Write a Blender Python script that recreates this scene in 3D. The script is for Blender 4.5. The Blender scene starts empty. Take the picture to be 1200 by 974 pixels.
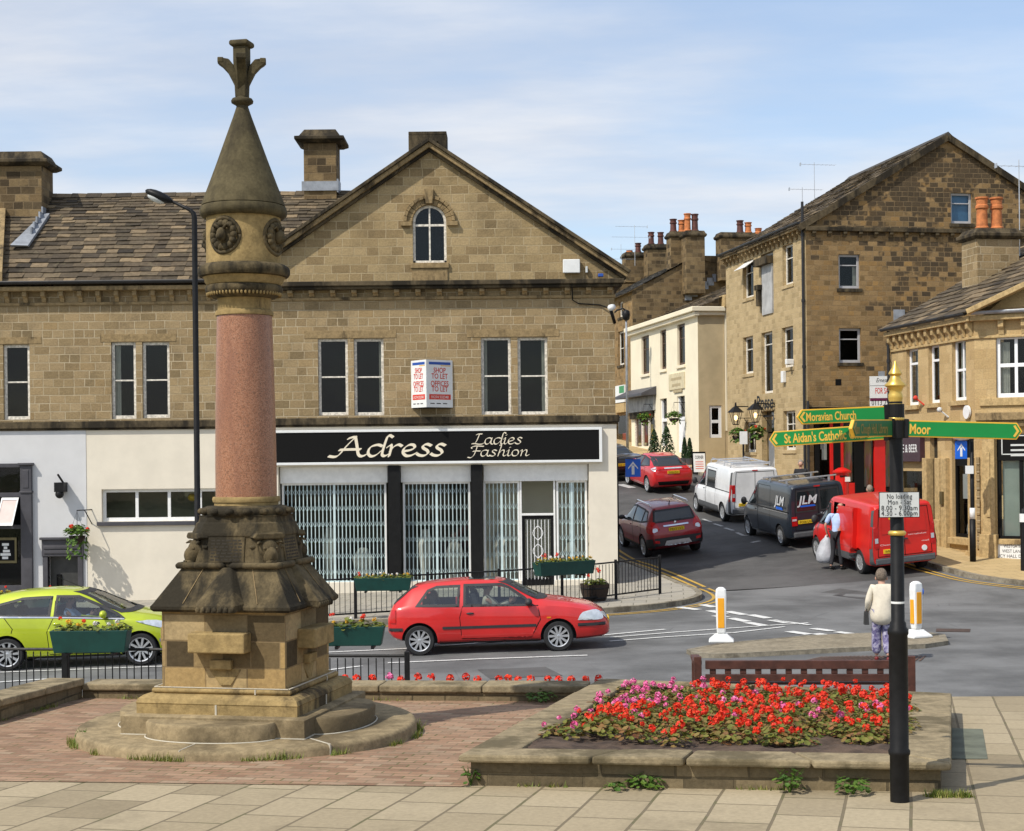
import bpy,bmesh,math,random
from mathutils import Vector,Matrix,noise as mnoise
from mathutils.bvhtree import BVHTree
from mathutils.geometry import delaunay_2d_cdt
R=math.radians
rnd=random.Random(7)
sc=bpy.context.scene
COL=sc.collection
FPX,HC,ROLL,V0=1850.0,3.65,R(0.6),-51.0
cr,sr=math.cos(ROLL),math.sin(ROLL)
def ray(px,py):
 u,v=px-600.0,487.0-py
 return(u*cr+v*sr)/FPX,(-u*sr+v*cr-V0)/FPX
def at(px,py,d):
 a,b=ray(px,py)
 return Vector((a*d,d,HC+b*d))
def lerp(a,b,t):return a+(b-a)*t
def clamp(x,a=0.,b=1.):return max(a,min(b,x))
def sstep(a,b,x):
 t=clamp((x-a)/(b-a));return t*t*(3-2*t)
RAMP=[(37,0),(42.5,.42),(48,.9),(53,1.18),(57,1.38),(60,1.66),(64,2.22),(70,2.85),(80,3.7),(100,5.0),(150,6.5)]
def ramp(t):
 if t<=RAMP[0][0]:return 0.
 for(a,za),(b,zb)in zip(RAMP,RAMP[1:]):
  if t<=b:return lerp(za,zb,(t-a)/(b-a))
 return RAMP[-1][1]
def h(x,y):
 sh=.9*(clamp(x,0,11)-11)*(1-sstep(50,62,y))
 return ramp(y+sh)+.024*clamp(x,-22,6)*sstep(20,27,y)
def plaza(y):return 1.80-.0384*y
def gnd(px,py,f=h,d0=16.,d1=160.):
 a,b=ray(px,py)
 lo=d0
 d=d0
 while d<d1:
  if HC+b*d<=f(a*d,d):break
  lo=d;d+=.25
 hi=d
 for _ in range(30):
  m=.5*(lo+hi)
  if HC+b*m<=f(a*m,m):hi=m
  else:lo=m
 return Vector((a*hi,hi,f(a*hi,hi)))
def gplaza(px,py):
 return gnd(px,py,lambda x,y:plaza(y),4.,40.)
class Line:
 """a vertical wall plane through (x,y) heading ang; s runs along it"""
 def __init__(s,x,y,ang):
  s.o=Vector((x,y));s.d=Vector((math.cos(ang),math.sin(ang)));s.ang=ang
 def sz(s,px,py):
  a,b=ray(px,py)
  k=(s.o.x*s.d.y-s.o.y*s.d.x)/(a*s.d.y-s.d.x)
  t=(Vector((a*k,k))-s.o).dot(s.d)
  return t,HC+b*k
 def mat(s,z=0):
  return Matrix.Translation((s.o.x,s.o.y,z))@Matrix.Rotation(s.ang,4,'Z')
WM={}
def tag(o,label=None,cat=None,group=None,kind=None):
 if label:o['label']=label
 if cat:o['category']=cat
 if group:o['group']=group
 if kind:o['kind']=kind
 return o
def empty(name,M,label=None,cat=None,group=None):
 o=bpy.data.objects.new(name,None);COL.objects.link(o)
 if not isinstance(M,Matrix):M=Matrix.Translation(M)
 o.matrix_world=M;o.empty_display_size=.2
 WM[o.name]=M.copy()
 return tag(o,label,cat,group)
def copy_tree(o,parent=None,M=None):
 c=o.copy();COL.objects.link(c)
 if parent is not None:c.parent=parent
 if M is not None:c.matrix_world=M;WM[c.name]=M.copy()
 for ch in list(o.children):copy_tree(ch,c)
 return c
def Tm(x=0,y=0,z=0,rz=0,s=1):
 return Matrix.Translation((x,y,z))@Matrix.Rotation(rz,4,'Z')@Matrix.Scale(s,4)
def pip(p,poly):
 x,y=p;c=False;n=len(poly);j=n-1
 for i in range(n):
  xi,yi=poly[i];xj,yj=poly[j]
  if(yi>y)!=(yj>y)and x<(xj-xi)*(y-yi)/(yj-yi)+xi:c=not c
  j=i
 return c
def cdt(outer,holes=(),pts=()):
 vs,es=[],[]
 for lp in[outer]+list(holes):
  b=len(vs);n=len(lp)
  vs+=[Vector(p)for p in lp];es+=[(b+i,b+(i+1)%n)for i in range(n)]
 vs+=[Vector(p)for p in pts]
 V,E,F,*_=delaunay_2d_cdt(vs,es,[],0,1e-5)
 out=[]
 for f in F:
  c=(V[f[0]]+V[f[1]]+V[f[2]])/3
  if pip(c,outer)and not any(pip(c,q)for q in holes):out.append(tuple(f))
 return V,out
class MB:
 def __init__(s,m=None):
  s.v=[];s.f=[];s.mi=[];s.cur=0;s.m=m or Matrix()
 def add(s,vs,fs):
  b=len(s.v);m=s.m
  s.v+=[m@Vector(p)for p in vs]
  for f in fs:s.f.append(tuple(b+i for i in f));s.mi.append(s.cur)
  return s
 def quad(s,a,b,c,d):return s.add([a,b,c,d],[(0,1,2,3)])
 def box(s,x0,x1,y0,y1,z0,z1):
  vs=[(x,y,z)for z in(z0,z1)for y in(y0,y1)for x in(x0,x1)]
  return s.add(vs,[(0,2,3,1),(4,5,7,6),(0,1,5,4),(2,6,7,3),(0,4,6,2),(1,3,7,5)])
 def tbox(s,M,x0,x1,y0,y1,z0,z1):
  old=s.m;s.m=old@M;s.box(x0,x1,y0,y1,z0,z1);s.m=old;return s
 def prism(s,poly,y0,y1,axis='y'):
  """poly in (x,z) extruded over y (axis y), or (x,y) over z (axis z), or (y,z) over x"""
  n=len(poly)
  def P(p,t):
   return{'y':(p[0],t,p[1]),'z':(p[0],p[1],t),'x':(t,p[0],p[1])}[axis]
  ar=sum(poly[i][0]*poly[(i+1)%n][1]-poly[(i+1)%n][0]*poly[i][1]for i in range(n))
  if(ar<0)!=(axis=='y'):pass
  vs=[P(p,y0)for p in poly]+[P(p,y1)for p in poly]
  fs=[tuple(range(n)),tuple(range(2*n-1,n-1,-1))]
  fs+=[(i,i+n,(i+1)%n+n,(i+1)%n)for i in range(n)]
  flip=(ar>0)!=(axis=='y')
  if flip:fs=[tuple(reversed(f))for f in fs]
  return s.add(vs,fs)
 def lathe(s,prof,n=32,c=(0,0,0),a0=0.,cap=True,sq=None):
  vs=[];fs=[]
  for r,z in prof:
   for i in range(n):
    a=a0+2*math.pi*i/n
    vs.append((c[0]+r*math.cos(a),c[1]+r*math.sin(a),c[2]+z))
  for k in range(len(prof)-1):
   for i in range(n):
    j=(i+1)%n
    fs.append((k*n+i,k*n+j,(k+1)*n+j,(k+1)*n+i))
  if cap:
   fs.append(tuple(range(n-1,-1,-1)));b=(len(prof)-1)*n
   fs.append(tuple(b+i for i in range(n)))
  return s.add(vs,fs)
 def loft(s,rings,cap=True,closed=True):
  n=len(rings[0]);vs=[p for r in rings for p in r];fs=[]
  for k in range(len(rings)-1):
   for i in range(n if closed else n-1):
    j=(i+1)%n
    fs.append((k*n+i,k*n+j,(k+1)*n+j,(k+1)*n+i))
  if cap:
   fs.append(tuple(range(n-1,-1,-1)));b=(len(rings)-1)*n
   fs.append(tuple(b+i for i in range(n)))
  return s.add(vs,fs)
 def tube(s,pts,r,n=8,cap=True):
  pts=[Vector(p)for p in pts]
  rs=r if isinstance(r,(list,tuple))else[r]*len(pts)
  rings=[]
  prev=None
  for i,p in enumerate(pts):
   t=(pts[min(i+1,len(pts)-1)]-pts[max(i-1,0)]).normalized()
   if prev is None:
    a=Vector((0,0,1))if abs(t.z)<.9 else Vector((1,0,0))
    u=t.cross(a).normalized()
   else:
    u=(prev-t*prev.dot(t)).normalized()
   prev=u
   w=t.cross(u)
   rings.append([p+(u*math.cos(2*math.pi*k/n)+w*math.sin(2*math.pi*k/n))*rs[i]for k in range(n)])
  return s.loft(rings,cap)
 def bar(s,a,b,w,d):
  a,b=Vector(a),Vector(b);t=(b-a).normalized()
  up=Vector((0,0,1))if abs(t.z)<.95 else Vector((0,1,0))
  u=t.cross(up).normalized()*w/2;v=u.cross(t).normalized()*d/2
  return s.loft([[p-u-v,p+u-v,p+u+v,p-u+v]for p in(a,b)])
 def ell(s,c,r,n=12,k=8,M=None):
  vs=[];fs=[]
  c=Vector(c)
  for j in range(1,k):
   th=math.pi*j/k
   for i in range(n):
    a=2*math.pi*i/n
    p=Vector((r[0]*math.sin(th)*math.cos(a),r[1]*math.sin(th)*math.sin(a),r[2]*math.cos(th)))
    if M:p=M@p
    vs.append(c+p)
  t=Vector((0,0,r[2]));
  if M:t=M@t
  vs+=[c+t,c-t]
  for j in range(k-2):
   for i in range(n):
    fs.append((j*n+i,(j+1)*n+i,(j+1)*n+(i+1)%n,j*n+(i+1)%n))
  T=len(vs)-2;b=(k-2)*n
  for i in range(n):
   fs.append((T,i,(i+1)%n));fs.append((T+1,b+(i+1)%n,b+i))
  return s.add(vs,fs)
 def panel(s,outer,holes=(),depth=.15,y=0.):
  """wall sheet in local xz at y facing -y, with reveals running back by depth"""
  V,F=cdt(outer,holes)
  s.add([(v.x,y,v.y)for v in V],[f for f in F])
  for hl in holes:
   n=len(hl)
   ar=sum(hl[i][0]*hl[(i+1)%n][1]-hl[(i+1)%n][0]*hl[i][1]for i in range(n))
   for i in range(n):
    a,b=hl[i],hl[(i+1)%n]
    q=[(a[0],y,a[1]),(a[0],y+depth,a[1]),(b[0],y+depth,b[1]),(b[0],y,b[1])]
    if ar<0:q.reverse()
    s.quad(*q)
  return s
 def build(s,name,mat,parent=None,origin=None,smooth=False,bevel=0,auto=None,link=True):
  me=bpy.data.meshes.new(name)
  M=WM[parent.name]if parent is not None else(origin if isinstance(origin,Matrix)else Matrix.Translation(origin or(0,0,0)))
  inv=M.inverted()
  vs=[inv@v for v in s.v]
  me.from_pydata([tuple(v)for v in vs],[],s.f)
  mats=mat if isinstance(mat,(list,tuple))else[mat]
  for m in mats:me.materials.append(m)
  if len(mats)>1:me.polygons.foreach_set('material_index',s.mi)
  uvmap(me)
  me.polygons.foreach_set('use_smooth',[bool(smooth)]*len(me.polygons))
  if auto:
   me.polygons.foreach_set('use_smooth',[True]*len(me.polygons))
   me.set_sharp_from_angle(angle=R(auto))
  me.update()
  o=bpy.data.objects.new(name,me);COL.objects.link(o)
  if parent is not None:o.parent=parent
  else:o.matrix_world=M
  WM[o.name]=M.copy()
  if bevel:
   b=o.modifiers.new('bevel','BEVEL');b.width=bevel;b.segments=2;b.limit_method='ANGLE';b.angle_limit=R(40)
  return o
def uvmap(me):
 uv=me.uv_layers.new(name='UVMap')
 co=me.vertices
 data=[0.]*(2*len(me.loops))
 lv=me.loops
 for p in me.polygons:
  n=p.normal
  if abs(n.z)>.95:t=Vector((1,0,0));b=Vector((0,1,0))
  else:
   t=Vector((-n.y,n.x,0)).normalized();b=n.cross(t)
  for li in p.loop_indices:
   c=co[lv[li].vertex_index].co
   data[2*li]=c.dot(t);data[2*li+1]=c.dot(b)
 uv.data.foreach_set('uv',data)
_tc={}
def text_geo(txt,size=1.,shear=0.,off=0.,spacing=1.,align='CENTER'):
 key=(txt,shear,off,spacing,align)
 if key not in _tc:
  cu=bpy.data.curves.new('t','FONT');cu.body=txt;cu.size=1.;cu.shear=shear;cu.offset=off
  cu.space_character=spacing;cu.align_x=align;cu.resolution_u=3
  o=bpy.data.objects.new('t',cu);COL.objects.link(o)
  dg=bpy.context.evaluated_depsgraph_get()
  me=o.evaluated_get(dg).to_mesh()
  _tc[key]=([v.co.copy()for v in me.vertices],[tuple(p.vertices)for p in me.polygons])
  o.evaluated_get(dg).to_mesh_clear()
  bpy.data.objects.remove(o);bpy.data.curves.remove(cu)
 V,F=_tc[key]
 return[v*size for v in V],F
def put_text(mb,txt,M,size=1.,width=None,**k):
 """text in the xz plane of M, facing -y, baseline at z=0"""
 V,F=text_geo(txt,size,**k)
 sx=1.
 if width:
  w=max(v.x for v in V)-min(v.x for v in V);sx=width/w
 old=mb.m;mb.m=old@M
 mb.add([(v.x*sx,0,v.y)for v in V],F)
 mb.m=old
class NT:
 def __init__(s,name):
  s.m=bpy.data.materials.new(name);s.m.use_nodes=True
  s.t=s.m.node_tree;s.n=s.t.nodes;s.l=s.t.links
  s.b=s.n['Principled BSDF']
 def node(s,typ,**k):
  n=s.n.new(typ)
  for a,v in k.items():
   if a.startswith('i_'):
    kk=a[2:]
    kk=int(kk)if kk.isdigit()else kk.replace('_',' ')
    n.inputs[kk].default_value=v
   else:setattr(n,a,v)
  return n
 def link(s,a,b):s.l.new(a,b)
 def uv(s):return s.node('ShaderNodeUVMap',uv_map='UVMap').outputs[0]
 def obj(s):return s.node('ShaderNodeTexCoord').outputs['Object']
 def noise(s,vec,scale,detail=4,rough=.6):
  n=s.node('ShaderNodeTexNoise');n.inputs['Scale'].default_value=scale
  n.inputs['Detail'].default_value=detail;n.inputs['Roughness'].default_value=rough
  if vec is not None:s.link(vec,n.inputs['Vector'])
  return n.outputs['Fac']
 def ramp(s,fac,stops,interp='LINEAR'):
  n=s.node('ShaderNodeValToRGB');e=n.color_ramp.elements;n.color_ramp.interpolation=interp
  while len(e)<len(stops):e.new(.5)
  for el,(p,c)in zip(e,stops):
   el.position=p;el.color=(*c,1)if len(c)==3 else c
  s.link(fac,n.inputs[0]);return n.outputs[0]
 def mix(s,a,b,fac,mode='MIX'):
  n=s.node('ShaderNodeMix',data_type='RGBA',blend_type=mode)
  for v,i in((fac,0),(a,6),(b,7)):
   if isinstance(v,(int,float)):n.inputs[i].default_value=v
   elif isinstance(v,tuple):n.inputs[i].default_value=(*v,1)
   else:s.link(v,n.inputs[i])
  return n.outputs[2]
 def math(s,op,a,b=None,c=None,clampit=False):
  n=s.node('ShaderNodeMath',operation=op,use_clamp=clampit)
  for i,v in enumerate((a,b,c)):
   if v is None:continue
   if isinstance(v,(int,float)):n.inputs[i].default_value=v
   else:s.link(v,n.inputs[i])
  return n.outputs[0]
 def smooth(s,x,a,b):
  n=s.node('ShaderNodeMapRange',interpolation_type='SMOOTHSTEP');s.link(x,n.inputs[0])
  n.inputs[1].default_value=a;n.inputs[2].default_value=b
  return n.outputs[0]
 def sep(s,v):
  n=s.node('ShaderNodeSeparateXYZ');s.link(v,n.inputs[0]);return n.outputs
 def mapping(s,v,scale=(1,1,1),rot=(0,0,0),loc=(0,0,0)):
  n=s.node('ShaderNodeMapping');s.link(v,n.inputs[0])
  n.inputs['Scale'].default_value=scale;n.inputs['Rotation'].default_value=rot;n.inputs['Location'].default_value=loc
  return n.outputs[0]
 def bump(s,hgt,strength=.4,dist=.02,prev=None):
  n=s.node('ShaderNodeBump');n.inputs['Strength'].default_value=strength;n.inputs['Distance'].default_value=dist
  s.link(hgt,n.inputs['Height'])
  if prev is not None:s.link(prev,n.inputs['Normal'])
  s.link(n.outputs[0],s.b.inputs['Normal']);return n.outputs[0]
 def out(s,col=None,rough=None,metal=None,spec=None,coat=None):
  for nm,v in(('Base Color',col),('Roughness',rough),('Metallic',metal),('Specular IOR Level',spec),('Coat Weight',coat)):
   if v is None:continue
   if isinstance(v,(int,float)):s.b.inputs[nm].default_value=v
   elif isinstance(v,tuple):s.b.inputs[nm].default_value=(*v,1)
   else:s.link(v,s.b.inputs[nm])
  return s.m
def grey(k):return(k,k,k)
def mat(name,col,rough=.6,var=.12,scale=6.,metal=0.,spec=.4,bump=0.,bscale=60.,coat=0.,coord='obj'):
 t=NT(name);v=t.obj()if coord=='obj' else t.uv()
 if var:
  n=t.noise(v,scale,5)
  c=t.mix(tuple(x*(1-var)for x in col),tuple(min(1,x*(1+var))for x in col),t.smooth(n,.3,.7))
 else:c=tuple(col)
 if bump:t.bump(t.noise(v,bscale,4),bump,.01)
 r=t.math('ADD',t.math('MULTIPLY',t.noise(v,scale*3,3),.2),rough-.1,clampit=True)if var else rough
 return t.out(c,r,metal,spec,coat)
def stone(name,pal,mortar,bw=.42,bh=.225,ms=.012,soot=.35,sootc=(.03,.026,.02),bumpd=.03,dark=None,blotch=1.2,dist=.03,offset=.41,squash=.68):
 """coursed squared stone: per-block tone, joints, weather stains"""
 t=NT(name);uv=t.uv()
 wob=t.node('ShaderNodeTexNoise',i_Scale=1.7,i_Detail=2.);t.link(uv,wob.inputs['Vector'])
 d=t.node('ShaderNodeVectorMath',operation='MULTIPLY_ADD');t.link(wob.outputs['Color'],d.inputs[0])
 d.inputs[1].default_value=(dist*2,dist,0);t.link(uv,d.inputs[2])
 br=t.node('ShaderNodeTexBrick',offset=offset,offset_frequency=2,squash=squash,squash_frequency=3)
 t.link(d.outputs[0],br.inputs['Vector'])
 for i,v in(('Color1',(0,0,0,1)),('Color2',(1,1,1,1)),('Mortar',(.5,.5,.5,1)),('Scale',1.),('Mortar Size',ms),('Mortar Smooth',.25),('Bias',0.),('Brick Width',bw),('Row Height',bh)):
  br.inputs[i].default_value=v
 rand=t.sep(br.outputs['Color'])[0]if False else br.outputs['Color']
 c=t.ramp(rand,[(i/(len(pal)-1),p)for i,p in enumerate(pal)])
 fine=t.noise(uv,22.,6,.7)
 c=t.mix(c,t.ramp(fine,[(.25,grey(.55)),(.75,grey(1.25))]),.75,'MULTIPLY')
 big=t.noise(uv,blotch,5,.65)
 if soot:
  sm=t.math('MULTIPLY',t.smooth(big,.45,.75),soot)
  c=t.mix(c,sootc,sm)
 if dark is not None:
  r2=t.math('FRACT',t.math('MULTIPLY',rand,7.31))
  where=dark(t)
  c=t.mix(c,(.038,.032,.025),t.math('MULTIPLY',t.smooth(t.math('SUBTRACT',where,r2),0.,.2),t.math('ADD',.62,t.math('MULTIPLY',t.smooth(fine,.3,.7),.3))))
 c=t.mix(c,mortar,t.math('MULTIPLY',br.outputs['Fac'],t.math('ADD',.35,t.math('MULTIPLY',t.smooth(t.noise(uv,1.3,4),.35,.65),.55))))
 hgt=t.math('ADD',t.math('MULTIPLY',t.math('SUBTRACT',1.,br.outputs['Fac']),.55),t.math('MULTIPLY',t.noise(uv,9.,6,.7),.7))
 t.bump(hgt,.8,bumpd)
 return t.out(c,.9,0,.2)
def weathered(name,light,darkc,amt=.5,scale=2.5,bump=.4,zstreak=True,rough=.9):
 """dressed stone with black weathering patches"""
 t=NT(name);o=t.obj()
 m=t.mapping(o,(1,1,.35 if zstreak else 1))
 n=t.noise(m,scale,7,.65);f=t.noise(o,35,5,.7)
 c=t.mix(light,tuple(x*.72 for x in light),t.smooth(t.noise(o,9.,4),.35,.65))
 c=t.mix(c,darkc,t.smooth(n,.62-.35*amt,.74-.25*amt))
 c=t.mix(c,t.ramp(f,[(.25,grey(.62)),(.75,grey(1.2))]),.7,'MULTIPLY')
 t.bump(t.math('ADD',f,t.math('MULTIPLY',n,.6)),bump,.012)
 return t.out(c,rough,0,.2)
M_={}
def setup_mats():
 m=M_
 pal=[(.225,.165,.087),(.31,.228,.12),(.365,.27,.147),(.275,.198,.103),(.395,.295,.165),(.325,.228,.112)]
 m['stone']=stone('coursed_sandstone',pal,(.50,.415,.28),ms=.013,soot=.42,blotch=.8)
 m['stone_gable']=stone('gable_sandstone',[(.24,.172,.088),(.335,.245,.125),(.38,.285,.15),(.41,.305,.163)],(.46,.37,.23),bw=.5,bh=.24,soot=.45,blotch=.55)
 m['stone_dark']=stone('sooty_sandstone',[(.07,.05,.028),(.19,.13,.065),(.27,.19,.095),(.11,.08,.045)],(.2,.15,.09),soot=.6,sootc=(.03,.024,.016),blotch=1.6)
 def where_mill(t):
  x,y,z=t.sep(t.obj())
  hi=t.smooth(z,8.2,12.5)
  ctr=t.math('MULTIPLY',t.smooth(x,1.9,3.6),t.math('SUBTRACT',1.,t.math('MULTIPLY',t.smooth(x,6.0,9.5),.25)))
  n=t.smooth(t.noise(t.obj(),.55,4),.38,.62)
  base=t.math('MAXIMUM',t.math('MULTIPLY',hi,1.0),t.math('MULTIPLY',ctr,.72))
  return t.math('MULTIPLY',base,t.math('ADD',.35,n))
 m['mill_gable']=stone('mill_rubble_stone',[(.19,.125,.055),(.27,.18,.085),(.34,.225,.105),(.24,.155,.07),(.36,.22,.085)],(.25,.18,.1),bw=.36,bh=.19,ms=.012,soot=.35,dark=where_mill,dist=.035)
 m['mill_side']=stone('mill_front_stone',[(.38,.285,.15),(.47,.355,.19),(.53,.405,.225),(.44,.33,.175)],(.5,.39,.23),bw=.38,bh=.2,soot=.2)
 m['ashlar']=stone('honey_ashlar',[(.45,.315,.15),(.52,.375,.185),(.56,.41,.21)],(.46,.34,.19),bw=.62,bh=.28,ms=.006,soot=.16,bumpd=.008)
 m['trim']=weathered('dressed_trim_stone',(.34,.245,.125),(.07,.052,.03),.32,1.6)
 m['trim_dark']=weathered('blackened_trim_stone',(.125,.096,.056),(.028,.023,.016),.6,1.8)
 m['honey']=weathered('honey_trim_stone',(.54,.39,.19),(.16,.11,.055),.12,1.4)
 def slates(name,pal,lich):
  t=NT(name);g=t.node('ShaderNodeNewGeometry');r=g.outputs['Random Per Island']
  c=t.ramp(r,[(i/(len(pal)-1),p)for i,p in enumerate(pal)])
  c=t.mix(c,t.ramp(t.noise(t.obj(),9,6,.7),[(.3,grey(.5)),(.7,grey(1.3))]),.8,'MULTIPLY')
  c=t.mix(c,lich,t.math('MULTIPLY',t.smooth(t.noise(t.obj(),2.6,6,.7),.56,.72),.5))
  t.bump(t.noise(t.obj(),30,5),.5,.01)
  return t.out(c,.85,0,.25)
 m['slate']=slates('stone_slates',[(.035,.028,.02),(.12,.092,.058),(.055,.043,.03),(.25,.185,.11),(.08,.062,.042),(.16,.122,.075),(.04,.033,.025)],(.17,.15,.09))
 m['slate_dark']=slates('grey_slates',[(.05,.048,.046),(.085,.078,.068),(.065,.06,.055),(.11,.098,.08)],(.13,.12,.08))
 m['lead']=mat('lead_flashing',(.30,.32,.35),.5,.2,4,.3)
 m['cream']=mat('cream_painted_render',(.71,.65,.535),.75,.05,1.2,bump=.15,bscale=18)
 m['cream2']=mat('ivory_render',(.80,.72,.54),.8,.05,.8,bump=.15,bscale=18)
 m['creamdark']=mat('tan_render',(.50,.40,.24),.85,.12,.9,bump=.2,bscale=14)  # darker cream: the end wall's weaker light is put into the colour
 m['greywhite']=mat('pale_grey_paint',(.60,.60,.60),.75,.04,1.2,bump=.15,bscale=18)
 m['white']=mat('white_gloss_paint',(.78,.78,.76),.4,.06,5)
 m['oldwhite']=mat('flaking_white_paint',(.66,.62,.54),.7,.3,14)
 m['upvc']=mat('white_plastic_frame',(.82,.83,.84),.35,.03,5)
 m['black']=mat('black_paint',(.008,.008,.008),.5,.2,8,spec=.2)
 m['iron']=mat('black_ironwork',(.009,.009,.0095),.5,.3,10,spec=.22)
 m['charcoal']=mat('charcoal_paint',(.062,.06,.068),.5,.15,3)
 m['gutter']=mat('black_gutter',(.02,.02,.022),.5,.2,3)
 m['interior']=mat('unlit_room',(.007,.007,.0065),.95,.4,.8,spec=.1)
 m['interior_lit']=mat('shop_room',(.075,.07,.06),.9,.4,.9)
 m['curtain']=mat('pale_curtain',(.6,.58,.52),.9,.1,6)
 m['grille']=mat('pale_steel_lattice',(.54,.67,.68),.45,.08,4,spec=.5)
 m['alu']=mat('brushed_aluminium',(.6,.6,.6),.35,.08,6,.8)
 m['chrome']=mat('chrome_trim',(.75,.75,.76),.15,.05,4,1.)
 m['gold']=mat('gold_paint',(.62,.42,.10),.35,.15,9,.55)
 m['yellowedge']=mat('golden_yellow_paint',(.72,.40,.035),.45,.08,6)
 m['signgreen']=mat('green_sign_enamel',(.004,.22,.045),.35,.08,3)
 m['signgreendark']=mat('dark_green_sign_enamel',(.004,.12,.035),.4,.12,3)
 m['signwhite']=mat('white_sign_face',(.74,.75,.74),.45,.04,5)
 m['greyplate']=mat('grey_sign_face',(.56,.58,.57),.5,.06,9)
 m['ink']=mat('black_lettering',(.007,.007,.007),.65,0,spec=.12)
 m['redink']=mat('red_lettering',(.62,.05,.03),.6,0)
 m['blueink']=mat('blue_print',(.02,.08,.36),.5,0)
 m['signblue']=mat('blue_sign_face',(.008,.12,.62),.4,.05,5)
 m['creamletter']=mat('cream_lettering',(.78,.70,.54),.5,0)
 m['goldletter']=mat('gold_lettering',(.68,.42,.06),.5,0)
 m['terracotta']=mat('terracotta_pot',(.50,.17,.055),.75,.25,7,bump=.2)
 m['brownpot']=mat('brown_glazed_pot',(.10,.035,.025),.5,.3,6)
 m['bench']=mat('brown_stained_wood',(.075,.028,.019),.5,.3,8,bump=.2,bscale=40)
 m['trough']=mat('dark_green_plastic',(.004,.045,.036),.5,.15,5)
 m['barrel']=mat('dark_barrel_oak',(.03,.018,.012),.8,.3,9)
 m['soil']=mat('dark_soil',(.075,.05,.034),.95,.45,7,bump=.9,bscale=45)
 m['redpaint']=mat('pillar_box_red',(.62,.012,.008),.35,.05,4,coat=.3)
 m['rubber']=mat('tyre_rubber',(.018,.018,.019),.8,.2,12)
 m['trimplastic']=mat('black_trim_plastic',(.03,.03,.032),.6,.12,8)
 m['greyplastic']=mat('grey_trim_plastic',(.085,.088,.092),.6,.12,8)
 m['rim']=mat('silver_alloy',(.58,.59,.60),.32,.06,8,.7)
 m['lamp_red']=mat('red_lens',(.48,.012,.012),.15,.15,9,spec=.6)
 m['lamp_clear']=mat('clear_lens',(.62,.66,.70),.12,.12,12,.3,.6)
 m['lamp_amber']=mat('amber_lens',(.6,.18,.01),.2,0)
 m['plate']=mat('yellow_number_plate',(.72,.48,.02),.45,.05,7)
 m['dash']=mat('car_interior',(.035,.035,.038),.9,.2,4)
 t=NT('lantern_glow');t.b.inputs['Emission Color'].default_value=(1,.62,.25,1);t.b.inputs['Emission Strength'].default_value=3.;m['glow']=t.m
 def paint(name,col,coat=.8,rough=.38,metal=0.):
  t=NT(name)
  n=t.noise(t.obj(),1.8,4)
  g=t.node('ShaderNodeNewGeometry')
  zz=t.sep(t.obj())[2]
  dirt=t.math('MULTIPLY',t.smooth(t.math('ADD',zz,t.math('MULTIPLY',n,.35)),.6,.2),.15)
  c=t.mix(col,tuple(x*.86 for x in col),t.smooth(n,.35,.65))
  c=t.mix(c,(.10,.085,.07),dirt)
  c=t.mix(c,(.02,.02,.021),g.outputs['Backfacing'])
  t.b.inputs['Coat Roughness'].default_value=.06
  return t.out(c,rough,metal,.5,coat)
 m['p_red']=paint('bright_red_paint',(.60,.014,.012))
 m['p_lime']=paint('lime_green_paint',(.47,.56,.012),metal=.15)
 m['p_maroon']=paint('metallic_maroon_paint',(.30,.012,.02),metal=.2)
 m['p_civic']=paint('scarlet_paint',(.58,.012,.016))
 m['p_white']=paint('white_van_paint',(.86,.87,.88))
 m['p_navy']=paint('dark_blue_grey_paint',(.022,.032,.046),metal=.3)
 m['p_post']=paint('post_red_paint',(.66,.014,.008),coat=.5)
 m['p_black']=paint('black_car_paint',(.01,.012,.013))
 def glass(name,tint,mixv,rough=.03):
  t=NT(name);nt=t
  tr=t.node('ShaderNodeBsdfTransparent');tr.inputs[0].default_value=(*tint,1)
  gl=t.node('ShaderNodeBsdfGlossy');gl.inputs['Roughness'].default_value=rough
  fr=t.node('ShaderNodeFresnel');fr.inputs[0].default_value=1.5
  wav=t.node('ShaderNodeBump',i_Strength=.12,i_Distance=.02);t.link(t.noise(t.obj(),1.6,2),wav.inputs['Height'])
  t.link(wav.outputs[0],gl.inputs['Normal']);t.link(wav.outputs[0],fr.inputs['Normal'])
  f=t.math('ADD',t.math('MULTIPLY',fr.outputs[0],.6),mixv,clampit=True)
  mx=t.node('ShaderNodeMixShader');t.link(f,mx.inputs[0]);t.link(tr.outputs[0],mx.inputs[1]);t.link(gl.outputs[0],mx.inputs[2])
  t.link(mx.outputs[0],t.n['Material Output'].inputs[0]);return t.m
 m['glass']=glass('window_glass',(.78,.82,.80),.01)
 m['carglass']=glass('car_glass',(.72,.78,.76),.10)
 t=NT('tinted_glass');m['darkglass']=t.out((.012,.016,.018),.06,0,.8)
 t=NT('pink_granite');o=t.obj()
 v=t.node('ShaderNodeTexVoronoi',i_Scale=130.);t.link(o,v.inputs['Vector'])
 c=t.ramp(t.sep(v.outputs['Color'])[0],[(0,(.17,.073,.036)),(.25,(.285,.125,.064)),(.6,(.34,.155,.084)),(.9,(.39,.20,.12)),(1,(.14,.075,.048))])
 c=t.mix(c,(.20,.085,.05),t.math('MULTIPLY',t.smooth(t.noise(t.mapping(o,(2.2,2.2,.3)),2.2,6),.48,.72),.65))
 m['granite']=t.out(c,.38,0,.5)
 m['mono']=weathered('monument_sandstone',(.37,.265,.115),(.075,.055,.03),.22,2.2)
 m['mono_dark']=weathered('blackened_monument_stone',(.155,.118,.062),(.03,.025,.016),.62,3.0,.7)
 m['mono_cone']=weathered('mossy_cone_stone',(.115,.094,.05),(.05,.041,.024),.5,2.5,.35)
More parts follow.
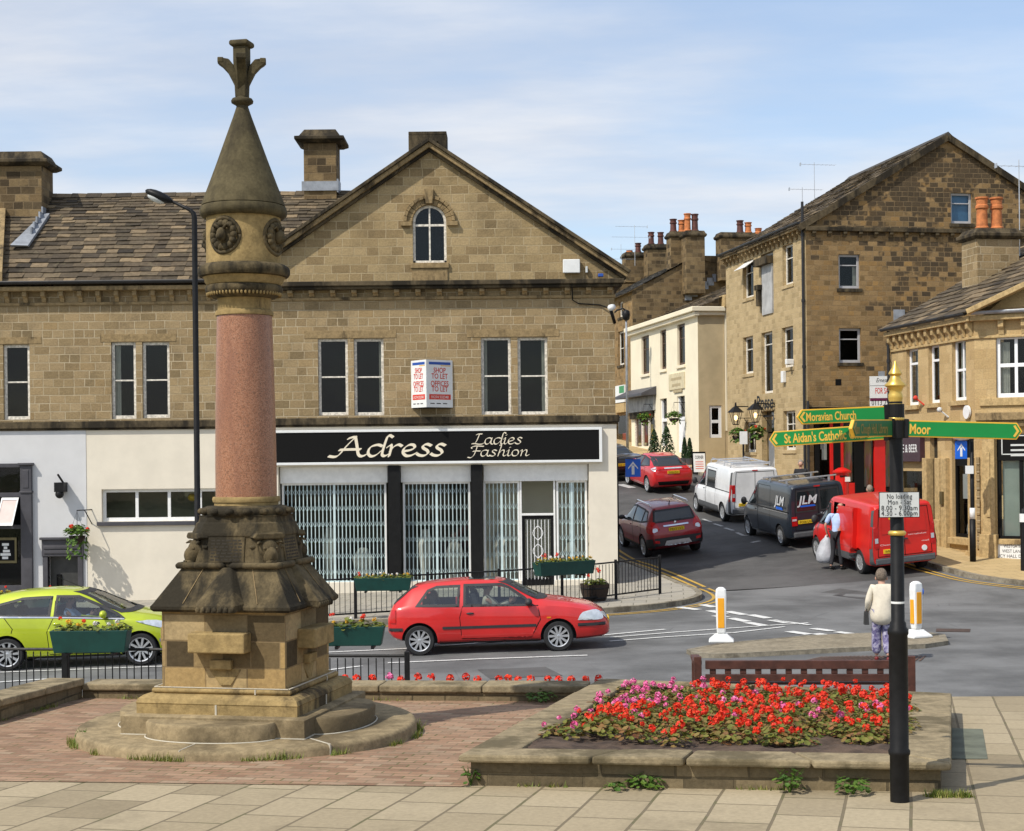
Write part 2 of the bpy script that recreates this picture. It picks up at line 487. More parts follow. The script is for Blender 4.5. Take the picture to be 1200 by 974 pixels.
 m['mono_block']=stone('monument_blocks',[(.035,.028,.018),(.24,.17,.08),(.42,.30,.14),(.36,.235,.09),(.46,.345,.18),(.09,.066,.037)],(.16,.12,.07),bw=.37,bh=.222,ms=.006,soot=.5,sootc=(.05,.038,.022),bumpd=.012,blotch=2.2,dist=.006)
 m['step']=weathered('worn_step_stone',(.33,.255,.145),(.15,.115,.065),.4,1.5,.35,False)
 m['caulk']=mat('white_lime_joint',(.50,.46,.37),.9,.1,9)
 def slab(name,pal,joint,bw,bh,ms,moss=0.,rot=0.,bumpd=.006,stain=.3,seed=0.):
  t=NT(name);o=t.mapping(t.obj(),(1,1,0),(0,0,rot),(seed,seed*.3,0))
  wob=t.node('ShaderNodeTexNoise',i_Scale=.9,i_Detail=2.);t.link(o,wob.inputs['Vector'])
  d=t.node('ShaderNodeVectorMath',operation='MULTIPLY_ADD');t.link(wob.outputs['Color'],d.inputs[0])
  d.inputs[1].default_value=(.02,.02,0);t.link(o,d.inputs[2])
  br=t.node('ShaderNodeTexBrick',offset=.5,offset_frequency=2)
  t.link(d.outputs[0],br.inputs['Vector'])
  for i,v in(('Color1',(0,0,0,1)),('Color2',(1,1,1,1)),('Mortar',(.5,.5,.5,1)),('Scale',1.),('Mortar Size',ms),('Mortar Smooth',.2),('Bias',0.),('Brick Width',bw),('Row Height',bh)):
   br.inputs[i].default_value=v
  c=t.ramp(br.outputs['Color'],[(i/(len(pal)-1),p)for i,p in enumerate(pal)])
  n=t.noise(o,1.1,6,.65);f=t.noise(o,24.,5,.7)
  c=t.mix(c,t.ramp(f,[(.25,grey(.72)),(.75,grey(1.18))]),.75,'MULTIPLY')
  c=t.mix(c,tuple(x*.55 for x in pal[0]),t.math('MULTIPLY',t.smooth(n,.5,.75),stain))
  j=t.mix(joint,(.07,.085,.02),t.math('MULTIPLY',t.smooth(t.noise(o,2.3,4),.5,.6),moss))
  c=t.mix(c,j,t.math('MULTIPLY',br.outputs['Fac'],.9))
  t.bump(t.math('SUBTRACT',t.math('MULTIPLY',f,.5),br.outputs['Fac']),.6,bumpd)
  return t.out(c,.85,0,.25)
 m['slabs']=slab('sandstone_paving_slabs',[(.26,.21,.132),(.355,.29,.187),(.395,.325,.212),(.31,.252,.16),(.42,.348,.23)],(.15,.12,.075),.62,.41,.011,.5,R(-76),stain=.5)
 m['bricks']=slab('red_block_paving',[(.21,.125,.078),(.31,.185,.115),(.37,.24,.155),(.27,.165,.105),(.36,.26,.175)],(.2,.15,.09),.21,.105,.008,.8,R(11.5),stain=.45)
 m['pave']=slab('street_paving',[(.30,.28,.24),(.38,.35,.29),(.35,.32,.26)],(.15,.14,.11),.6,.6,.012,.0,.1)
 m['pave_yellow']=slab('yellow_stone_paving',[(.42,.31,.15),(.5,.37,.19),(.46,.34,.17)],(.26,.19,.1),.6,.45,.01,.0,-.2)
 m['kerb']=weathered('kerb_stone',(.30,.265,.20),(.13,.11,.08),.4,2.,.3,False)
 m['tan_pave']=weathered('tan_island_surface',(.31,.265,.19),(.2,.17,.12),.35,1.2,.4,False)
 def asphalt(name,col,var=.3):
  t=NT(name);o=t.obj()
  f=t.noise(o,70.,5,.75);n=t.noise(o,.35,6,.65);st=t.noise(t.mapping(o,(.25,1.6,1)),.8,5)
  c=t.mix(tuple(x*(1-var)for x in col),tuple(x*(1+var)for x in col),t.smooth(n,.35,.65))
  c=t.mix(c,t.ramp(f,[(.3,grey(.7)),(.7,grey(1.3))]),.7,'MULTIPLY')
  c=t.mix(c,tuple(x*.6 for x in col),t.math('MULTIPLY',t.smooth(st,.55,.7),.35))
  v=t.node('ShaderNodeTexVoronoi',i_Scale=.55,feature='DISTANCE_TO_EDGE');t.link(t.mapping(o,(1,.6,0)),v.inputs['Vector'])
  c=t.mix(c,tuple(x*.6 for x in col),t.math('MULTIPLY',t.math('MULTIPLY',t.smooth(v.outputs['Distance'],.012,.004),.45),t.smooth(t.noise(o,.25,3),.52,.6)))
  t.bump(f,.35,.008)
  return t.out(c,.85,0,.3)
 m['asphalt']=asphalt('worn_grey_asphalt',(.135,.136,.135))
 m['asphalt_dark']=asphalt('newer_dark_asphalt',(.08,.078,.076))
 def line(name,col):
  t=NT(name);n=t.noise(t.obj(),14.,6,.75)
  return t.out(t.mix(col,(.13,.13,.125),t.math('MULTIPLY',t.smooth(n,.5,.68),.65)),.7,0,.3)
 m['whiteline']=line('white_road_paint',(.66,.66,.64));m['yellowline']=line('yellow_road_paint',(.50,.31,.05))
 m['oldline']=line('worn_white_road_paint',(.42,.42,.41))
 m['earth']=mat('distant_ground',(.14,.15,.07),.95,.3,.05)
 m['wallstone']=stone('low_wall_stone',[(.11,.086,.05),(.18,.14,.08),(.225,.175,.10),(.15,.113,.064)],(.05,.042,.026),bw=.5,bh=.1,ms=.009,soot=.45,sootc=(.05,.045,.025),bumpd=.02,blotch=1.8)
 m['coping']=weathered('worn_coping_stone',(.33,.265,.16),(.13,.105,.06),.45,1.7,.5,False)
 def leaf(name,cols,tr=.25,rough=.55):
  t=NT(name);g=t.node('ShaderNodeNewGeometry');r=g.outputs['Random Per Island']
  oi=t.node('ShaderNodeObjectInfo').outputs['Random']
  r=t.math('FRACT',t.math('ADD',r,oi))
  c=t.ramp(r,[(i/(len(cols)-1),p)for i,p in enumerate(cols)])
  t.b.inputs['Subsurface Weight'].default_value=0
  df=t.node('ShaderNodeBsdfTranslucent');t.link(c,df.inputs[0])
  t.out(c,rough,0,.3)
  mx=t.node('ShaderNodeMixShader');mx.inputs[0].default_value=tr
  t.link(t.b.outputs[0],mx.inputs[1]);t.link(df.outputs[0],mx.inputs[2]);t.link(mx.outputs[0],t.n['Material Output'].inputs[0])
  return t.m
 m['leaf']=leaf('geranium_leaves',[(.08,.11,.02),(.16,.18,.03),(.22,.21,.045),(.10,.135,.025),(.30,.13,.05),(.26,.2,.06),(.17,.06,.03)])
 m['leaf_green']=leaf('green_leaves',[(.04,.095,.015),(.08,.16,.02),(.12,.2,.03),(.05,.11,.02)])
 m['leaf_dark']=leaf('conifer_foliage',[(.012,.03,.012),(.025,.055,.015),(.04,.075,.02)])
 m['leaf_trough']=leaf('bedding_leaves',[(.09,.13,.02),(.16,.19,.03),(.22,.22,.05),(.06,.1,.02)])
 m['fl_red']=leaf('red_petals',[(.74,.03,.012),(.84,.055,.016),(.66,.02,.012),(.85,.09,.03)],.15)
 m['fl_pink']=leaf('pink_petals',[(.72,.09,.27),(.80,.16,.38),(.76,.12,.32),(.8,.3,.5)],.15)
 m['fl_yellow']=leaf('yellow_petals',[(.75,.42,.02),(.8,.55,.05),(.75,.3,.02)],.15)
 m['fl_white']=leaf('white_petals',[(.75,.72,.66),(.8,.78,.75)],.15)
 m['grasstuft']=leaf('grass_blades',[(.10,.16,.02),(.2,.24,.04),(.3,.27,.08),(.13,.2,.03)])
 m['skin']=mat('skin',(.48,.27,.19),.55,.08,20)
 m['hair_grey']=mat('grey_hair',(.26,.22,.18),.8,.35,40,bump=.6,bscale=90)
 m['hair_brown']=mat('grey_brown_hair',(.15,.115,.085),.8,.4,40,bump=.6,bscale=90)
 m['cream_cloth']=mat('cream_jacket_cloth',(.62,.56,.45),.9,.08,9,bump=.4,bscale=14)
 t=NT('purple_print_cloth');o=t.obj()
 v=t.node('ShaderNodeTexVoronoi',i_Scale=26.);t.link(o,v.inputs['Vector'])
 m['print_cloth']=t.out(t.ramp(t.sep(v.outputs['Color'])[0],[(0,(.05,.045,.12)),(.35,(.16,.14,.27)),(.65,(.42,.40,.5)),(1,(.10,.08,.2))]),.9)
 m['blue_shirt']=mat('pale_blue_shirt',(.40,.52,.74),.85,.08,9,bump=.4,bscale=12)
 m['dark_cloth']=mat('dark_trousers',(.022,.022,.026),.85,.2,9,bump=.3,bscale=14)
 m['shoe_black']=mat('black_shoe',(.012,.012,.012),.45,.2,9)
 m['shoe_red']=mat('dark_red_shoe',(.16,.012,.012),.5,.2,9)
 m['sack']=mat('grey_sack',(.42,.43,.46),.7,.18,5,bump=.8,bscale=11)
 m['bag']=mat('dark_bag',(.03,.03,.03),.6,.2,9)
 m['posters']=(lambda t:t.out(t.ramp(t.sep(t.node('ShaderNodeTexVoronoi',i_Scale=3.2).outputs['Color'])[0],[(0,(.5,.02,.02)),(.3,(.6,.55,.5)),(.5,(.06,.07,.1)),(.75,(.55,.4,.12)),(1,(.45,.03,.03))]),.5))(NT('shop_posters'))
setup_mats()
m=M_
def drape(name,poly,mat_,zoff,f=h,grid=.8,skirt=0.,skirt_mat=None,kind='structure'):
 """sheet following the terrain inside poly, zoff above it, with an optional kerb face round its edge"""
 pts=[]
 dense=[]
 for i in range(len(poly)):
  a,b=Vector(poly[i]),Vector(poly[(i+1)%len(poly)])
  n=max(1,int((b-a).length/grid))
  dense+=[tuple(a.lerp(b,k/n))for k in range(n)]
 xs=[p[0]for p in poly];ys=[p[1]for p in poly]
 y=min(ys)+grid*.5
 while y<max(ys):
  x=min(xs)+grid*.5
  while x<max(xs):
   if pip((x,y),poly):pts.append((x,y))
   x+=grid
  y+=grid
 V,F=cdt(dense,(),pts)
 mb=MB()
 mb.add([(v.x,v.y,f(v.x,v.y)+zoff)for v in V],F)
 if skirt:
  mb.cur=1
  ar=sum(dense[i][0]*dense[(i+1)%len(dense)][1]-dense[(i+1)%len(dense)][0]*dense[i][1]for i in range(len(dense)))
  for i in range(len(dense)):
   a,b=dense[i],dense[(i+1)%len(dense)]
   if ar<0:a,b=b,a
   za,zb=f(*a)+zoff,f(*b)+zoff
   mb.quad((a[0],a[1],za-skirt),(b[0],b[1],zb-skirt),(b[0],b[1],zb),(a[0],a[1],za))
 o=mb.build(name,[mat_,skirt_mat or mat_])
 if not skirt:o.data.polygons.foreach_set('use_smooth',[True]*len(o.data.polygons))
 return tag(o,kind=kind)
def strip(mb,pts,w,zoff,f=h,step=.6):
 """painted band of width w along a ground polyline"""
 P=[]
 for a,b in zip(pts,pts[1:]):
  a,b=Vector(a[:2]),Vector(b[:2]);n=max(1,int((b-a).length/step))
  P+=[a.lerp(b,k/n)for k in range(n)]
 P.append(Vector(pts[-1][:2]))
 L=[]
 for i,p in enumerate(P):
  t=(P[min(i+1,len(P)-1)]-P[max(i-1,0)]).normalized();n=Vector((-t.y,t.x))*w/2
  L.append((p+n,p-n))
 for(a,b),(c,d)in zip(L,L[1:]):
  mb.quad(*[(q.x,q.y,f(q.x,q.y)+zoff)for q in(b,d,c,a)])
def smooth_path(pts,n=6):
 out=[]
 P=[Vector(p[:2])for p in pts]
 for i in range(len(P)-1):
  p0,p1,p2,p3=P[max(i-1,0)],P[i],P[i+1],P[min(i+2,len(P)-1)]
  for k in range(n):
   t=k/n
   out.append(tuple(.5*((2*p1)+(p2-p0)*t+(2*p0-5*p1+4*p2-p3)*t*t+(3*p1-p0-3*p2+p3)*t**3)))
 out.append(tuple(P[-1]));return out
def offset_path(pts,d):
 P=[Vector(p[:2])for p in pts];out=[]
 for i,p in enumerate(P):
  t=(P[min(i+1,len(P)-1)]-P[max(i-1,0)]).normalized()
  out.append(tuple(p+Vector((-t.y,t.x))*d))
 return out
g=MB()
xs=[-3000,-600,-150,-60,-40]+list(range(-30,61,3))+[80,150,600,3000];ys=[-200,-40,0,14]+list(range(17,121,3))+[150,300,900,4000]
vs=[]
for y in ys:
 for x in xs:
  z=h(clamp(x,-40,60),clamp(y,17,150))-.45
  if y<=14.1:z=min(plaza(max(y,-40)),1.9)-.4
  vs.append((x,y,z))
nx=len(xs)
g.add(vs,[(j*nx+i,j*nx+i+1,(j+1)*nx+i+1,(j+1)*nx+i)for j in range(len(ys)-1)for i in range(nx-1)])
tag(g.build('ground',m['earth'],smooth=True),kind='structure')
KL=[(-45,33.8),(-24,34.4),(-8,35.3),(-1,36.0),(2.2,36.6),(3.8,37.6),(4.65,39.2),(4.75,41.5),(4.35,44),(3.7,47),(3.2,49),(2.35,55),(1.4,62),(-1.2,72),(-6,86),(-14,104)]
KR=[(60,33.2),(30,35.6),(20,37.3),(14.5,38.7),(12.5,39.9),(11.5,42),(10.55,48),(9.7,57),(8.75,65),(7.0,74),(3.2,86),(-4,104)]
KLs,KRs=smooth_path(KL),smooth_path(KR)
lane=[p for p in KLs if p[1]>41.5];laner=[p for p in KRs if p[1]>41.5]
edge_l=gnd(815,694);edge_r=gnd(1090,675)
seam=[(edge_l.x,edge_l.y),(edge_r.x,edge_r.y)]
drape('road',[(-45,20.5),(60,20.5)]+[p for p in KRs if p[1]<laner[0][1]]+[laner[0]]+seam[::-1]+[lane[0]]+[p for p in KLs if p[1]<=41.5][::-1],m['asphalt'],0.,grid=.9)
drape('side_road',seam+laner+lane[::-1],m['asphalt_dark'],0.,grid=.9)
def kerbed(name,poly,path,mat_):
 drape(name,poly,mat_,.12,grid=.8,skirt=.2,skirt_mat=m['kerb'])
 k=MB();inner=path
 P=[Vector(p)for p in path];L=[]
 for i,p in enumerate(P):
  t=(P[min(i+1,len(P)-1)]-P[max(i-1,0)]).normalized();n=Vector((-t.y,t.x))
  L.append((p-n*.012,p+n*.14))
 for(a,b),(c,d)in zip(L,L[1:]):
  za,zb=h(a.x,a.y),h(c.x,c.y)
  k.loft([[(a.x,a.y,za-.1),(a.x,a.y,za+.126),(b.x,b.y,za+.126),(b.x,b.y,za-.1)],[(c.x,c.y,zb-.1),(c.x,c.y,zb+.126),(d.x,d.y,zb+.126),(d.x,d.y,zb-.1)]])
 tag(k.build('kerb',m['kerb']),kind='structure')
kerbed('pavement',KLs+[(-20,104),(-20,50),(-45,50)],KLs,m['pave'])
kr=KRs[::-1]
kerbed('pavement',KRs+[(20,104),(60,60)],kr,m['pave_yellow'])
def lowg(x,y):
 up=sstep(1.2,2.6,x)
 return lerp(h(x,y),lerp(.55,h(x,y),sstep(18.6,21.8,y)),up)
KN=[(-45,23.0),(-8,22.9),(1,22.6),(3.5,22.4),(8,22.3),(20,22.2),(60,21)]
drape('pavement',[(-45,12)]+[(60,9)]+KN[::-1],m['pave'],.12,f=lowg,grid=1.,skirt=.35,skirt_mat=m['kerb'])
A11=R(-11.0)
FD=Vector((math.cos(R(-8.2)),math.sin(R(-8.2))));SD=Vector((.262,.965))
C_bl,C_br=gplaza(542,922),gplaza(1112,930)
W_l,W_r=gplaza(97,819),gplaza(690,823)
P0=gplaza(0,846)
edge_pts=[(-30,-6),(30,-6),(30,14.0),(W_r.x+8.5,W_r.y-.95),(W_r.x,W_r.y+.2),(W_l.x-.2,W_l.y+.25),(P0.x-.2,P0.y),(-5.6,9.5),(-7.2,0)]
fp=lambda x,y:plaza(y)
drape('paved_square',[(-30,-6),(30,-6),(30,13.4),(5.35,16.05),(W_r.x,W_r.y+.3),(W_l.x-.3,W_l.y+.3),(P0.x-.45,P0.y),(-7.5,5.5),(-30,4)],m['slabs'],0.,f=fp,grid=2.,skirt=2.2,skirt_mat=m['wallstone'])
b0,b1=gplaza(0,916),gplaza(541,922.5)
drape('block_paving',[(b0.x-1.2,b0.y+.17),(b0.x,b0.y),(b1.x,b1.y),(C_bl.x+.3,C_bl.y+.3),(W_r.x+.1,W_r.y+.1),(W_l.x-.1,W_l.y+.1),(P0.x-.1,P0.y),(-5.5,11.6)],m['bricks'],.005,f=fp,grid=2.)
q=[gplaza(*p)for p in((1116,854),(1152,855),(1158,890),(1116,890))]
mb=MB();mb.quad(*[(p.x,p.y,p.z+.005)for p in(q[3],q[2],q[1],q[0])])
tag(mb.build('paving_patch',mat('dark_green_slab',(.12,.13,.095),.85,.25,4)),kind='structure')  # flat dark green quad just above the paving
Ia=[(805,766),(840,759),(950,749),(1075,744),(1108,748),(1112,756),(1085,760),(980,765),(850,771.5),(815,771)]
isl=[gnd(*p)for p in Ia]
drape('traffic_island',[(p.x,p.y)for p in isl[::-1]],m['tan_pave'],.075,grid=.5,skirt=.12,skirt_mat=m['kerb'])
kk=MB();n=len(isl)
for i in range(n):
 a,b=isl[i],isl[(i+1)%n]
 c=sum((p for p in isl),Vector())/n
 a2,b2=a.lerp(c,.02)+(c-a).normalized()*.1,b.lerp(c,.02)+(c-b).normalized()*.1
 kk.quad((a.x,a.y,h(a.x,a.y)+.079),(a2.x,a2.y,h(a2.x,a2.y)+.079),(b2.x,b2.y,h(b2.x,b2.y)+.079),(b.x,b.y,h(b.x,b.y)+.079))
tag(kk.build('kerb',m['kerb']),kind='structure')
wl=MB()
for pts,w in([((383,765),(470,761),(590,752),(700,745.5),(780,738)),.11],[((455,777.5),(560,773),(689,768.5)),.11],[((383,786),(425,781)),.11],[((0,800),(60,796)),.11],[((-40,790),(200,781)),.1],[((715,752),(780,747),(860,742),(920,735)),.10],[((715,747.5),(790,741.5),(880,735),(948,730.5)),.10],[((905,727),(950,733)),.12]):
 strip(wl,[gnd(*p)for p in pts],w,.012)
for row in(((796,712),(819,715)),((823,709),(838,712)),((832,716),(850,720)),((853,717),(873,721)),((838,722),(852,724)),((857,725),(877,729)),((880,721),(901,725)),((876,730),(898,734)),((904,727),(924,730.5)),((925,740.5),(949,744)),((953,737),(976,740)),((956,743),(978,746.5)),((981,741),(1004,744))):
 a,b=gnd(*row[0]),gnd(*row[1])
 strip(wl,[a,b],.22,.012)
tag(wl.build('road_marking',m['whiteline']),kind='structure')
ol=MB()
for row in(((824,608.5),(834,612)),((837,614),(847,617)),((850,619),(860,622)),((864,624.5),(872,628)),((872,628),(884,627))):
 strip(ol,[gnd(*row[0]),gnd(*row[1])],.12,.011)
for row in(((727,568),(742,572)),((884,635),(888,635.4))):
 strip(ol,[gnd(*row[0]),gnd(*row[1])],.35,.011)
tag(ol.build('road_marking',m['oldline']),kind='structure')
yl=MB()
kp=[p for p in KLs if p[1]<64 and p[0]>-24]
for d in(-.30,-.52):strip(yl,offset_path(kp,d),.085,.010)
kp=[p for p in kr if p[1]<46]
for d in(-.30,-.52):strip(yl,offset_path(kp,d),.085,.010)
tag(yl.build('road_marking',m['yellowline']),kind='structure')
for k_,pts_ in enumerate((((985,690),(1062,700),(1040,706),(960,695)),((560,785),(640,782),(660,792),(575,796)))):
 q_=[gnd(*p)for p in pts_];drape('road_patch',[(p.x,p.y)for p in q_[::-1]],m['asphalt_dark'],.006,grid=.4)
for pts in(((1098,737),(1138,737.5),(1137,741),(1097,740.5)),):
 q=[gnd(*p)for p in pts];mb=MB();mb.quad(*[(p.x,p.y,p.z+.008)for p in(q[3],q[2],q[1],q[0])])
 tag(mb.build('drain_cover',mat('rusty_iron_grate',(.07,.045,.035),.7,.3,9)),kind='structure')
q0=gnd(958,774)
gm=MB()
qa,qb,qc,qd=[gnd(*p)for p in((965,770),(1090,769),(1080,775),(935,776))]
for i in range(26):
 a=qa.lerp(qb,i/26);b=qd.lerp(qc,(i+.6)/26);strip(gm,[a,b],.035,.010)
tag(gm.build('tactile_paving',mat('brown_ribbed_paving',(.12,.07,.05),.8,.2,9)),kind='structure')
def low_wall(path,hgt,thick,label,name='low_stone_wall',cop_over=.03,top=None):
 """path: inner-foot polyline on the square; coping on top"""
 P=[Vector((p[0],p[1]))for p in path]
 o=empty(name,(P[0].x,P[0].y,plaza(P[0].y)),label,'wall')
 w=MB();c=MB()
 for side,MBx,ov,z0,z1 in((0,w,0,-.9,hgt-.075),(1,c,cop_over,hgt-.075,hgt)):
  L=[]
  for i,p in enumerate(P):
   ta=(P[i]-P[i-1]).normalized()if i else(P[1]-P[0]).normalized()
   tb=(P[i+1]-P[i]).normalized()if i<len(P)-1 else ta
   na,nb=Vector((-ta.y,ta.x)),Vector((-tb.y,tb.x));n=(na+nb).normalized();n/=max(.3,n.dot(na))
   L.append((p-n*ov,p+n*(thick+ov)))
  for i,((a,b),(d,e))in enumerate(zip(L,L[1:])):
   seg=(d-a).length;ns=max(1,int(seg/.9))if side else 1
   for k in range(ns):
    g0,g1=(k+.004)/ns,(k+1-.004)/ns
    if ns==1:g0,g1=0,1
    aa,bb,dd,ee=a.lerp(d,g0),b.lerp(e,g0),a.lerp(d,g1),b.lerp(e,g1)
    jj=rnd.uniform(-.006,.006)if side else 0
    ring=lambda p,q:[(p.x,p.y,(top or plaza(p.y))+z0),(p.x,p.y,(top or plaza(p.y))+z1+jj),(q.x,q.y,(top or plaza(p.y))+z1+jj),(q.x,q.y,(top or plaza(p.y))+z0)]
    MBx.loft([ring(aa,bb),ring(dd,ee)])
 w.build('stone_course',m['wallstone'],o);c.build('coping',m['coping'],o,bevel=.014)
 return o
low_wall([(-5.75,9.2),(P0.x,P0.y),(W_l.x,W_l.y)],.22,.34,'low coped stone wall along the left side of the brick paved square')
low_wall([(W_l.x+.0,W_l.y+.01),(W_r.x-.01,W_r.y)],.165,.34,'low coped stone wall behind the monument, along the back of the brick square')
bed=empty('raised_flower_bed',(C_bl.x,C_bl.y,plaza(C_bl.y)),'stone walled raised flower bed planted with red and pink geraniums','flower bed')
BZ=1.605
B_bl,B_br=Vector((C_bl.x,C_bl.y)),Vector((C_br.x,C_br.y))
pr=at(1113,806,14.6);pl=at(700,800,15.9)
B_tr,B_tl=Vector((pr.x,pr.y)),Vector((W_r.x+.16,W_r.y+.42))
ring=[B_bl,B_br,B_tr,B_tl]
def bz(x,y):return BZ-.044*max(0,(y-11.))
def inset(poly,ds):
 n=len(poly);out=[]
 for i in range(n):
  a,b,c=poly[i-1],poly[i],poly[(i+1)%n]
  t1,t2=(b-a).normalized(),(c-b).normalized()
  n1,n2=Vector((-t1.y,t1.x)),Vector((-t2.y,t2.x))
  p1,p2=a+n1*ds[i-1],b+n2*ds[i]
  k=((p2-p1).x*t2.y-(p2-p1).y*t2.x)/(t1.x*t2.y-t1.y*t2.x)
  out.append(p1+t1*k)
 return out
cin=inset(ring,[.30,.33,.12,.34]);win=inset(ring,[.05]*4);cout=inset(ring,[-.02]*4)
w=MB()
for i in range(4):
 a,b=win[i],win[(i+1)%4]
 w.quad((a.x,a.y,plaza(a.y)-.6),(b.x,b.y,plaza(b.y)-.6),(b.x,b.y,bz(b.x,b.y)-.052),(a.x,a.y,bz(a.x,a.y)-.052))
w.build('stone_course',m['wallstone'],bed)
cp=MB()
for i in range(4):
 a,b,c,d=cout[i],cout[(i+1)%4],cin[(i+1)%4],cin[i]
 L=(b-a).length;ns=max(1,int(L/(.82 if i in(0,2)else 1.15)))
 cuts=[0.]+[clamp((k+rnd.uniform(-.16,.16))/ns)for k in range(1,ns)]+[1.]
 for k in range(ns):
  g0,g1=cuts[k]+(.0045/L*2 if k else 0),cuts[k+1]-(.0045/L*2 if k<ns-1 else 0)
  P=[a.lerp(b,g0),a.lerp(b,g1),d.lerp(c,g1),d.lerp(c,g0)]
  j=rnd.uniform(-.006,.006)
  cp.loft([[(p.x,p.y,bz(p.x,p.y)-.055)for p in P],[(p.x,p.y,bz(p.x,p.y)+j)for p in P]])
cp.build('coping',m['coping'],bed,bevel=.016)
sb=MB()
def soil_z(x,y):return bz(x,y)-.03-.026*max(0,y-11.2)+.05*mnoise.noise(Vector((x*2.2,y*2.2,0)))+.02*mnoise.noise(Vector((x*9,y*9,3)))
pts=[]
for i in range(75):
 for j in range(75):
  u,v=(i+.5)/75,(j+.5)/75
  p=cin[0].lerp(cin[1],u).lerp(cin[3].lerp(cin[2],u),v);pts.append((p.x,p.y))
V,F=cdt([tuple(p)for p in inset(ring,[.27]*4)],(),[p for p in pts])
sb.add([(v.x,v.y,soil_z(v.x,v.y))for v in V],F)
sb.build('soil',m['soil'],bed,smooth=True)
cam=bpy.data.cameras.new('camera');co=bpy.data.objects.new('camera',cam);COL.objects.link(co)
cam.sensor_width=36;cam.lens=FPX/1200*36;cam.shift_y=51/1200;cam.clip_end=20000;cam.clip_start=.1
co.matrix_world=Matrix.Translation((0,0,HC))@Matrix.Rotation(R(90),4,'X')@Matrix.Rotation(-ROLL,4,'Z')
sc.camera=co
SUN_AZ,SUN_EL=math.atan2(-.635,-.77),R(49.5)
sd=Vector((math.cos(SUN_EL)*math.cos(SUN_AZ),math.cos(SUN_EL)*math.sin(SUN_AZ),math.sin(SUN_EL)))
sl=bpy.data.lights.new('sun','SUN');sl.energy=3.9;sl.angle=R(.6);sl.color=(1,.94,.84)
so=bpy.data.objects.new('sun',sl);COL.objects.link(so);so.rotation_euler=(-sd).to_track_quat('-Z','Y').to_euler();so.location=(-20,-10,30)
wd=bpy.data.worlds.new('World');sc.world=wd;wd.use_nodes=True
t=wd.node_tree;N=t.nodes;bg=N['Background']
sky=N.new('ShaderNodeTexSky');sky.sky_type='NISHITA';sky.sun_disc=False;sky.sun_elevation=SUN_EL
sky.sun_rotation=math.atan2(sd.x,sd.y);sky.air_density=1.;sky.dust_density=1.2;sky.ozone_density=1.2;sky.altitude=200
class WT(NT):
 def __init__(s,tree):s.t=tree;s.n=tree.nodes;s.l=tree.links
W=WT(t)
tc=W.node('ShaderNodeTexCoord').outputs['Generated']
x,y,z=W.sep(tc)
den=W.math('MAXIMUM',z,.02)
cx,cy=W.math('DIVIDE',x,W.math('ADD',den,.12)),W.math('DIVIDE',y,W.math('ADD',den,.12))
cv=W.node('ShaderNodeCombineXYZ');W.link(cx,cv.inputs[0]);W.link(cy,cv.inputs[1])
n1=W.noise(W.mapping(cv.outputs[0],(.8,1.0,1),(0,0,.3),(3.1,2.2,0)),.8,9,.52)
n2=W.noise(W.mapping(cv.outputs[0],(.8,1.6,1),(0,0,.25),(9.3,1.2,0)),1.6,8,.55)
cl=W.math('ADD',W.math('MULTIPLY',n1,.72),W.math('MULTIPLY',n2,.28))
cover=W.smooth(cl,.36,.66)
CLOUD_NODE=cover
cc=W.mix((5.2,5.6,6.4),(6.6,6.8,7.2),W.smooth(n2,.35,.7))
hs=N.new('ShaderNodeHueSaturation');hs.inputs['Saturation'].default_value=1.05;hs.inputs['Value'].default_value=1.5;t.links.new(sky.outputs[0],hs.inputs['Color'])
c=W.mix(hs.outputs[0],cc,W.math('ADD',W.math('MULTIPLY',cover,.72),.26))
t.links.new(c,bg.inputs[0]);bg.inputs[1].default_value=.115
sc.view_settings.view_transform='Standard';sc.view_settings.look='None';sc.view_settings.gamma=1;sc.view_settings.use_curve_mapping=False
sc.view_settings.exposure=.14
MX,MY=-2.30,13.65
MZ=plaza(MY)
MS=FPX/MY
mo=empty('stone_monument',Matrix.Translation((MX,MY,MZ))@Matrix.Rotation(R(-12.5),4,'Z'),'tall stone drinking fountain monument with pink granite column and conical top','monument')
def mz(py):return HC+(541.3-py)/MS-MZ
def mr(px):return px/MS
def mbuild(mb,name,mt,parent=None,**k):
 """geometry written in the monument's local frame"""
 mb.v=[WM[mo.name]@v for v in mb.v]
 return mb.build(name,mt,parent or mo,**k)
def sq(hw,z,ch=0.):
 """square ring, half width hw, chamfer ch"""
 if ch<=0:ch=.0008
 a=hw-ch
 return[(hw,-a,z),(hw,a,z),(a,hw,z),(-a,hw,z),(-hw,a,z),(-hw,-a,z),(-a,-hw,z),(a,-hw,z)]
mb=MB();mb.lathe([(1.45,-.32),(1.45,.10),(1.435,.125),(1.41,.135),(.2,.135)],96)
mbuild(mb,'base_step',m['step'],auto=40)
cr_=MB();cr_.box(-.004,.004,-1.43,-.9,.1,.138)
cr_.tbox(Matrix.Rotation(R(48),4,'Z'),-.006,.006,-1.452,-.85,-.02,.139)
mbuild(cr_,'mortar_joint',m['caulk'])
ZP=.135
mb=MB();mb.loft([sq(.80,ZP-.02),sq(.80,.285),sq(.785,.297)])
mbuild(mb,'plinth_step',m['step'],auto=30)
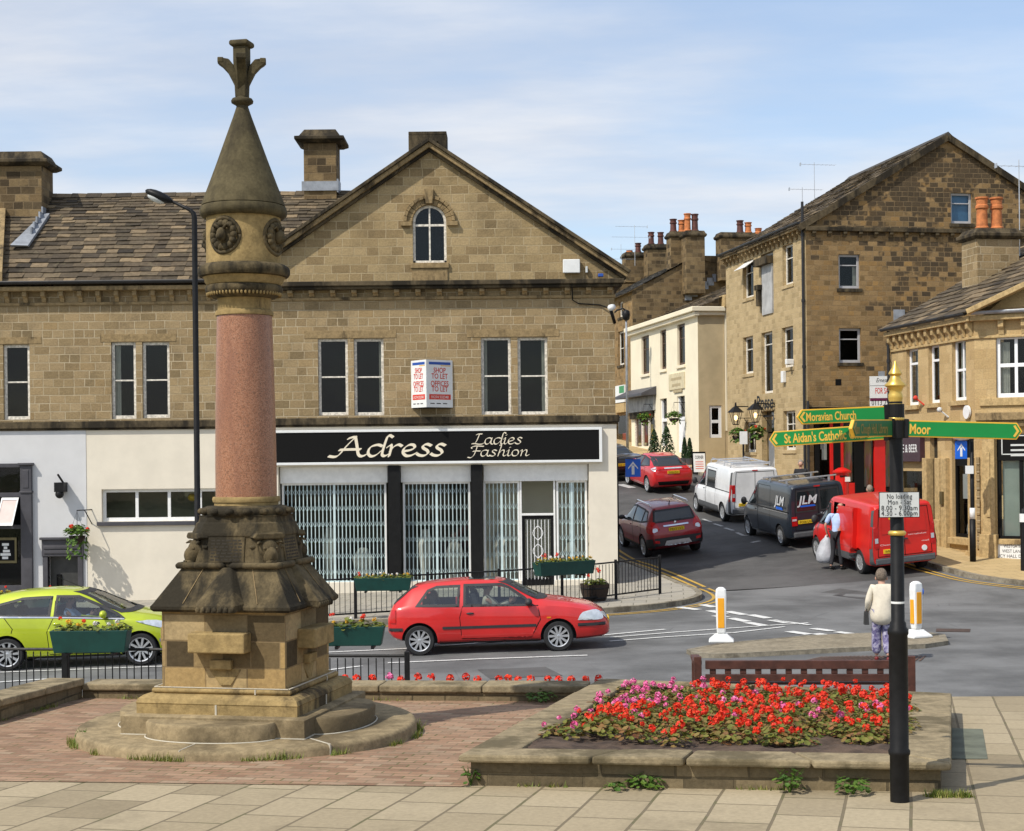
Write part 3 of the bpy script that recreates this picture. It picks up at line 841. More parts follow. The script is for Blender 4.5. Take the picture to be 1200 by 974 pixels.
for k in range(4):
 mb=MB(Matrix.Rotation(k*math.pi/2,4,'Z'))
 n=26;arc=[(.56*math.cos(math.pi*i/n),-.80-.30*math.sin(math.pi*i/n))for i in range(n+1)]
 arc=[(-p[0],p[1])for p in arc]
 top=[(p[0]*.975,-.80+(p[1]+.80)*.96)for p in arc]
 mb.loft([[(p[0],p[1]+.01,ZP-.02)for p in arc],[(p[0],p[1],.25)for p in arc],[(p[0],p[1],.268)for p in top]])
 mbuild(mb,'half_round_step',m['step'],auto=40)
 mb=MB(Matrix.Rotation(k*math.pi/2,4,'Z'))
 mb.tube([(p[0]*1.012,-.80+(p[1]+.80)*1.03-.002,ZP+.002)for p in arc],.006,6)
 mb.box(-.80,.80,-.806,-.798,ZP+.0,ZP+.008)
 mbuild(mb,'mortar_joint',m['caulk'])
mb=MB();mb.loft([sq(.705,.29),sq(.705,.375),sq(.71,.385),sq(.695,.42),sq(.66,.445),sq(.64,.45)])
mbuild(mb,'base_moulding',m['mono'],bevel=.01)
mb=MB();mb.loft([sq(.585,.445),sq(.605,.458),sq(.612,.475),sq(.605,.492),sq(.58,.503)])
mbuild(mb,'base_moulding',m['mono'],auto=50)
mb=MB()
for k in range(4):
 mb.m=Matrix.Rotation(k*math.pi/2,4,'Z');mb.box(-.70,.70,-.712,-.70,.289,.295);mb.box(-.59,.59,-.60,-.585,.500,.506);mb.box(-.008,.008,-.7105,-.69,.29,.38);mb.box(.3,.312,-.614,-.59,.455,.495)
mbuild(mb,'mortar_joint',m['caulk'])
BH=.545
mb=MB();mb.loft([sq(BH,.50),sq(BH,1.17)]);mbuild(mb,'block_shaft',m['mono_block'],bevel=.012)
for k in range(4):
 Q=Matrix.Rotation(k*math.pi/2,4,'Z')
 mb=MB(Q);mb.box(-.25,.25,-.70,-.54,.80,.965);mbuild(mb,'water_basin',m['mono'],bevel=.012)
 mb=MB(Q);mb.box(-.10,.09,-.60,-.54,.655,.735);mbuild(mb,'spout_block',m['mono'],bevel=.01)
 mb=MB(Q);mb.loft([[(-.14,-.5445,.66),(.17,-.5445,.66),(.17,-.53,.66),(-.14,-.53,.66)],[(-.02,-.56,.52),(.07,-.56,.52),(.07,-.53,.52),(-.02,-.53,.52)]]);mbuild(mb,'waste_shield',m['mono'],bevel=.006)
mb=MB()
mb.loft([sq(.55,1.125),sq(.595,1.13),sq(.617,1.15),sq(.617,1.175),sq(.60,1.195),sq(.42,1.48),sq(.35,1.485)])
mbuild(mb,'sloping_skirt',m['mono_dark'],bevel=.012)
for k in range(4):
 Q=Matrix.Rotation(k*math.pi/2,4,'Z');mb=MB(Q)
 lo=[(-.21,-.60,1.155),(-.17,-.715,1.13),(.17,-.715,1.13),(.21,-.60,1.155),(.21,-.45,1.15),(-.21,-.45,1.15)]
 l2=[(-.21,-.60,1.20),(-.165,-.708,1.19),(.165,-.708,1.19),(.21,-.60,1.20),(.21,-.45,1.2),(-.21,-.45,1.2)]
 hi=[(-.06,-.41,1.49),(-.035,-.455,1.49),(.035,-.455,1.49),(.06,-.41,1.49),(.06,-.3,1.49),(-.06,-.3,1.49)]
 mb.loft([lo,l2,hi])
 mbuild(mb,'gablet',m['mono_dark'],bevel=.012)
 mb=MB(Q)
 for i in range(7):mb.ell((-.15+.05*i,-.71,1.158),(.022,.016,.026),8,6)
 mbuild(mb,'scalloped_edge',m['mono_dark'],smooth=True)
 mb=MB(Q);
 for sx in(-1,1):mb.tube([(sx*.33,-.603,1.2),(sx*.22,-.424,1.48)],.004,5)
 mbuild(mb,'mortar_joint',m['trim'])
mb=MB()
for k in range(4):
 mb.m=Matrix.Rotation(k*math.pi/2,4,'Z')
 for a,b in((-.455,-.03),(.03,.455)):
  mb.tube([(a,-.43,1.497),(a+.02,-.435,1.505),(b-.02,-.435,1.505),(b,-.425,1.497)],[.022,.028,.028,.02],10)
mbuild(mb,'roll_moulding',m['mono_dark'],smooth=True)
z0,z1=1.485,1.86
mb=MB();mb.loft([sq(.41,z0,.13),sq(.415,z0+.05,.14),sq(.385,z0+.25,.14),sq(.40,z0+.265,.14),sq(.395,z0+.29,.14),sq(.36,z1,.12)])
mbuild(mb,'inscription_block',m['mono_dark'],bevel=.01)
for k in range(4):
 Q=Matrix.Rotation(k*math.pi/2,4,'Z')
 Pm=Q@Matrix.Translation((-.02,-.4025,z0+.15))@Matrix.Rotation(R(-8.2),4,'X')@Matrix.Scale(.82,4)
 mb=MB(Pm);mb.box(-.20,.20,-.012,.02,-.13,.13);mbuild(mb,'plaque',m['mono_dark'],bevel=.006)
 mb=MB(Pm)
 for i in range(7):
  x0=-.165
  while x0<.15:
   wdt=rnd.uniform(.02,.06);mb.box(x0,min(.17,x0+wdt),-.0135,-.011,.10-.033*i-.012,.10-.033*i+.004);x0+=wdt+.016
 mbuild(mb,'inscription',mat('incised_shadowless_letters',(.03,.025,.018),.9,0)if k==0 else bpy.data.materials['incised_shadowless_letters'])  # rows of thin dark bars stand for illegible letters
 Hm=Q@Matrix.Rotation(R(45),4,'Z')@Matrix.Translation((0,-.452,z0+.13))@Matrix.Diagonal((.8,.85,.72,1))
 mb=MB(Hm)
 mb.ell((0,.03,.03),(.12,.12,.14),14,10);mb.ell((0,-.05,-.04),(.075,.09,.11),12,8);mb.ell((0,-.075,-.11),(.062,.06,.045),10,6)
 for sx in(-1,1):
  mb.ell((sx*.125,.03,.06),(.075,.03,.032),10,6)
  mb.tube([(sx*.06,.0,.10),(sx*.12,-.03,.12),(sx*.15,-.06,.10)],[.026,.02,.008],7)
  mb.ell((sx*.065,-.06,.045),(.02,.018,.018),8,5)
  mb.ell((sx*.026,-.128,-.105),(.012,.01,.012),6,4)
 mbuild(mb,'carved_head',m['mono_dark'],smooth=True)
 mb=MB(Hm);mb.prism([(-.19,.17),(-.15,.225),(.15,.225),(.19,.17),(.15,.15),(-.15,.15)],-.05,.1);mbuild(mb,'carved_brow',m['mono_dark'],bevel=.012)
ro=.40
mb=MB();mb.loft([sq(.365,1.85,.12),sq(.345,1.87,.12),sq(.34,1.91,.12),sq(.35,1.92,.13)]);mbuild(mb,'neck_block',m['mono_dark'],bevel=.012)
mb=MB();mb.lathe([(.3,1.90),(.36,1.91),(.378,1.93),(.382,1.955),(.372,1.98),(.34,1.995),(.29,2.0)],48);mbuild(mb,'carved_ring',m['mono_dark'],auto=40)if False else None
for i in range(16):
 a=2*math.pi*i/16;mb.ell((.375*math.cos(a),.375*math.sin(a),1.953),(.045,.045,.03),8,5)
mbuild(mb,'carved_ring',m['mono_dark'],auto=50)
zc0,zc1=mz(582),mz(371)
mb=MB();mb.lathe([(.275,1.99),(.275,zc0-.05),(.285,zc0-.045),(.292,zc0-.02),(.285,zc0),(.25,zc0+.002)],48);mbuild(mb,'column_foot',m['mono'],auto=40)
mb=MB();mb.lathe([(.262,zc0+.001),(.262,zc0+.3),(.256,zc0+.7),(.248,zc0+1.1),(.236,zc1)],64);mbuild(mb,'granite_column',m['granite'],auto=40)
def zr(*pr):return[(mr(r),mz(y))for r,y in pr]
mb=MB();mb.lathe(zr((30,371),(33.5,370.5),(34,367.5),(33,365),(31,364),(31,352),(32,350)),48);mbuild(mb,'column_collar',m['mono'],auto=40)
mb=MB();mb.lathe(zr((31,351),(36,350),(43,345),(45,342),(45,338),(43,335.5),(38,335)),64);mbuild(mb,'capital',m['mono_dark'],auto=40)
mb=MB()
for i in range(60):
 a=2*math.pi*i/60;mb.ell((mr(42.5)*math.cos(a),mr(42.5)*math.sin(a),mz(345.5)),(.012,.012,.022),6,4)
mbuild(mb,'bead_row',m['mono'],smooth=True)
mb=MB();mb.lathe(zr((38,336),(43,335),(46,331),(46,329),(48,326),(40,325)),64);mbuild(mb,'capital_moulding',m['mono'],auto=40)
mb=MB();mb.lathe(zr((44,326),(51.5,325),(53.5,322),(53.5,317),(52,314),(48,311.5),(43,311)),64);mbuild(mb,'drum_base',m['mono_dark'],auto=40)
mb=MB();mb.lathe(zr((43.5,312),(43.5,300),(43.2,255),(42,254)),64);mbuild(mb,'drum',m['mono'],auto=40)
for k in range(4):
 a=R(-90+12.5-22)+k*math.pi/2-0
 Q=Matrix.Rotation(a+math.pi/2,4,'Z')@Matrix.Translation((0,-mr(43.3),mz(281)))
 rr=mr(18.5)
 mb=MB(Q);n=28
 mb.tube([(rr*math.cos(2*math.pi*i/n),.035*math.cos(2*math.pi*i/n)**2-.0,rr*1.08*math.sin(2*math.pi*i/n))for i in range(n+1)],.018,8)
 for i in range(14):
  aa=2*math.pi*i/14;mb.ell((rr*.72*math.cos(aa),.0,rr*.75*math.sin(aa)),(.034,.03,.034),8,5)
 mb.ell((0,.03,0),(rr*.8,.05,rr*.85),16,8);mb.ell((0,-.035,.0),(.042,.05,.062),12,8);mb.ell((0,-.07,-.02),(.025,.04,.03),8,6)
 for sx in(-1,1):mb.tube([(sx*.02,-.03,.05),(sx*.06,-.045,.085),(sx*.075,-.03,.06)],[.016,.013,.006],6)
 mbuild(mb,'medallion',m['mono_dark'],smooth=True)
mb=MB();mb.lathe(zr((42,256.5),(47,256),(50.5,252.5),(51,248),(49.5,243.5),(47,242.5),(47,241)),64);mbuild(mb,'cone_rim',m['mono_cone'],auto=40)
mb=MB();mb.lathe(zr((48.5,242),(48,239),(40,218),(30,191),(20,163),(11,138),(7,126),(6.5,123)),64);mbuild(mb,'cone',m['mono_cone'],auto=40)
mb=MB();mb.lathe(zr((6,125),(9,123),(12.5,121),(13,118.5),(11.5,116),(8,115),(7,114)),40);mbuild(mb,'finial_ring',m['mono_cone'],auto=50)
mb=MB()
def fr(hw,y):return[(mr(hw)*sx,mr(hw)*sy,mz(y))for sx,sy in((1,-1),(1,1),(-1,1),(-1,-1))]
mb.loft([fr(6.5,115),fr(7,100),fr(7.5,85),fr(8,72),fr(8,55)]);mb.loft([fr(9.5,55.5),fr(11.5,54),fr(11.5,50),fr(10,48.5)])
for k in range(4):
 mb.m=Matrix.Rotation(k*math.pi/2+R(20),4,'Z')
 path=[(4,104),(8,92),(12,82),(18,75),(24.5,72.5)]
 rings=[]
 for(r,y),tk in zip(path,(4,6.5,8,8.5,6)):
  rings.append([(mr(r-tk*.35),-mr(5.5),mz(y)+mr(tk)*.55),(mr(r+tk*.45),-mr(5.5),mz(y)-mr(tk)*.5),(mr(r+tk*.45),mr(5.5),mz(y)-mr(tk)*.5),(mr(r-tk*.35),mr(5.5),mz(y)+mr(tk)*.55)])
 mb.loft(rings);mb.box(mr(21),mr(28),-mr(6),mr(6),mz(75),mz(68.5))
mb.m=Matrix();mbuild(mb,'finial',m['mono_cone'],bevel=.008)
m=M_
def slates(mb,o,along,up,width,length,r0=.34,r1=.2,seed=1,inside=None,t=.028,wmin=.26,wmax=.55):
 rg=random.Random(seed);along=Vector(along).normalized();up=Vector(up).normalized();n=along.cross(up)
 if n.z<0:n=-n
 o=Vector(o);v=0.
 while v<length-.02:
  hgt=lerp(r0,r1,v/length);v1=min(length,v+hgt*1.35);u=-rg.uniform(0,.3)
  while u<width:
   w=rg.uniform(wmin,wmax);u1=min(width,u+w-.006);u0=max(0,u)
   if u1-u0>.05 and(inside is None or inside((u0+u1)/2,v+hgt/2)):
    a,b=t+rg.uniform(0,.022),rg.uniform(-.008,.012)
    dv=rg.uniform(-.025,.02)
    P=lambda uu,vv,k:o+along*uu+up*vv+n*k
    c=rg.uniform(-.01,.01)
    q=[P(u0,v+dv,a+c),P(u1,v+dv,a-c),P(u1,v1,b),P(u0,v1,b),P(u0,v+dv,a+c-t-.012),P(u1,v+dv,a-c-t-.012)]
    if along.cross(up).z>=0:mb.add(q,[(0,1,2,3),(4,5,1,0)])
    else:mb.add(q,[(3,2,1,0),(0,1,5,4)])
   u+=w
  v+=hgt
def window(root,L,x0,x1,z0,z1,v=(),hb=(.5,),fw=.06,fm=None,depth=.14,sill=None,curtain=None,arch=False,bw=.035,gm=None,sillw=.06,z=0):
 fm=fm or m['oldwhite'];gm=gm or m['glass'];Q=L.mat(z)
 mb=MB(Q);y0,y1=depth-.055,depth
 if arch:
  cx,r=(x0+x1)/2,(x1-x0)/2;zs=z1-r;n=14
  out=[(cx+r*math.cos(math.pi*i/n),zs+r*math.sin(math.pi*i/n))for i in range(n+1)]
  inn=[(cx+(r-fw)*math.cos(math.pi*i/n),zs+(r-fw)*math.sin(math.pi*i/n))for i in range(n+1)]
  for i in range(n):mb.prism([out[i],out[i+1],inn[i+1],inn[i]],y0,y1)
  mb.box(x0,x0+fw,y0,y1,z0,zs);mb.box(x1-fw,x1,y0,y1,z0,zs);mb.box(x0,x1,y0,y1,z0,z0+fw)
  mb.box(x0+fw,x1-fw,y0+.003,y1-.003,zs-.12,zs-.06);mb.box(cx-.022,cx+.022,y0+.005,y1-.005,z0+fw,z1-fw)
  poly=[(x0+.02,z0+.02),(x1-.02,z0+.02)]+out
 else:
  mb.box(x0,x0+fw,y0,y1,z0,z1);mb.box(x1-fw,x1,y0,y1,z0,z1)
  mb.box(x0+fw,x1-fw,y0,y1,z0,z0+fw*1.15);mb.box(x0+fw,x1-fw,y0,y1,z1-fw,z1)
  for f in v:
   x=lerp(x0,x1,f);mb.box(x-bw/2,x+bw/2,y0+.004,y1-.004,z0+fw,z1-fw)
  for f in hb:
   zz=lerp(z0,z1,f);mb.box(x0+fw,x1-fw,y0+.002,y1-.006,zz-bw*.6,zz+bw*.6)
  poly=[(x0+.01,z0+.01),(x1-.01,z0+.01),(x1-.01,z1-.01),(x0+.01,z1-.01)]
 fr=mb.build('window',fm,root,bevel=.006)
 g=MB(Q);g.add([(p[0],y1-.02,p[1])for p in poly],[tuple(range(len(poly)))])
 g.build('pane',gm,fr)
 if sill is not None:
  s=MB(Q);s.box(x0-.08,x1+.08,-sillw,depth-.01,z0-.14,z0-.003);s.build('sill',sill,fr,bevel=.01)
 if curtain:
  c=MB(Q)
  for a,b,c0,c1 in curtain:
   n=8
   for i in range(n):
    xa,xb=lerp(x0,x1,lerp(a,b,i/n)),lerp(x0,x1,lerp(a,b,(i+1)/n));ya,yb=y1+.08+.03*(i%2),y1+.08+.03*((i+1)%2)
    c.quad((xa,ya,lerp(z0,z1,c0)),(xb,yb,lerp(z0,z1,c0)),(xb,yb,lerp(z0,z1,c1)),(xa,ya,lerp(z0,z1,c1)))
  c.build('curtain',m['curtain'],fr)
 return fr
def rect(x0,z0,x1,z1):return[(x0,z0),(x1,z0),(x1,z1),(x0,z1)]
def chimney(root,c,z0,z1,wx,wy,ang,mt,capm,pots=(),cap=.16,over=.12,tier=True,name='chimney',pot_h=.6):
 Q=Matrix.Translation((c[0],c[1],0))@Matrix.Rotation(ang,4,'Z')
 mb=MB(Q);mb.box(-wx/2,wx/2,-wy/2,wy/2,z0,z1-cap)
 o=mb.build(name,mt,root,bevel=.015)
 mb=MB(Q);a,b=wx/2,wy/2
 if tier:
  mb.loft([[(-a-k,-b-k,z),(a+k,-b-k,z),(a+k,b+k,z),(-a-k,b+k,z)]for k,z in((-.0,z1-cap-.06),(over*.4,z1-cap-.05),(over,z1-cap+.03),(over,z1-cap+.12),(over*.5,z1-cap+.15),(-.02,z1),)])
 else:
  mb.box(-a-over,a+over,-b-over,b+over,z1-cap,z1)
 mb.build('chimney_cap',capm,o,bevel=.012)
 for px,mt2,hh,rr in pots:
  mb=MB(Q);mb.lathe([(rr*1.1,z1-.03),(rr*1.1,z1+.08),(rr*.9,z1+.11),(rr*.82,z1+hh*.62),(rr*1.02,z1+hh*.66),(rr*1.02,z1+hh*.74),(rr*.85,z1+hh*.77),(rr*.9,z1+hh*.93),(rr*1.08,z1+hh*.95),(rr*1.08,z1+hh),(rr*.75,z1+hh),(rr*.7,z1+hh-.2)],16,(px,0,0))
  mb.build('chimney_pot',mt2,o,auto=40)
 return o
def brackets(root,L,xs,z0,z1,d=.22,w=.12,mt=None,z=0):
 p=None
 for x in xs:
  Q=L.mat(z)@Matrix.Translation((x,0,0))
  if p is None:
   mb=MB(Q);mb.prism([(-.01,z0),(-d*.35,z0),(-d*.55,lerp(z0,z1,.35)),(-d,lerp(z0,z1,.55)),(-d,z1),(-.01,z1)],-w/2,w/2,'x')
   p=mb.build('bracket',mt,root,bevel=.008);first=x
   dirv=(WM[root.name].inverted()@L.mat()).to_3x3()@Vector((1,0,0))
  else:
   c=p.copy();COL.objects.link(c);c.parent=root;c.location=p.location+dirv*(x-first)
def gutter(root,L,x0,x1,z,y=-.34,mt=None):
 mb=MB(L.mat());n=8
 ring=lambda x:[(x,y+.07*math.cos(math.pi+math.pi*i/n),z+.075*math.sin(math.pi+math.pi*i/n))for i in range(n+1)]+[(x,y+.06,z+.02),(x,y-.06,z+.02)]
 mb.loft([ring(x0),ring(x1)]);return mb.build('gutter',mt or m['gutter'],root)
def aerial(root,base,hgt,arms,d=1.,ang=0.):
 Q=Matrix.Translation(base)@Matrix.Rotation(ang,4,'Z');mb=MB(Q);mb.tube([(0,0,0),(0,0,hgt)],.014,6)
 for z,l,side in arms:
  x0,x1=-l*.6*side,l*.4*side
  mb.tube([(x0,0,z),(x1,0,z)],.008,5)
  for i in range(9):
   x=lerp(x0,x1,i/8);mb.tube([(x,-.14,z),(x,.14,z)],.004,4)
  mb.box(x1-.01,x1+.01,-.07,.07,z-.07,z+.07)
 return mb.build('aerial',m['alu'],root)
FY=43.5
L=Line(0,FY,0.);W=L.sz
def X(px):return W(px,500)[0]
def Z(py,px=520):return W(px,py)[1]
shop=empty('gable_fronted_shop',(X(520),FY,-.05),'gabled sandstone shop building with black fascia reading Adress Ladies Fashion','shop')
xl,xr,xa=X(286),X(722),X(507)
zb,ze,zapex=Z(497),Z(330),Z(172,507)
zbase=-.6
wins=[]
for a,b,c,d,top,bot in((374,409,416,451,397,487),(565,600,608,643,395.5,486)):
 for p,q in((a,b),(c,d)):wins.append((X(p),Z(bot,p),X(q),Z(top,p)))
aw=(X(486.5),Z(308,500),X(526),Z(240,507))
cxa,ra=(aw[0]+aw[2])/2,(aw[2]-aw[0])/2
archhole=[(aw[0],aw[1]),(aw[2],aw[1])]+[(cxa+ra*math.cos(math.pi*i/14),aw[3]-ra+ra*math.sin(math.pi*i/14))for i in range(15)]
mb=MB(L.mat());mb.panel([(xl,zb),(xr,zb),(xr,ze),(xl,ze)],[rect(*w)for w in wins],.2)
mb.quad((xr,0,zbase),(xr-1.1,7.6,zbase),(xr-1.1,7.6,ze),(xr,0,ze));mb.quad((xr-1.1,7.6,zbase),(xl,7.6,zbase),(xl,7.6,ze),(xr-1.1,7.6,ze));mb.quad((xl,7.6,zbase),(xl,.3,zbase),(xl,.3,ze),(xl,7.6,ze))
mb.build('wall',m['stone'],shop)
mb=MB(L.mat());k=.0
gx0,gx1=xa-(zapex-ze)/math.tan(R(33.9)),xa+(zapex-ze)/math.tan(R(33.9))
mb.panel([(gx0,ze),(gx1,ze),(xa,zapex)],[archhole],.2,y=.02);mb.build('gable_wall',m['stone_gable'],shop)
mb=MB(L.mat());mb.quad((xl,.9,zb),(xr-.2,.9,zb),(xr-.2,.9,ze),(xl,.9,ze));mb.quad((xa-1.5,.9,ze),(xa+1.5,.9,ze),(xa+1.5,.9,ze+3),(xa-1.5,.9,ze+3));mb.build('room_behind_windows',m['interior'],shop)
for i,w in enumerate(wins):
 window(shop,L,*[w[j]for j in(0,2,1,3)],hb=(.5,),curtain=((None,((.82,.98,0,1),),((.02,.2,0,1),),((.8,.98,.0,1),))[i]),fw=.075)
window(shop,L,aw[0],aw[2],aw[1],aw[3],arch=True,fw=.07)
mb=MB(L.mat())
for a,c,ym,yb in((358,466,388,397),(549,657,386.5,395.5)):
 mb=MB(L.mat());mb.box(X(a),X(c),-.012,.1,Z(yb,a)+.002,Z(ym,a));mb.build('lintel',m['trim'],shop,bevel=.006)
mb=MB(L.mat())
for a,c,t_,b_ in((409.3,415.7,397,487),(600.3,607.7,395.5,486)):mb.box(X(a),X(c),.005,.19,Z(b_,a),Z(t_,a)-.002)
mb.build('window_mullion',m['trim'],shop,bevel=.006)
mb=MB(L.mat());mb.box(xl,xr+.1,-.14,.05,Z(496.5),Z(488.5));mb.box(xl,xr+.06,-.08,.05,Z(499),Z(496.5)-.002);mb.build('sill_band',m['trim_dark'],shop,bevel=.015)
mb=MB(L.mat());n=14;zc=aw[3]-ra
for i in range(n):
 a0,a1=math.pi*i/n+.01,math.pi*(i+1)/n-.01
 for r0,r1,y0 in((ra+.005,ra+.16,-.03),(ra+.16,ra+.25,-.09)):
  mb.prism([(cxa+r0*math.cos(a0),zc+r0*math.sin(a0)),(cxa+r1*math.cos(a0),zc+r1*math.sin(a0)),(cxa+r1*math.cos(a1),zc+r1*math.sin(a1)),(cxa+r0*math.cos(a1),zc+r0*math.sin(a1))],y0,.05)
for s in(-1,1):mb.box(cxa+s*(ra+.17)-.15,cxa+s*(ra+.17)+.15,-.1,.05,zc-.12,zc-.005)
mb.prism([(cxa-.09,zc+ra+.02),(cxa+.09,zc+ra+.02),(cxa+.13,zc+ra+.42),(cxa-.13,zc+ra+.42)],-.14,.06)
mb.build('window_arch',m['trim'],shop,bevel=.008)
mb=MB(L.mat());mb.box(aw[0]-.02,aw[2]+.02,-.02,.05,Z(329),aw[1]-.16);mb.build('apron_stone',m['trim'],shop)
mb=MB(L.mat());mb.box(aw[0]-.06,aw[2]+.06,-.06,.1,aw[1]-.15,aw[1]-.004);mb.build('sill',m['trim'],shop,bevel=.01)
mb=MB(L.mat());mb.box(xl,xr+.25,-.36,.1,Z(335.5),Z(330));mb.box(xl,xr+.2,-.28,.1,Z(339),Z(335.5)-.002);mb.build('cornice',m['trim_dark'],shop,bevel=.02)
mb=MB(L.mat());mb.box(xl,xr+.03,-.07,.05,Z(351),Z(347.5));mb.build('string_course',m['trim'],shop,bevel=.012)
brackets(shop,L,[X(343+24.9*i)for i in range(16)],Z(347),Z(339.5),.24,.14,m['trim'])
ru=Vector((math.cos(R(33.9)),0,math.sin(R(33.9))))
for s,gx in((1,gx0),(-1,gx1)):
 a=Vector((gx+s*.12,0,ze+.08));b=Vector((xa,0,zapex));nrm=Vector((-s*math.sin(R(33.9)),0,math.cos(R(33.9))))
 for nm,y0,y1,k0,k1,mt in(('verge_stone',-.30,.3,.08,.17,m['trim_dark']),('verge_moulding',-.22,.2,-.04,.078,m['trim']),('verge_moulding',-.12,.1,-.12,-.042,m['trim_dark'])):
  mb=MB(L.mat());A,B=a,b
  ring=lambda p,e:[(p.x+nrm.x*k0+e*k0,y0,p.z+nrm.z*k0),(p.x+nrm.x*k0+e*k0,y1,p.z+nrm.z*k0),(p.x+nrm.x*k1+e*k1,y1,p.z+nrm.z*k1),(p.x+nrm.x*k1+e*k1,y0,p.z+nrm.z*k1)]
  ra_=[(xa,y0,zapex+k0/math.cos(R(33.9))),(xa,y1,zapex+k0/math.cos(R(33.9))),(xa,y1,zapex+k1/math.cos(R(33.9))),(xa,y0,zapex+k1/math.cos(R(33.9)))]
  mb.loft([ring(A,0),ra_]);mb.build(nm,mt,shop,bevel=.012)
for s,gx,sd_ in((1,gx0,3),(-1,gx1,4)):
 rf=MB(L.mat());u=Vector((s*math.cos(R(33.9)),0,math.sin(R(33.9))));o=Vector((gx+s*.12,.25,ze+.08+.06))
 slates(rf,o,(0,1,0),u,7.6,(Vector((xa,0,zapex))-Vector((gx+s*.12,0,ze+.08))).length,seed=sd_)
 rf.quad(o,o+Vector((0,7.6,0)),o+Vector((0,7.6,0))+u*6.8,o+u*6.8)
 rf.build('roof',m['slate'],shop)
chimney(shop,(X(504),FY+.9),zapex-.9,Z(150,504),1.06,.9,0,m['trim_dark'],m['trim_dark'],cap=.1,over=.0,tier=False)
z0s,z1s=Z(683,400),Z(545.5,500)
hx0,hx1=X(326),X(690);dx0,dx1=X(610),X(649)
zf=Z(697.5,630)
hole=[(hx0,z0s),(dx0,z0s),(dx0,zf),(dx1,zf),(dx1,z0s),(hx1,z0s),(hx1,z1s),(hx0,z1s)]
mb=MB(L.mat());mb.panel([(X(322),zbase),(xr+.02,zbase),(xr+.02,Z(498.5)),(X(322),Z(498.5))],[hole],.55,y=-.03)
mb.quad((xr+.02,-.03,zbase),(xr-1.1+.02,7.6,zbase),(xr-1.1+.02,7.6,zb),(xr+.02,-.03,zb))
mb.build('painted_wall',m['cream'],shop)
mb=MB(L.mat());mb.box(xr-.0,xr+.03,-.045,.06,zbase,Z(660));mb.build('downpipe',m['gutter'],shop)
sx0,sx1,sz0,sz1=X(300),X(703.5),Z(541.5,500),Z(505,500)
mb=MB(L.mat());mb.box(sx0,sx1,-.15,-.02,sz0,sz1);fs=mb.build('fascia_sign',m['ink'],shop,bevel=.005)
mb=MB(L.mat())
for a,b,c,d in((sx0,sx1,sz0-.05,sz0+.02),(sx0,sx1,sz1-.02,sz1+.05),(sx1-.03,sx1+.05,sz0-.05,sz1+.05)):mb.box(a,b,-.175-.002*(b-a<1),-.02,c,d)
mb.build('sign_frame',m['signwhite'],fs,bevel=.008)
GL={'A':(1.05,[[(-.12,.02),(.06,-.02),(.2,.1),(.45,.6),(.72,1.05)],[(.72,1.05),(.76,.6),(.80,.12),(.9,.0),(1.02,.06)],[(.22,.36),(.5,.38),(.86,.38)],[(.5,.98),(.62,1.05),(.72,1.05)]]),'d':(.62,[[(.5,.55),(.36,.62),(.14,.5),(.06,.2),(.14,.0),(.3,.05),(.48,.3)],[(.84,1.04),(.74,1.13),(.66,1.0),(.54,.4),(.5,.08),(.58,.0),(.68,.08)]]),'r':(.48,[[(.06,.5),(.16,.6),(.17,.45),(.1,.0)],[(.14,.3),(.26,.52),(.4,.62),(.5,.54)]]),'e':(.5,[[(.1,.26),(.26,.3),(.42,.42),(.4,.58),(.26,.6),(.1,.42),(.06,.18),(.16,.0),(.32,.02),(.46,.14)]]),'s':(.44,[[(.44,.55),(.32,.63),(.2,.56),(.2,.42),(.32,.28),(.34,.12),(.22,.0),(.08,.02),(.0,.1)]]),'L':(.78,[[(.3,.93),(.44,1.0),(.66,1.0)],[(.5,.98),(.42,.7),(.28,.25),(.12,.04)],[(.0,.05),(.16,.07),(.42,.0),(.66,.02),(.8,.15)]]),'a':(.58,[[(.48,.55),(.34,.62),(.14,.5),(.06,.2),(.14,.0),(.3,.06),(.44,.32),(.52,.6)],[(.52,.6),(.44,.2),(.46,.04),(.56,.0),(.66,.1)]]),'i':(.3,[[(.06,.48),(.18,.6),(.14,.35),(.1,.1),(.16,.0),(.28,.1)],[(.22,.84),(.27,.88)]]),'F':(.72,[[(.3,.98),(.5,1.04),(.95,1.0)],[(.56,1.0),(.48,.6),(.34,.1),(.16,-.14),(-.02,-.1)],[(.3,.5),(.52,.54),(.74,.52)],[(.3,.98),(.2,.9),(.24,.8)]]),'h':(.58,[[(.3,1.12),(.28,.9),(.16,.4),(.08,.0)],[(.16,.3),(.3,.54),(.44,.6),(.46,.42),(.4,.12),(.46,.0),(.58,.08)],[(.3,1.12),(.2,1.1)]]),'o':(.52,[[(.3,.61),(.14,.52),(.06,.24),(.12,.03),(.26,.0),(.4,.12),(.46,.38),(.4,.57),(.3,.61)]]),'n':(.58,[[(.06,.5),(.16,.6),(.16,.45),(.08,.0)],[(.14,.3),(.28,.52),(.42,.61),(.45,.42),(.38,.12),(.44,.0),(.58,.1)]]),}
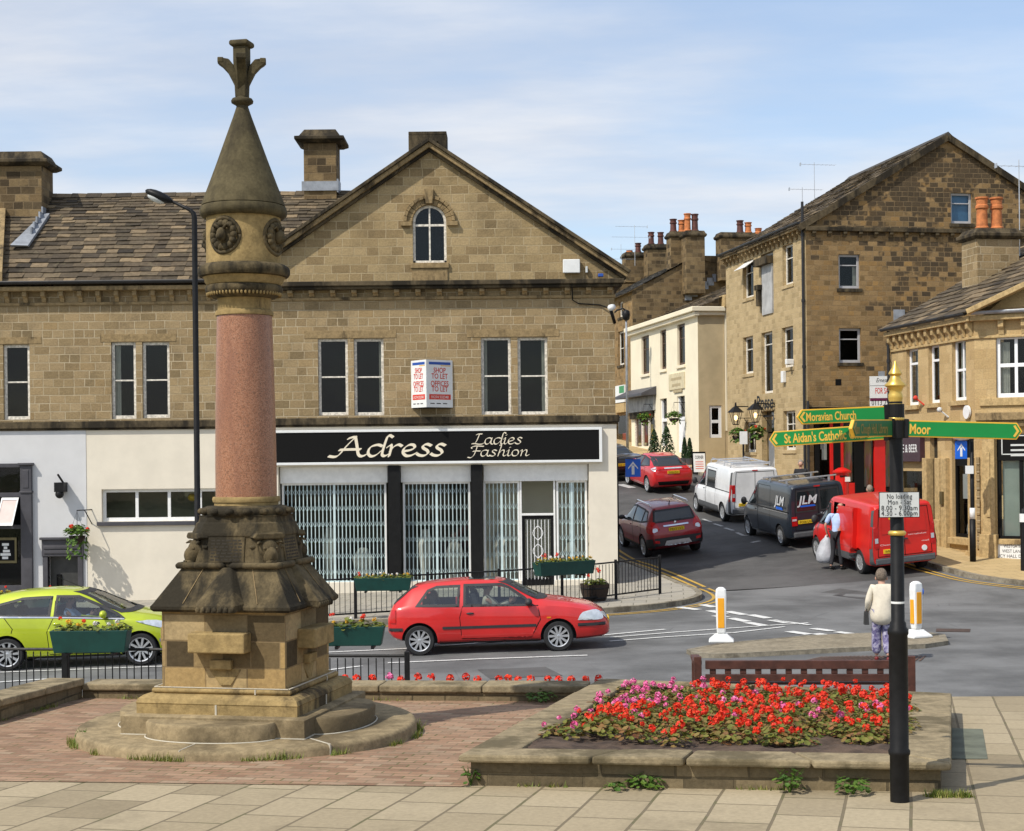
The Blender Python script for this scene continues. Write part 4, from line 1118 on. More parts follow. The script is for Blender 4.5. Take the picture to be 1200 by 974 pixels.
def calligraphy(mb,txt,M,size,width,nib=.085,ang=R(38),thick=.008):
 adv=sum(GL[c][0]for c in txt);k=width/(adv*size)
 old=mb.m;mb.m=old@M;x=0;nv=Vector((math.cos(ang),math.sin(ang)))*nib/2;q=Vector((-nv.y,nv.x))*.22
 for ch in txt:
  for st in GL[ch][1]:
   P=[Vector(p)for p in smooth_path(st,6)]
   P=[Vector(((p.x+x)*size*k,p.y*size))for p in P]
   for a,b in zip(P,P[1:]):
    d=(b-a).normalized()*nib*size*.12
    pts=[]
    for p in(a-d,b+d):
     pts+=[p+(nv+q)*size,p+(nv-q)*size,p-(nv-q)*size,p-(nv+q)*size]
    pts.sort(key=lambda p:(p.x,p.y));H=[]
    for seq in(pts,pts[::-1]):
     h_=[]
     for p in seq:
      while len(h_)>1 and(h_[-1]-h_[-2]).cross(p-h_[-2])<=1e-12:h_.pop()
      h_.append(p)
     H+=h_[:-1]
    mb.add([(p.x,-rnd.uniform(0,.0015),p.y)for p in H],[tuple(range(len(H)))])
  x+=GL[ch][0]
 mb.m=old
lt=MB(L.mat())
calligraphy(lt,'Adress',Matrix.Translation((X(391),-.153,Z(534.5,450))),.50,X(522)-X(391),.17)
calligraphy(lt,'Ladies',Matrix.Translation((X(553.5),-.153,Z(520.5,580))),.28,X(612)-X(553.5),.12)
calligraphy(lt,'Fashion',Matrix.Translation((X(549),-.153,Z(534.5,580))),.27,X(620)-X(549),.12)
lt.build('lettering',m['creamletter'],fs)
yb=.32
bays=((X(328.5),X(451.5)),(X(471),X(550.5)),(X(566),X(608.5)),(X(652),X(688)))
gz0,gz1=Z(681,450),Z(568,450)
def grille(x0,x1,z0,z1,y,root,centre=None):
 mb=MB(L.mat());nb=max(4,int((x1-x0)/.105));p=(x1-x0)/nb
 for i in range(nb+1):
  x=x0+p*i;mb.box(x-.0115,x+.0115,y-.012,y,z0,z1)
 rows=6;per=(z1-z0)/rows
 for r_ in range(rows):
  zc_=z0+per*(r_+.55)
  for q in(0.,):
   for i in range(nb):
    xa_,xb_=x0+p*i,x0+p*(i+1);zc2=zc_+q
    mb.bar((xa_,y-.02,zc2-.09),(xb_,y-.02,zc2+.09),.017,.006);mb.bar((xa_,y-.027,zc2+.09),(xb_,y-.027,zc2-.09),.017,.006)
 if centre:mb.box(centre-.03,centre+.03,y-.035,y+.01,z0,z1)
 mb.box(x0,x1,y-.03,y+.005,z1,z1+.03);mb.box(x0,x1,y-.03,y+.005,z0-.03,z0)
 return mb.build('security_grille',m['grille'],root)
for i,(a,b)in enumerate(bays):
 mb=MB(L.mat());
 for q in((a,a+.05),(b-.05,b)):mb.box(q[0],q[1],yb-.06,yb,z0s,gz1+.05)
 mb.box(a+.05,b-.05,yb-.07,yb,z0s,gz0-.03);mb.box(a+.05,b-.05,yb-.06,yb,gz1+.0,gz1+.05)
 f=mb.build('shop_window',m['white'],shop,bevel=.006)
 mb=MB(L.mat());mb.quad((a,yb+.06,z0s),(b,yb+.06,z0s),(b,yb+.06,gz1+.05),(a,yb+.06,gz1+.05));mb.build('pane',m['glass'],f)
 if i!=3 or True:grille(a+.05,b-.05,gz0,gz1,yb-.01,f,centre=lerp(a,b,.5))
mb=MB(L.mat())
for a,b in((X(327),X(453.5)),(X(469),X(551.5)),(X(566.5),X(689))):mb.box(a,b,yb-.14,yb+.02,gz1+.052,z1s-.003)
mb.build('shutter_box',m['white'],shop,bevel=.01)
for a,b in((455,468.5),(552,565.5)):
 mb=MB(L.mat());mb.box(X(a),X(b),-.06,.24,zbase,z1s+.01);mb.build('pillar',m['black'],shop,bevel=.01)
mb=MB(L.mat());mb.box(hx0,hx1,yb-.02,yb+.05,zbase,z0s+.0);mb.build('stall_riser',m['cream'],shop)
mb=MB(L.mat());da,db=X(611),X(648.5);zt=Z(604.5,630)
mb.box(da-.05,da,yb-.08,yb+.04,zf,gz1+.05);mb.box(db,db+.05,yb-.08,yb+.04,zf,gz1+.05);mb.box(da,db,yb-.08,yb+.04,zt,zt+.06)
fr=mb.build('door_frame',m['white'],shop,bevel=.006)
mb=MB(L.mat());mb.quad((da,yb,zt),(db,yb,zt),(db,yb,gz1+.05),(da,yb,gz1+.05));mb.build('toplight',m['glass'],fr)
mb=MB(L.mat());d0=yb-.03
mb.box(da,da+.09,d0,d0+.05,zf,zt-.01);mb.box(db-.09,db,d0,d0+.05,zf,zt-.01);mb.box(da+.09,db-.09,d0,d0+.05,zt-.1,zt-.01);mb.box(da+.09,db-.09,d0,d0+.05,zf,zf+.45)
dr=mb.build('door',m['black'],shop,bevel=.006)
mb=MB(L.mat());mb.quad((da,yb+.03,zf),(db,yb+.03,zf),(db,yb+.03,zt),(da,yb+.03,zt));mb.build('pane',m['glass'],dr)
mb=MB(L.mat())
for i in range(7):
 x=lerp(da+.1,db-.1,(i+.5)/7);mb.box(x-.008,x+.008,d0-.04,d0-.02,zf+.42,zt-.12)
for zz in(.5,1.0,1.5):
 for sgn in(1,-1):
  mb.tube([((da+db)/2+sgn*.14*math.sin(math.pi*t/6),d0-.03,zf+zz+.4*t/6)for t in range(7)],.01,5)
mb.build('door_grille',m['upvc'],dr)
mb=MB(L.mat());mb.quad((hx0,2.2,zbase),(hx1,2.2,zbase),(hx1,2.2,z1s+.3),(hx0,2.2,z1s+.3));mb.quad((hx0,.4,zf-.05),(hx1,.4,zf-.05),(hx1,2.2,zf-.05),(hx0,2.2,zf-.05));mb.quad((hx0,.4,z1s+.05),(hx0,2.2,z1s+.05),(hx1,2.2,z1s+.05),(hx1,.4,z1s+.05))
mb.build('shop_interior',m['interior_lit'],shop);mb=MB(L.mat());mb.box(X(563),hx1+.05,1.3,1.35,zf,z1s+.2);mb.box(hx1-.02,hx1+.04,.4,1.3,zf,z1s+.2);mb.build('cream_partition',m['cream'],shop)
mb=MB(L.mat())
for x,w_,h_ in((X(345),.5,1.2),(X(380),.35,1.5),(X(420),.6,.9),(X(495),.4,1.4),(X(530),.5,1.1),(X(585),.4,1.3),(X(670),.45,1.0)):mb.loft([[(x-w_*.3,1.0,z0s),(x+w_*.3,1.0,z0s),(x+w_*.3,1.25,z0s),(x-w_*.3,1.25,z0s)],[(x-w_*.5,.95,z0s+h_*.7),(x+w_*.5,.95,z0s+h_*.7),(x+w_*.5,1.3,z0s+h_*.7),(x-w_*.5,1.3,z0s+h_*.7)],[(x-.1,1.05,z0s+h_),(x+.1,1.05,z0s+h_),(x+.1,1.2,z0s+h_),(x-.1,1.2,z0s+h_)]])
mb.build('window_display',m['curtain'],shop,bevel=.03)
ab=MB(L.mat());ab.box(X(662),X(682),-.14,-.01,Z(320.5,670),Z(304.5,670));ab.build('alarm_box',m['signwhite'],shop,bevel=.02)
ab=MB(L.mat());ab.box(X(688.5),X(691),-.1,0,Z(320,690),Z(312.5,690));ab.build('alarm_box',m['greyplate'],shop,bevel=.01)
ab=MB(L.mat());ab.box(X(703),X(709),-.2,-.05,Z(325,707),Z(321.5,707));ab.build('alarm_box',m['blueink'],shop,bevel=.01)
ab=MB(L.mat());ab.tube([(X(672),-.3,Z(334,672)),(X(673),-.06,Z(352,673)),(X(680),-.04,Z(356,680)),(X(705),-.04,Z(357.5,705)),(X(716),-.1,Z(362,716))],.018,6);ab.build('cable',m['iron'],shop)
wing=empty('long_sandstone_wing',(X(150),FY,-.3),'long sandstone building with stone slate roof and painted ground floor beside the gabled shop','building')
wx0=X(-210)
ZE=lambda px,py:W(px,py)[1]
ww=[]
for a,b,t_,b_ in((-38,-4,404,493),(5,36,404,492),(131.5,160.5,401,491),(168,200,401,490)):ww.append((X(a),W(a,b_)[1],X(b),W(a,t_)[1]))
ezw=W(150,336)[1]
mb=MB(L.mat());mb.panel([(wx0,zb),(xl,zb),(xl,ezw),(wx0,ezw)],[rect(*w)for w in ww],.2)
mb.quad((wx0,11,zbase),(wx0,0,zbase),(wx0,0,ezw),(wx0,11,ezw));mb.quad((xl,9,zbase),(wx0,9,zbase),(wx0,9,ezw),(xl,9,ezw))
mb.build('wall',m['stone'],wing)
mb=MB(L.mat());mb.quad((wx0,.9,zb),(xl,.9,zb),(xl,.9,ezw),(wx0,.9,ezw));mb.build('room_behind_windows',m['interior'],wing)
for i,w in enumerate(ww):window(wing,L,*[w[j]for j in(0,2,1,3)],hb=(.5,),fw=.08,curtain=((.05,.32,0,1),)if i==2 else None)
mb=MB(L.mat())
for a,c,ym,yb_ in((-52,50,396,404),(119,208,392,401)):mb.box(X(a),X(c),-.012,.1,W(a,yb_)[1]+.002,W(a,ym)[1]);mb.build('lintel',m['trim'],wing,bevel=.006);mb=MB(L.mat())
mb=MB(L.mat())
for a,c,t_,b_ in((-3.7,4.7,404,492),(160.8,167.7,401,490.5)):mb.box(X(a),X(c),.005,.19,W(a,b_)[1],W(a,t_)[1]-.002)
mb.build('window_mullion',m['trim'],wing,bevel=.006)
mb=MB(L.mat());mb.box(wx0,xl-.002,-.14,.05,Z(497.5),Z(489.5));mb.box(wx0,xl-.002,-.08,.05,Z(500),Z(497.5)-.002);mb.build('sill_band',m['trim_dark'],wing,bevel=.015)
mb=MB(L.mat());mb.box(wx0,xl-.002,-.3,.1,ezw-.12,ezw);mb.build('cornice',m['trim'],wing,bevel=.02)
mb=MB(L.mat());mb.box(wx0,xl-.002,-.06,.05,ezw-.50,ezw-.42);mb.build('string_course',m['trim'],wing,bevel=.012)
brackets(wing,L,[X(12-21.5*3+21.4*i)for i in range(15)],ezw-.42,ezw-.122,.22,.12,m['trim'])
gutter(wing,L,wx0,X(272),ezw+.12,-.36)
rp=R(35);up=Vector((0,math.cos(rp),math.sin(rp)));o=Vector((wx0,-.3,ezw+.08));rl=5.5
mb=MB(L.mat());gtan=math.tan(R(33.9))
def wing_in(u,v):
 x=wx0+u;z=ezw+.08+v*math.sin(rp)
 return z>(zapex-(xa-x)*gtan)-.1 or x<gx0 or x>xa if x>gx0 else True
slates(mb,o,(1,0,0),up,xa-wx0,rl,.30,.17,seed=11,inside=wing_in)
mb.quad(o,o+Vector((xl-.4-wx0,0,0)),o+Vector((xl-.4-wx0,0,0))+up*rl,o+up*rl);e2=o+up*rl
mb.quad(e2,e2+Vector((xa-wx0,0,0)),e2+Vector((xa-wx0,4.5,-3.1)),e2+Vector((0,4.5,-3.1)))
rf=mb.build('roof',m['slate'],wing)
mb=MB(L.mat());x_=wx0
while x_<xa-.3:
 mb.loft([[(x,e2.y-.2,e2.z-.08),(x,e2.y,e2.z+.07+j),(x,e2.y+.2,e2.z-.08),(x,e2.y,e2.z-.1)]for x,j in((x_,rnd.uniform(-.01,.01)),(x_+.44,rnd.uniform(-.01,.01)))]);x_+=.45
mb.build('ridge_tiles',m['slate'],rf)
ch=at(28,200,FY+3.8)
c1=chimney(wing,(X(26)*1.085,FY+3.6),Z(330),W(30,178)[1]+.62,1.75,1.15,0,m['stone_dark'],m['trim_dark'],cap=.38,over=.22)
q=at(378,200,FY+4.3)
c2=chimney(wing,(q.x,q.y),Z(330),at(378,155.5,FY+4.3).z,.98,1.0,0,m['stone_dark'],m['trim_dark'],cap=.36,over=.25)
for cx_,cw in((q.x,1.0),):
 mb=MB();mb.box(cx_-cw/2-.05,cx_+cw/2+.05,q.y-.56,q.y-.50,e2.z+.0,e2.z+.28);mb.box(cx_+cw/2,cx_+cw/2+.04,q.y-.55,q.y+.2,e2.z-.05,e2.z+.35);mb.build('flashing',m['lead'],c2)
mb=MB();cxl=X(26)*1.085
for i in range(5):mb.box(cxl+.88,cxl+.93,FY+1.8+.28*i,FY+2.14+.28*i,ezw+1.55+.19*i,ezw+1.95+.19*i)
mb.loft([[(cxl+.5,FY+1.2,ezw+1.35),(cxl+1.0,FY+1.2,ezw+1.33),(cxl+1.0,FY+1.3,ezw+1.3),(cxl+.5,FY+1.3,ezw+1.3)],[(cxl+.9,FY+3.,ezw+2.52),(cxl+1.1,FY+3.,ezw+2.52),(cxl+1.1,FY+3.,ezw+2.4),(cxl+.9,FY+3.,ezw+2.4)]])
mb.build('flashing',m['lead'],c1)
mb=MB(L.mat())
mb.loft([[(X(-6)+k,-.3,ezw+.1),(X(-6)+k+.35,-.3,ezw+.1),(X(-6)+k+.35,-.3,ezw+.4),(X(-6)+k,-.3,ezw+.4)]for k in(0,)]+[[(X(-6)*1.09,4.2,ezw+3.2),(X(-6)*1.09+.35,4.2,ezw+3.2),(X(-6)*1.09+.35,4.2,ezw+3.5),(X(-6)*1.09,4.2,ezw+3.5)]])
mb.build('roof_skew',m['trim'],wing)
bx=X(101.5)
wr=(X(119),W(119,611.5)[1],X(262),W(119,573.5)[1])
mb=MB(L.mat());mb.panel([(bx,zbase),(X(322),zbase),(X(322),Z(499.5)),(bx,Z(499.5))],[rect(*wr)],.22,y=-.03);mb.build('painted_wall',m['cream'],wing)
window(wing,L,wr[0],wr[2],wr[1],wr[3],v=(.28,.545,.80),hb=(),fw=.09,fm=m['white'],depth=.16,bw=.085)
mb=MB(L.mat());mb.box(wr[0]-.12,wr[2]+.05,-.13,.1,wr[1]-.11,wr[1]-.002);mb.build('sill',m['charcoal'],wing,bevel=.01)
mb=MB(L.mat());mb.quad((wr[0]-1.6,1.4,wr[1]-.8),(wr[2]+1,1.4,wr[1]-.8),(wr[2]+1,1.4,wr[3]+1),(wr[0]-1.6,1.4,wr[3]+1));mb.build('room_behind_windows',mat('olive_room',(.30,.29,.21),.9,.2,1.),wing)
mb=MB(L.mat());mb.ell((X(219),.7,W(219,583.5)[1]),(.13,.13,.11),16,8);mb.build('ceiling_lamp',m['plate'],wing,smooth=True)
ds=(X(56),-.45,X(91),W(70,652)[1]);sf=(X(-120),-.3,X(25.5),W(12,547)[1])
mb=MB(L.mat());mb.panel([(wx0,zbase),(bx-.001,zbase),(bx-.001,Z(499.8)),(wx0,Z(499.8))],[rect(*ds),rect(*sf)],.35,y=-.04);mb.build('painted_wall',m['greywhite'],wing)
mb=MB(L.mat());mb.quad((ds[0],.6,zbase),(ds[2],.6,zbase),(ds[2],.6,ds[3]+.1),(ds[0],.6,ds[3]+.1));mb.quad((sf[0],1.2,zbase),(sf[2],1.2,zbase),(sf[2],1.2,sf[3]+.1),(sf[0],1.2,sf[3]+.1));mb.build('room_behind_windows',m['interior'],wing)
mb=MB(L.mat())
mb.box(ds[0]-.14,ds[0],-.1,.1,zbase,ds[3]);mb.box(ds[2],ds[2]+.14,-.1,.1,zbase,ds[3]);mb.box(ds[0]-.16,ds[2]+.16,-.12,.1,ds[3]+.003,ds[3]+.46);mb.box(ds[0]-.2,ds[2]+.2,-.2,.1,ds[3]+.463,ds[3]+.53)
for k in range(2):mb.box(ds[0]-.1,ds[2]+.1,-.145-.01*k,-.1,ds[3]+.08+.13*k,ds[3]+.17+.13*k)
df=mb.build('door_surround',m['charcoal'],wing,bevel=.012)
mb=MB(L.mat());mb.box(ds[0],ds[2],.14,.2,zbase,ds[3]);mb.build('door',mat('dark_panelled_door',(.045,.045,.043),.5,.2,4),wing)
mb=MB(L.mat());mb.box(X(66)-.05,X(66)+.08,.1,.14,W(70,680)[1]-.2,W(70,680)[1]+.15);mb.build('letter_plate',m['ink'],wing)
pa,pb=X(25.5),X(38.5);ptop=W(30,545.5)[1]
mb=MB(L.mat());mb.box(pa,pb,-.16,.1,zbase,ptop);mb.box(pa-.05,pb+.05,-.22,.1,ptop+.002,ptop+.07);mb.box(pa+.07,pb-.07,-.175,-.1,ptop-.62,ptop-.12);mb.box(pa-.02,pb+.02,-.19,.1,ptop-.76,ptop-.70);mb.box(sf[0],pa-.003,-.12,.1,ptop-.05,ptop+.06)
mb.build('shopfront_pilaster',m['charcoal'],wing,bevel=.012)
zt1,zt2=W(12,580)[1],W(12,616)[1]
mb=MB(L.mat());mb.box(sf[0],sf[2],-.08,.05,zt1-.06,zt1+.06);mb.box(sf[0],sf[2],-.08,.05,zt2-.09,zt2+.02);mb.box(sf[0],sf[2],-.1,.1,zbase,W(12,686)[1]);fr=mb.build('shop_window',m['charcoal'],wing,bevel=.008)
mb=MB(L.mat());mb.quad((sf[0],.02,zbase),(sf[2],.02,zbase),(sf[2],.02,zt2),(sf[0],.02,zt2));mb.quad((sf[0],.02,zt1),(sf[2],.02,zt1),(sf[2],.02,sf[3]),(sf[0],.02,sf[3]));mb.build('pane',m['glass'],fr)
for a,b in((-40,1.5),(1.5,24)):
 xa_,xb_=X(a)+.03,X(b)-.03;mb=MB(L.mat());zt_,zb_,yo=zt1-.07,zt2+.05,-.62
 for s0,s1,u0,u1 in((0,.07,0,1),(.93,1,0,1),(.07,.93,0,.06),(.07,.93,.94,1)):
  P=lambda s,u,k:(lerp(xa_,xb_,s),lerp(yo,-.06,u)-k,lerp(zb_,zt_,u)-k*.6)
  mb.loft([[P(s0,u0,0),P(s1,u0,0),P(s1,u0,.04),P(s0,u0,.04)],[P(s0,u1,0),P(s1,u1,0),P(s1,u1,.04),P(s0,u1,.04)]])
 f2=mb.build('toplight',m['white'],wing)
 mb=MB(L.mat());mb.quad((xa_,yo,zb_),(xb_,yo,zb_),(xb_,-.06,zt_),(xa_,-.06,zt_));mb.build('pane',mat('pale_blind',(.62,.5,.46),.6,.06,3)if a<0 else bpy.data.materials['pale_blind'],f2)
mb=MB(L.mat());mb.box(X(-12),X(19),-.03,.0,W(8,660)[1],W(8,630)[1]);bd=mb.build('chalk_board',mat('olive_board_frame',(.17,.14,.06),.6),wing,bevel=.01)
mb=MB(L.mat());mb.box(X(-10),X(16.5),-.036,-.02,W(8,657)[1],W(8,633)[1]);mb.build('board_face',m['ink'],bd)
mb=MB(L.mat())
for i,(a,b)in enumerate(((2,10),(4,8),(3,11),(0,12),(2,9))):mb.box(X(a),X(b),-.039,-.03,W(8,637.4+3.9*i)[1]-.05,W(8,637.4+3.9*i)[1]+.02)
mb.build('chalk_lettering',m['signwhite'],bd)
cx,d=ray(945,300)[0],59.5
L1=Line(cx*d,d,R(10.4));LB=L1.mat(1.55)
dirb=Vector((-math.sin(R(10.4)),math.cos(R(10.4))))
flen=9.6
fo=L1.o+dirb*flen
L2=Line(fo.x,fo.y,R(10.4-90))
mill=empty('stone_mill',LB,'tall old stone mill with soot-blackened gable and a red shop front in its end wall','building')
W1,W2=L1.sz,L2.sz
ap=W1(1110,163);ev=W1(945,264)[1];gw=2*ap[0]
zg=-.5
def R1(a,b,t,u):return rect(W1(a,u)[0],W1((a+b)/2,u)[1],W1(b,u)[0],W1((a+b)/2,t)[1])
def R2(a,b,t,u):return rect(W2(a,u)[0],W2((a+b)/2,u)[1],W2(b,u)[0],W2((a+b)/2,t)[1])
g_w=[R1(983.5,1008.5,298,338),R1(984,1010,384.5,425),R1(1115,1140,226,262)]
shoph=R1(955,1083,492,592);shoph=rect(shoph[0][0],zg,shoph[2][0],shoph[2][1])
mb=MB(L1.mat());mb.panel([(0,zg),(gw,zg),(gw,ev),(ap[0],ap[1]),(0,ev)],g_w+[shoph],.2)
mb.quad((gw,0,zg),(gw,flen,zg),(gw,flen,ev),(gw,0,ev));mb.add([(gw,flen,zg),(0,flen,zg),(0,flen,ev),(ap[0],flen,ap[1]),(gw,flen,ev)],[(0,1,2,3,4)])
mb.build('wall',m['mill_gable'],mill)
l_w=[R2(871.5,883.8,304,349),R2(892.5,907.3,296,368.5),R2(917.8,930,286,333.6),R2(871.5,883.3,394.5,438),R2(893.2,906.3,389,461),R2(917,930.3,383,430.5),R2(874.3,886.5,494.5,530),R2(893.6,908.3,481.5,545),R2(918.8,933,481.3,527.5)]
l_w[7]=rect(l_w[7][0][0],1.9,l_w[7][2][0],l_w[7][2][1])
mb=MB(L2.mat());mb.panel([(0,zg),(flen,zg),(flen,ev),(0,ev)],l_w,.28);mb.build('front_wall',m['mill_side'],mill)
mb=MB(L1.mat());mb.quad((.4,.7,zg),(gw-.4,.7,zg),(gw-.4,.7,ev),(.4,.7,ev));mb.quad((ap[0]-1,.7,ev),(ap[0]+2,.7,ev),(ap[0]+2,.7,ev+1.8),(ap[0]-1,.7,ev+1.8))
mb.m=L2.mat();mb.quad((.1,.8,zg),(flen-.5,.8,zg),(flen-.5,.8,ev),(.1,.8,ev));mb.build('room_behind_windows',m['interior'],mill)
greyf=mat('grey_window_frame',(.42,.42,.43),.5,.05,4)
bluef=mat('sky_blue_blind',(.10,.26,.48),.5,.1,3)
for i,r_ in enumerate(g_w):
 window(mill,L1,r_[0][0],r_[1][0],r_[0][1],r_[2][1],hb=(.68,)if i<2 else(.66,),fw=.09,fm=greyf,depth=.16,gm=m['glass']if i else m['glass'],sill=m['trim_dark'],sillw=.05,curtain=((.75,.95,0,.66),)if i<1 else None)
mb=MB(L1.mat());r_=g_w[2];mb.quad((r_[0][0],.22,r_[0][1]),(r_[1][0],.22,r_[0][1]),(r_[1][0],.22,r_[2][1]),(r_[0][0],.22,r_[2][1]));mb.build('blind',bluef,mill)  # blue sheet behind the pane paints in the reflected sky
for i,r_ in enumerate(l_w):
 if i==7:continue
 fm=m['oldwhite']if i not in(1,)else greyf
 window(mill,L2,r_[0][0],r_[1][0],r_[0][1],r_[2][1],hb=(.66,)if i not in(1,4)else(.8,),v=()if i not in(6,8)else(.5,),fw=.09,fm=fm,depth=.2,sill=m['mill_side']if i not in(1,4)else None,sillw=.04,curtain=((.6,.95,0,.7),)if i in(0,2)else None)
mb=MB(L2.mat());r_=l_w[1];mb.box(r_[0][0]+.25,r_[1][0]-.05,-.05,.1,r_[0][1]+.0,r_[2][1]-.5);mb.build('loading_door_board',mat('weathered_grey_board',(.40,.40,.39),.7,.2,2),mill)
mb=MB(L2.mat());mb.box(r_[0][0]-.12,r_[0][0]+.3,-.25,.05,r_[0][1]+1.05,r_[0][1]+1.25);mb.box(r_[0][0]-.06,r_[0][0]+.2,-.2,.05,r_[0][1]+.4,r_[0][1]+1.02);mb.box(r_[0][0]-.05,r_[1][0],-.3,.1,r_[2][1]-.5,r_[2][1]-.2);mb.build('loading_hoist_beam',m['trim_dark'],mill)
r_=l_w[0];mb=MB(L2.mat());mb.loft([[(r_[0][0],.1,r_[2][1]-.05),(r_[1][0],.1,r_[2][1]-.05),(r_[1][0],.14,r_[2][1]-.05),(r_[0][0],.14,r_[2][1]-.05)],[(r_[0][0],-.42,r_[2][1]-.42),(r_[1][0],-.42,r_[2][1]-.42),(r_[1][0],-.38,r_[2][1]-.42),(r_[0][0],-.38,r_[2][1]-.42)]]);mb.build('open_toplight',m['white'],mill)
mb=MB(L1.mat());mb.box(-.05,gw,-.16,.05,ev-.22,ev-.06);mb.build('string_course',m['trim_dark'],mill,bevel=.02)
brackets(mill,L1,[.3+.62*i for i in range(int(gw/.62))],ev-.42,ev-.222,.14,.14,m['trim_dark'])
brackets(mill,L2,[.2+.5*i for i in range(int(flen/.5))],ev-.42,ev-.13,.2,.14,m['trim'])
mb=MB(L2.mat());mb.box(-.02,flen+.12,-.28,.05,ev-.128,ev);mb.build('cornice',m['trim'],mill,bevel=.02)
gutter(mill,L2,0,flen+.1,ev+.1,-.32)
def pipe(root,L_,s,z0,z1,off=-.09,r=.055,mt=None):
 mb=MB(L_.mat());mb.tube([(s,off,z0),(s,off,z1)],r,8)
 for i in range(5):zz=lerp(z0,z1,(i+.5)/5);mb.tube([(s,off,zz-.05),(s,off,zz+.05)],r*1.35,8)
 return mb.build('downpipe',mt or m['gutter'],root)
pipe(mill,L2,flen-.1,0.8,ev+.9);pipe(mill,L1,-.02,1.2,W1(945,470)[1],-.1,.05)
pit=math.atan2(ap[1]-ev,ap[0])
mb=MB(L1.mat());u=Vector((math.cos(pit),0,math.sin(pit)));o=Vector((-.38*math.cos(pit),-.12,ev-.38*math.sin(pit)+.16));rl=ap[0]/math.cos(pit)+.38
slates(mb,o,(0,1,0),u,flen+.12,rl,.38,.24,seed=21,wmin=.35,wmax=.7);mb.quad(o,o+Vector((0,flen+.1,0)),o+Vector((0,flen+.1,0))+u*rl,o+u*rl)
u2=Vector((-u.x,0,u.z));o2=Vector((gw+.38*math.cos(pit),-.12,o.z))
slates(mb,o2,(0,1,0),u2,flen+.12,rl,.38,.24,seed=22,wmin=.35,wmax=.7);mb.quad(o2,o2+Vector((0,flen+.1,0)),o2+Vector((0,flen+.1,0))+u2*rl,o2+u2*rl)
mrf=mb.build('roof',m['slate'],mill);mb=MB(L1.mat());[mb.bar((a_,-.05,ev-.12),(ap[0],-.05,ap[1]+.06),.2,.24)for a_ in(-.3,gw+.3)];mb.build('verge_stone',m['trim_dark'],mrf)
mb=MB(L1.mat());top=ap[1]+.16;mb.loft([[(ap[0]-.2,y,top-.08),(ap[0],y,top+.1),(ap[0]+.2,y,top-.08)]for y in(-.14,flen)]);mb.build('ridge_tiles',m['slate_dark'],mrf)
mb=MB(L1.mat());a,b=W1(1047.5,377)[0],W1(1060.5,377)[0];mb.box(a,b,-.05,.05,W1(1054,376.5)[1],W1(1054,363)[1]);mb.build('vent_grille',m['lead'],mill,bevel=.01)
mb=MB(L1.mat());s_,z_=W1(983,448);mb.box(s_-.12,s_+.12,-.004,.05,z_-.12,z_+.12);mb.build('wall_hole',m['ink'],mill)
mb=MB(L2.mat());s_,z_=W2(920.5,441);mb.box(s_-.12,s_+.14,-.14,0,z_-.25,z_+.2);mb.build('alarm_box',m['signwhite'],mill,bevel=.02)
mb=MB(L2.mat());s_,z_=W2(930,424);mb.box(s_-.1,s_+.1,-.3,0,z_-.1,z_+.1);mb.build('floodlight',m['signwhite'],mill,bevel=.02)
q=L2.mat()@Vector((.3,4.0,0));aerial(mill,(q.x,q.y,ev+1.2),3.0,((2.9,1.6,-1),),ang=R(10))
q=L1.mat()@Vector((ap[0]-2.3,flen-.3,0));aerial(mill,(q.x,q.y,ev+1.6),1.5,((1.4,1.5,-1),),ang=R(10))
r_=l_w[7];mb=MB(L2.mat());mb.box(r_[0][0]+.02,r_[1][0]-.02,.22,.27,r_[0][1],r_[2][1]-.9);dr=mb.build('door',mat('olive_brown_door',(.16,.115,.05),.6,.2,3),mill)
mb=MB(L2.mat());mb.box(r_[0][0]+.3,r_[1][0]-.3,.19,.23,r_[0][1]+1.3,r_[0][1]+2.5);mb.build('door_notice',m['greyplate'],dr)
mb=MB(L2.mat());mb.box(r_[0][0]+.02,r_[1][0]-.02,.22,.27,r_[2][1]-.85,r_[2][1]);mb.build('toplight',m['darkglass'],mill)
s0_,z0_=W2(889,480);s1_,z1_=W2(909,467)
mb=MB(L2.mat());put_text(mb,'Rosse',Matrix.Translation(((s0_+s1_)/2,-.1,z0_+.0)),.78,width=(s1_-s0_),shear=.2,off=.02);mb.box(s0_+.9,s1_,-.11,-.08,z0_-.35,z0_-.28)
lg=mb.build('wrought_lettering',m['iron'],mill)
a,b,t0=shoph[0][0],shoph[1][0],shoph[2][1]
Q=L1.mat()
zf_,zg_=W1(1000,590)[1],W1(1000,487)[1]
mb=MB(Q);mb.box(a-.15,b+.1,-.16,.05,t0-.0,W1(1000,477)[1]);fas=mb.build('fascia_sign',m['ink'],mill,bevel=.01)
mb=MB(Q);rg=random.Random(3);x=a+.2
while x<b-2.2:
 w_=rg.uniform(.2,.5);mb.box(x,x+w_,-.17,-.15,t0+.12,t0+.28);x+=w_+.12
mb.build('fascia_lettering',mat('pink_sign_print',(.55,.32,.33),.6),fas)
mb=MB(Q);put_text(mb,'WINE & BEER',Matrix.Translation(((W1(1052,530)[0]+W1(1083,530)[0])/2,-.262,W1(1066,536)[1])),.3,width=.82*(W1(1083,530)[0]-W1(1052,530)[0]));mb.build('fascia_lettering',m['signwhite'],fas)
mb=MB(Q);mb.box(W1(1051,530)[0],W1(1084,530)[0],-.26,.0,W1(1066,548)[1],W1(1066,512)[1]);mb.build('projecting_fascia',mat('dark_plum_sign',(.035,.018,.025),.5,.1,3),fas,bevel=.01)
mb=MB(Q);n=10;cxp,zp=W1(1022,524)
mb.prism([(cxp+.95*math.cos(math.pi+math.pi*i/n),t0-.25+.5*math.sin(math.pi+math.pi*i/n))for i in range(n+1)],-.14,-.05);mb.build('round_sign',m['redpaint'],fas)
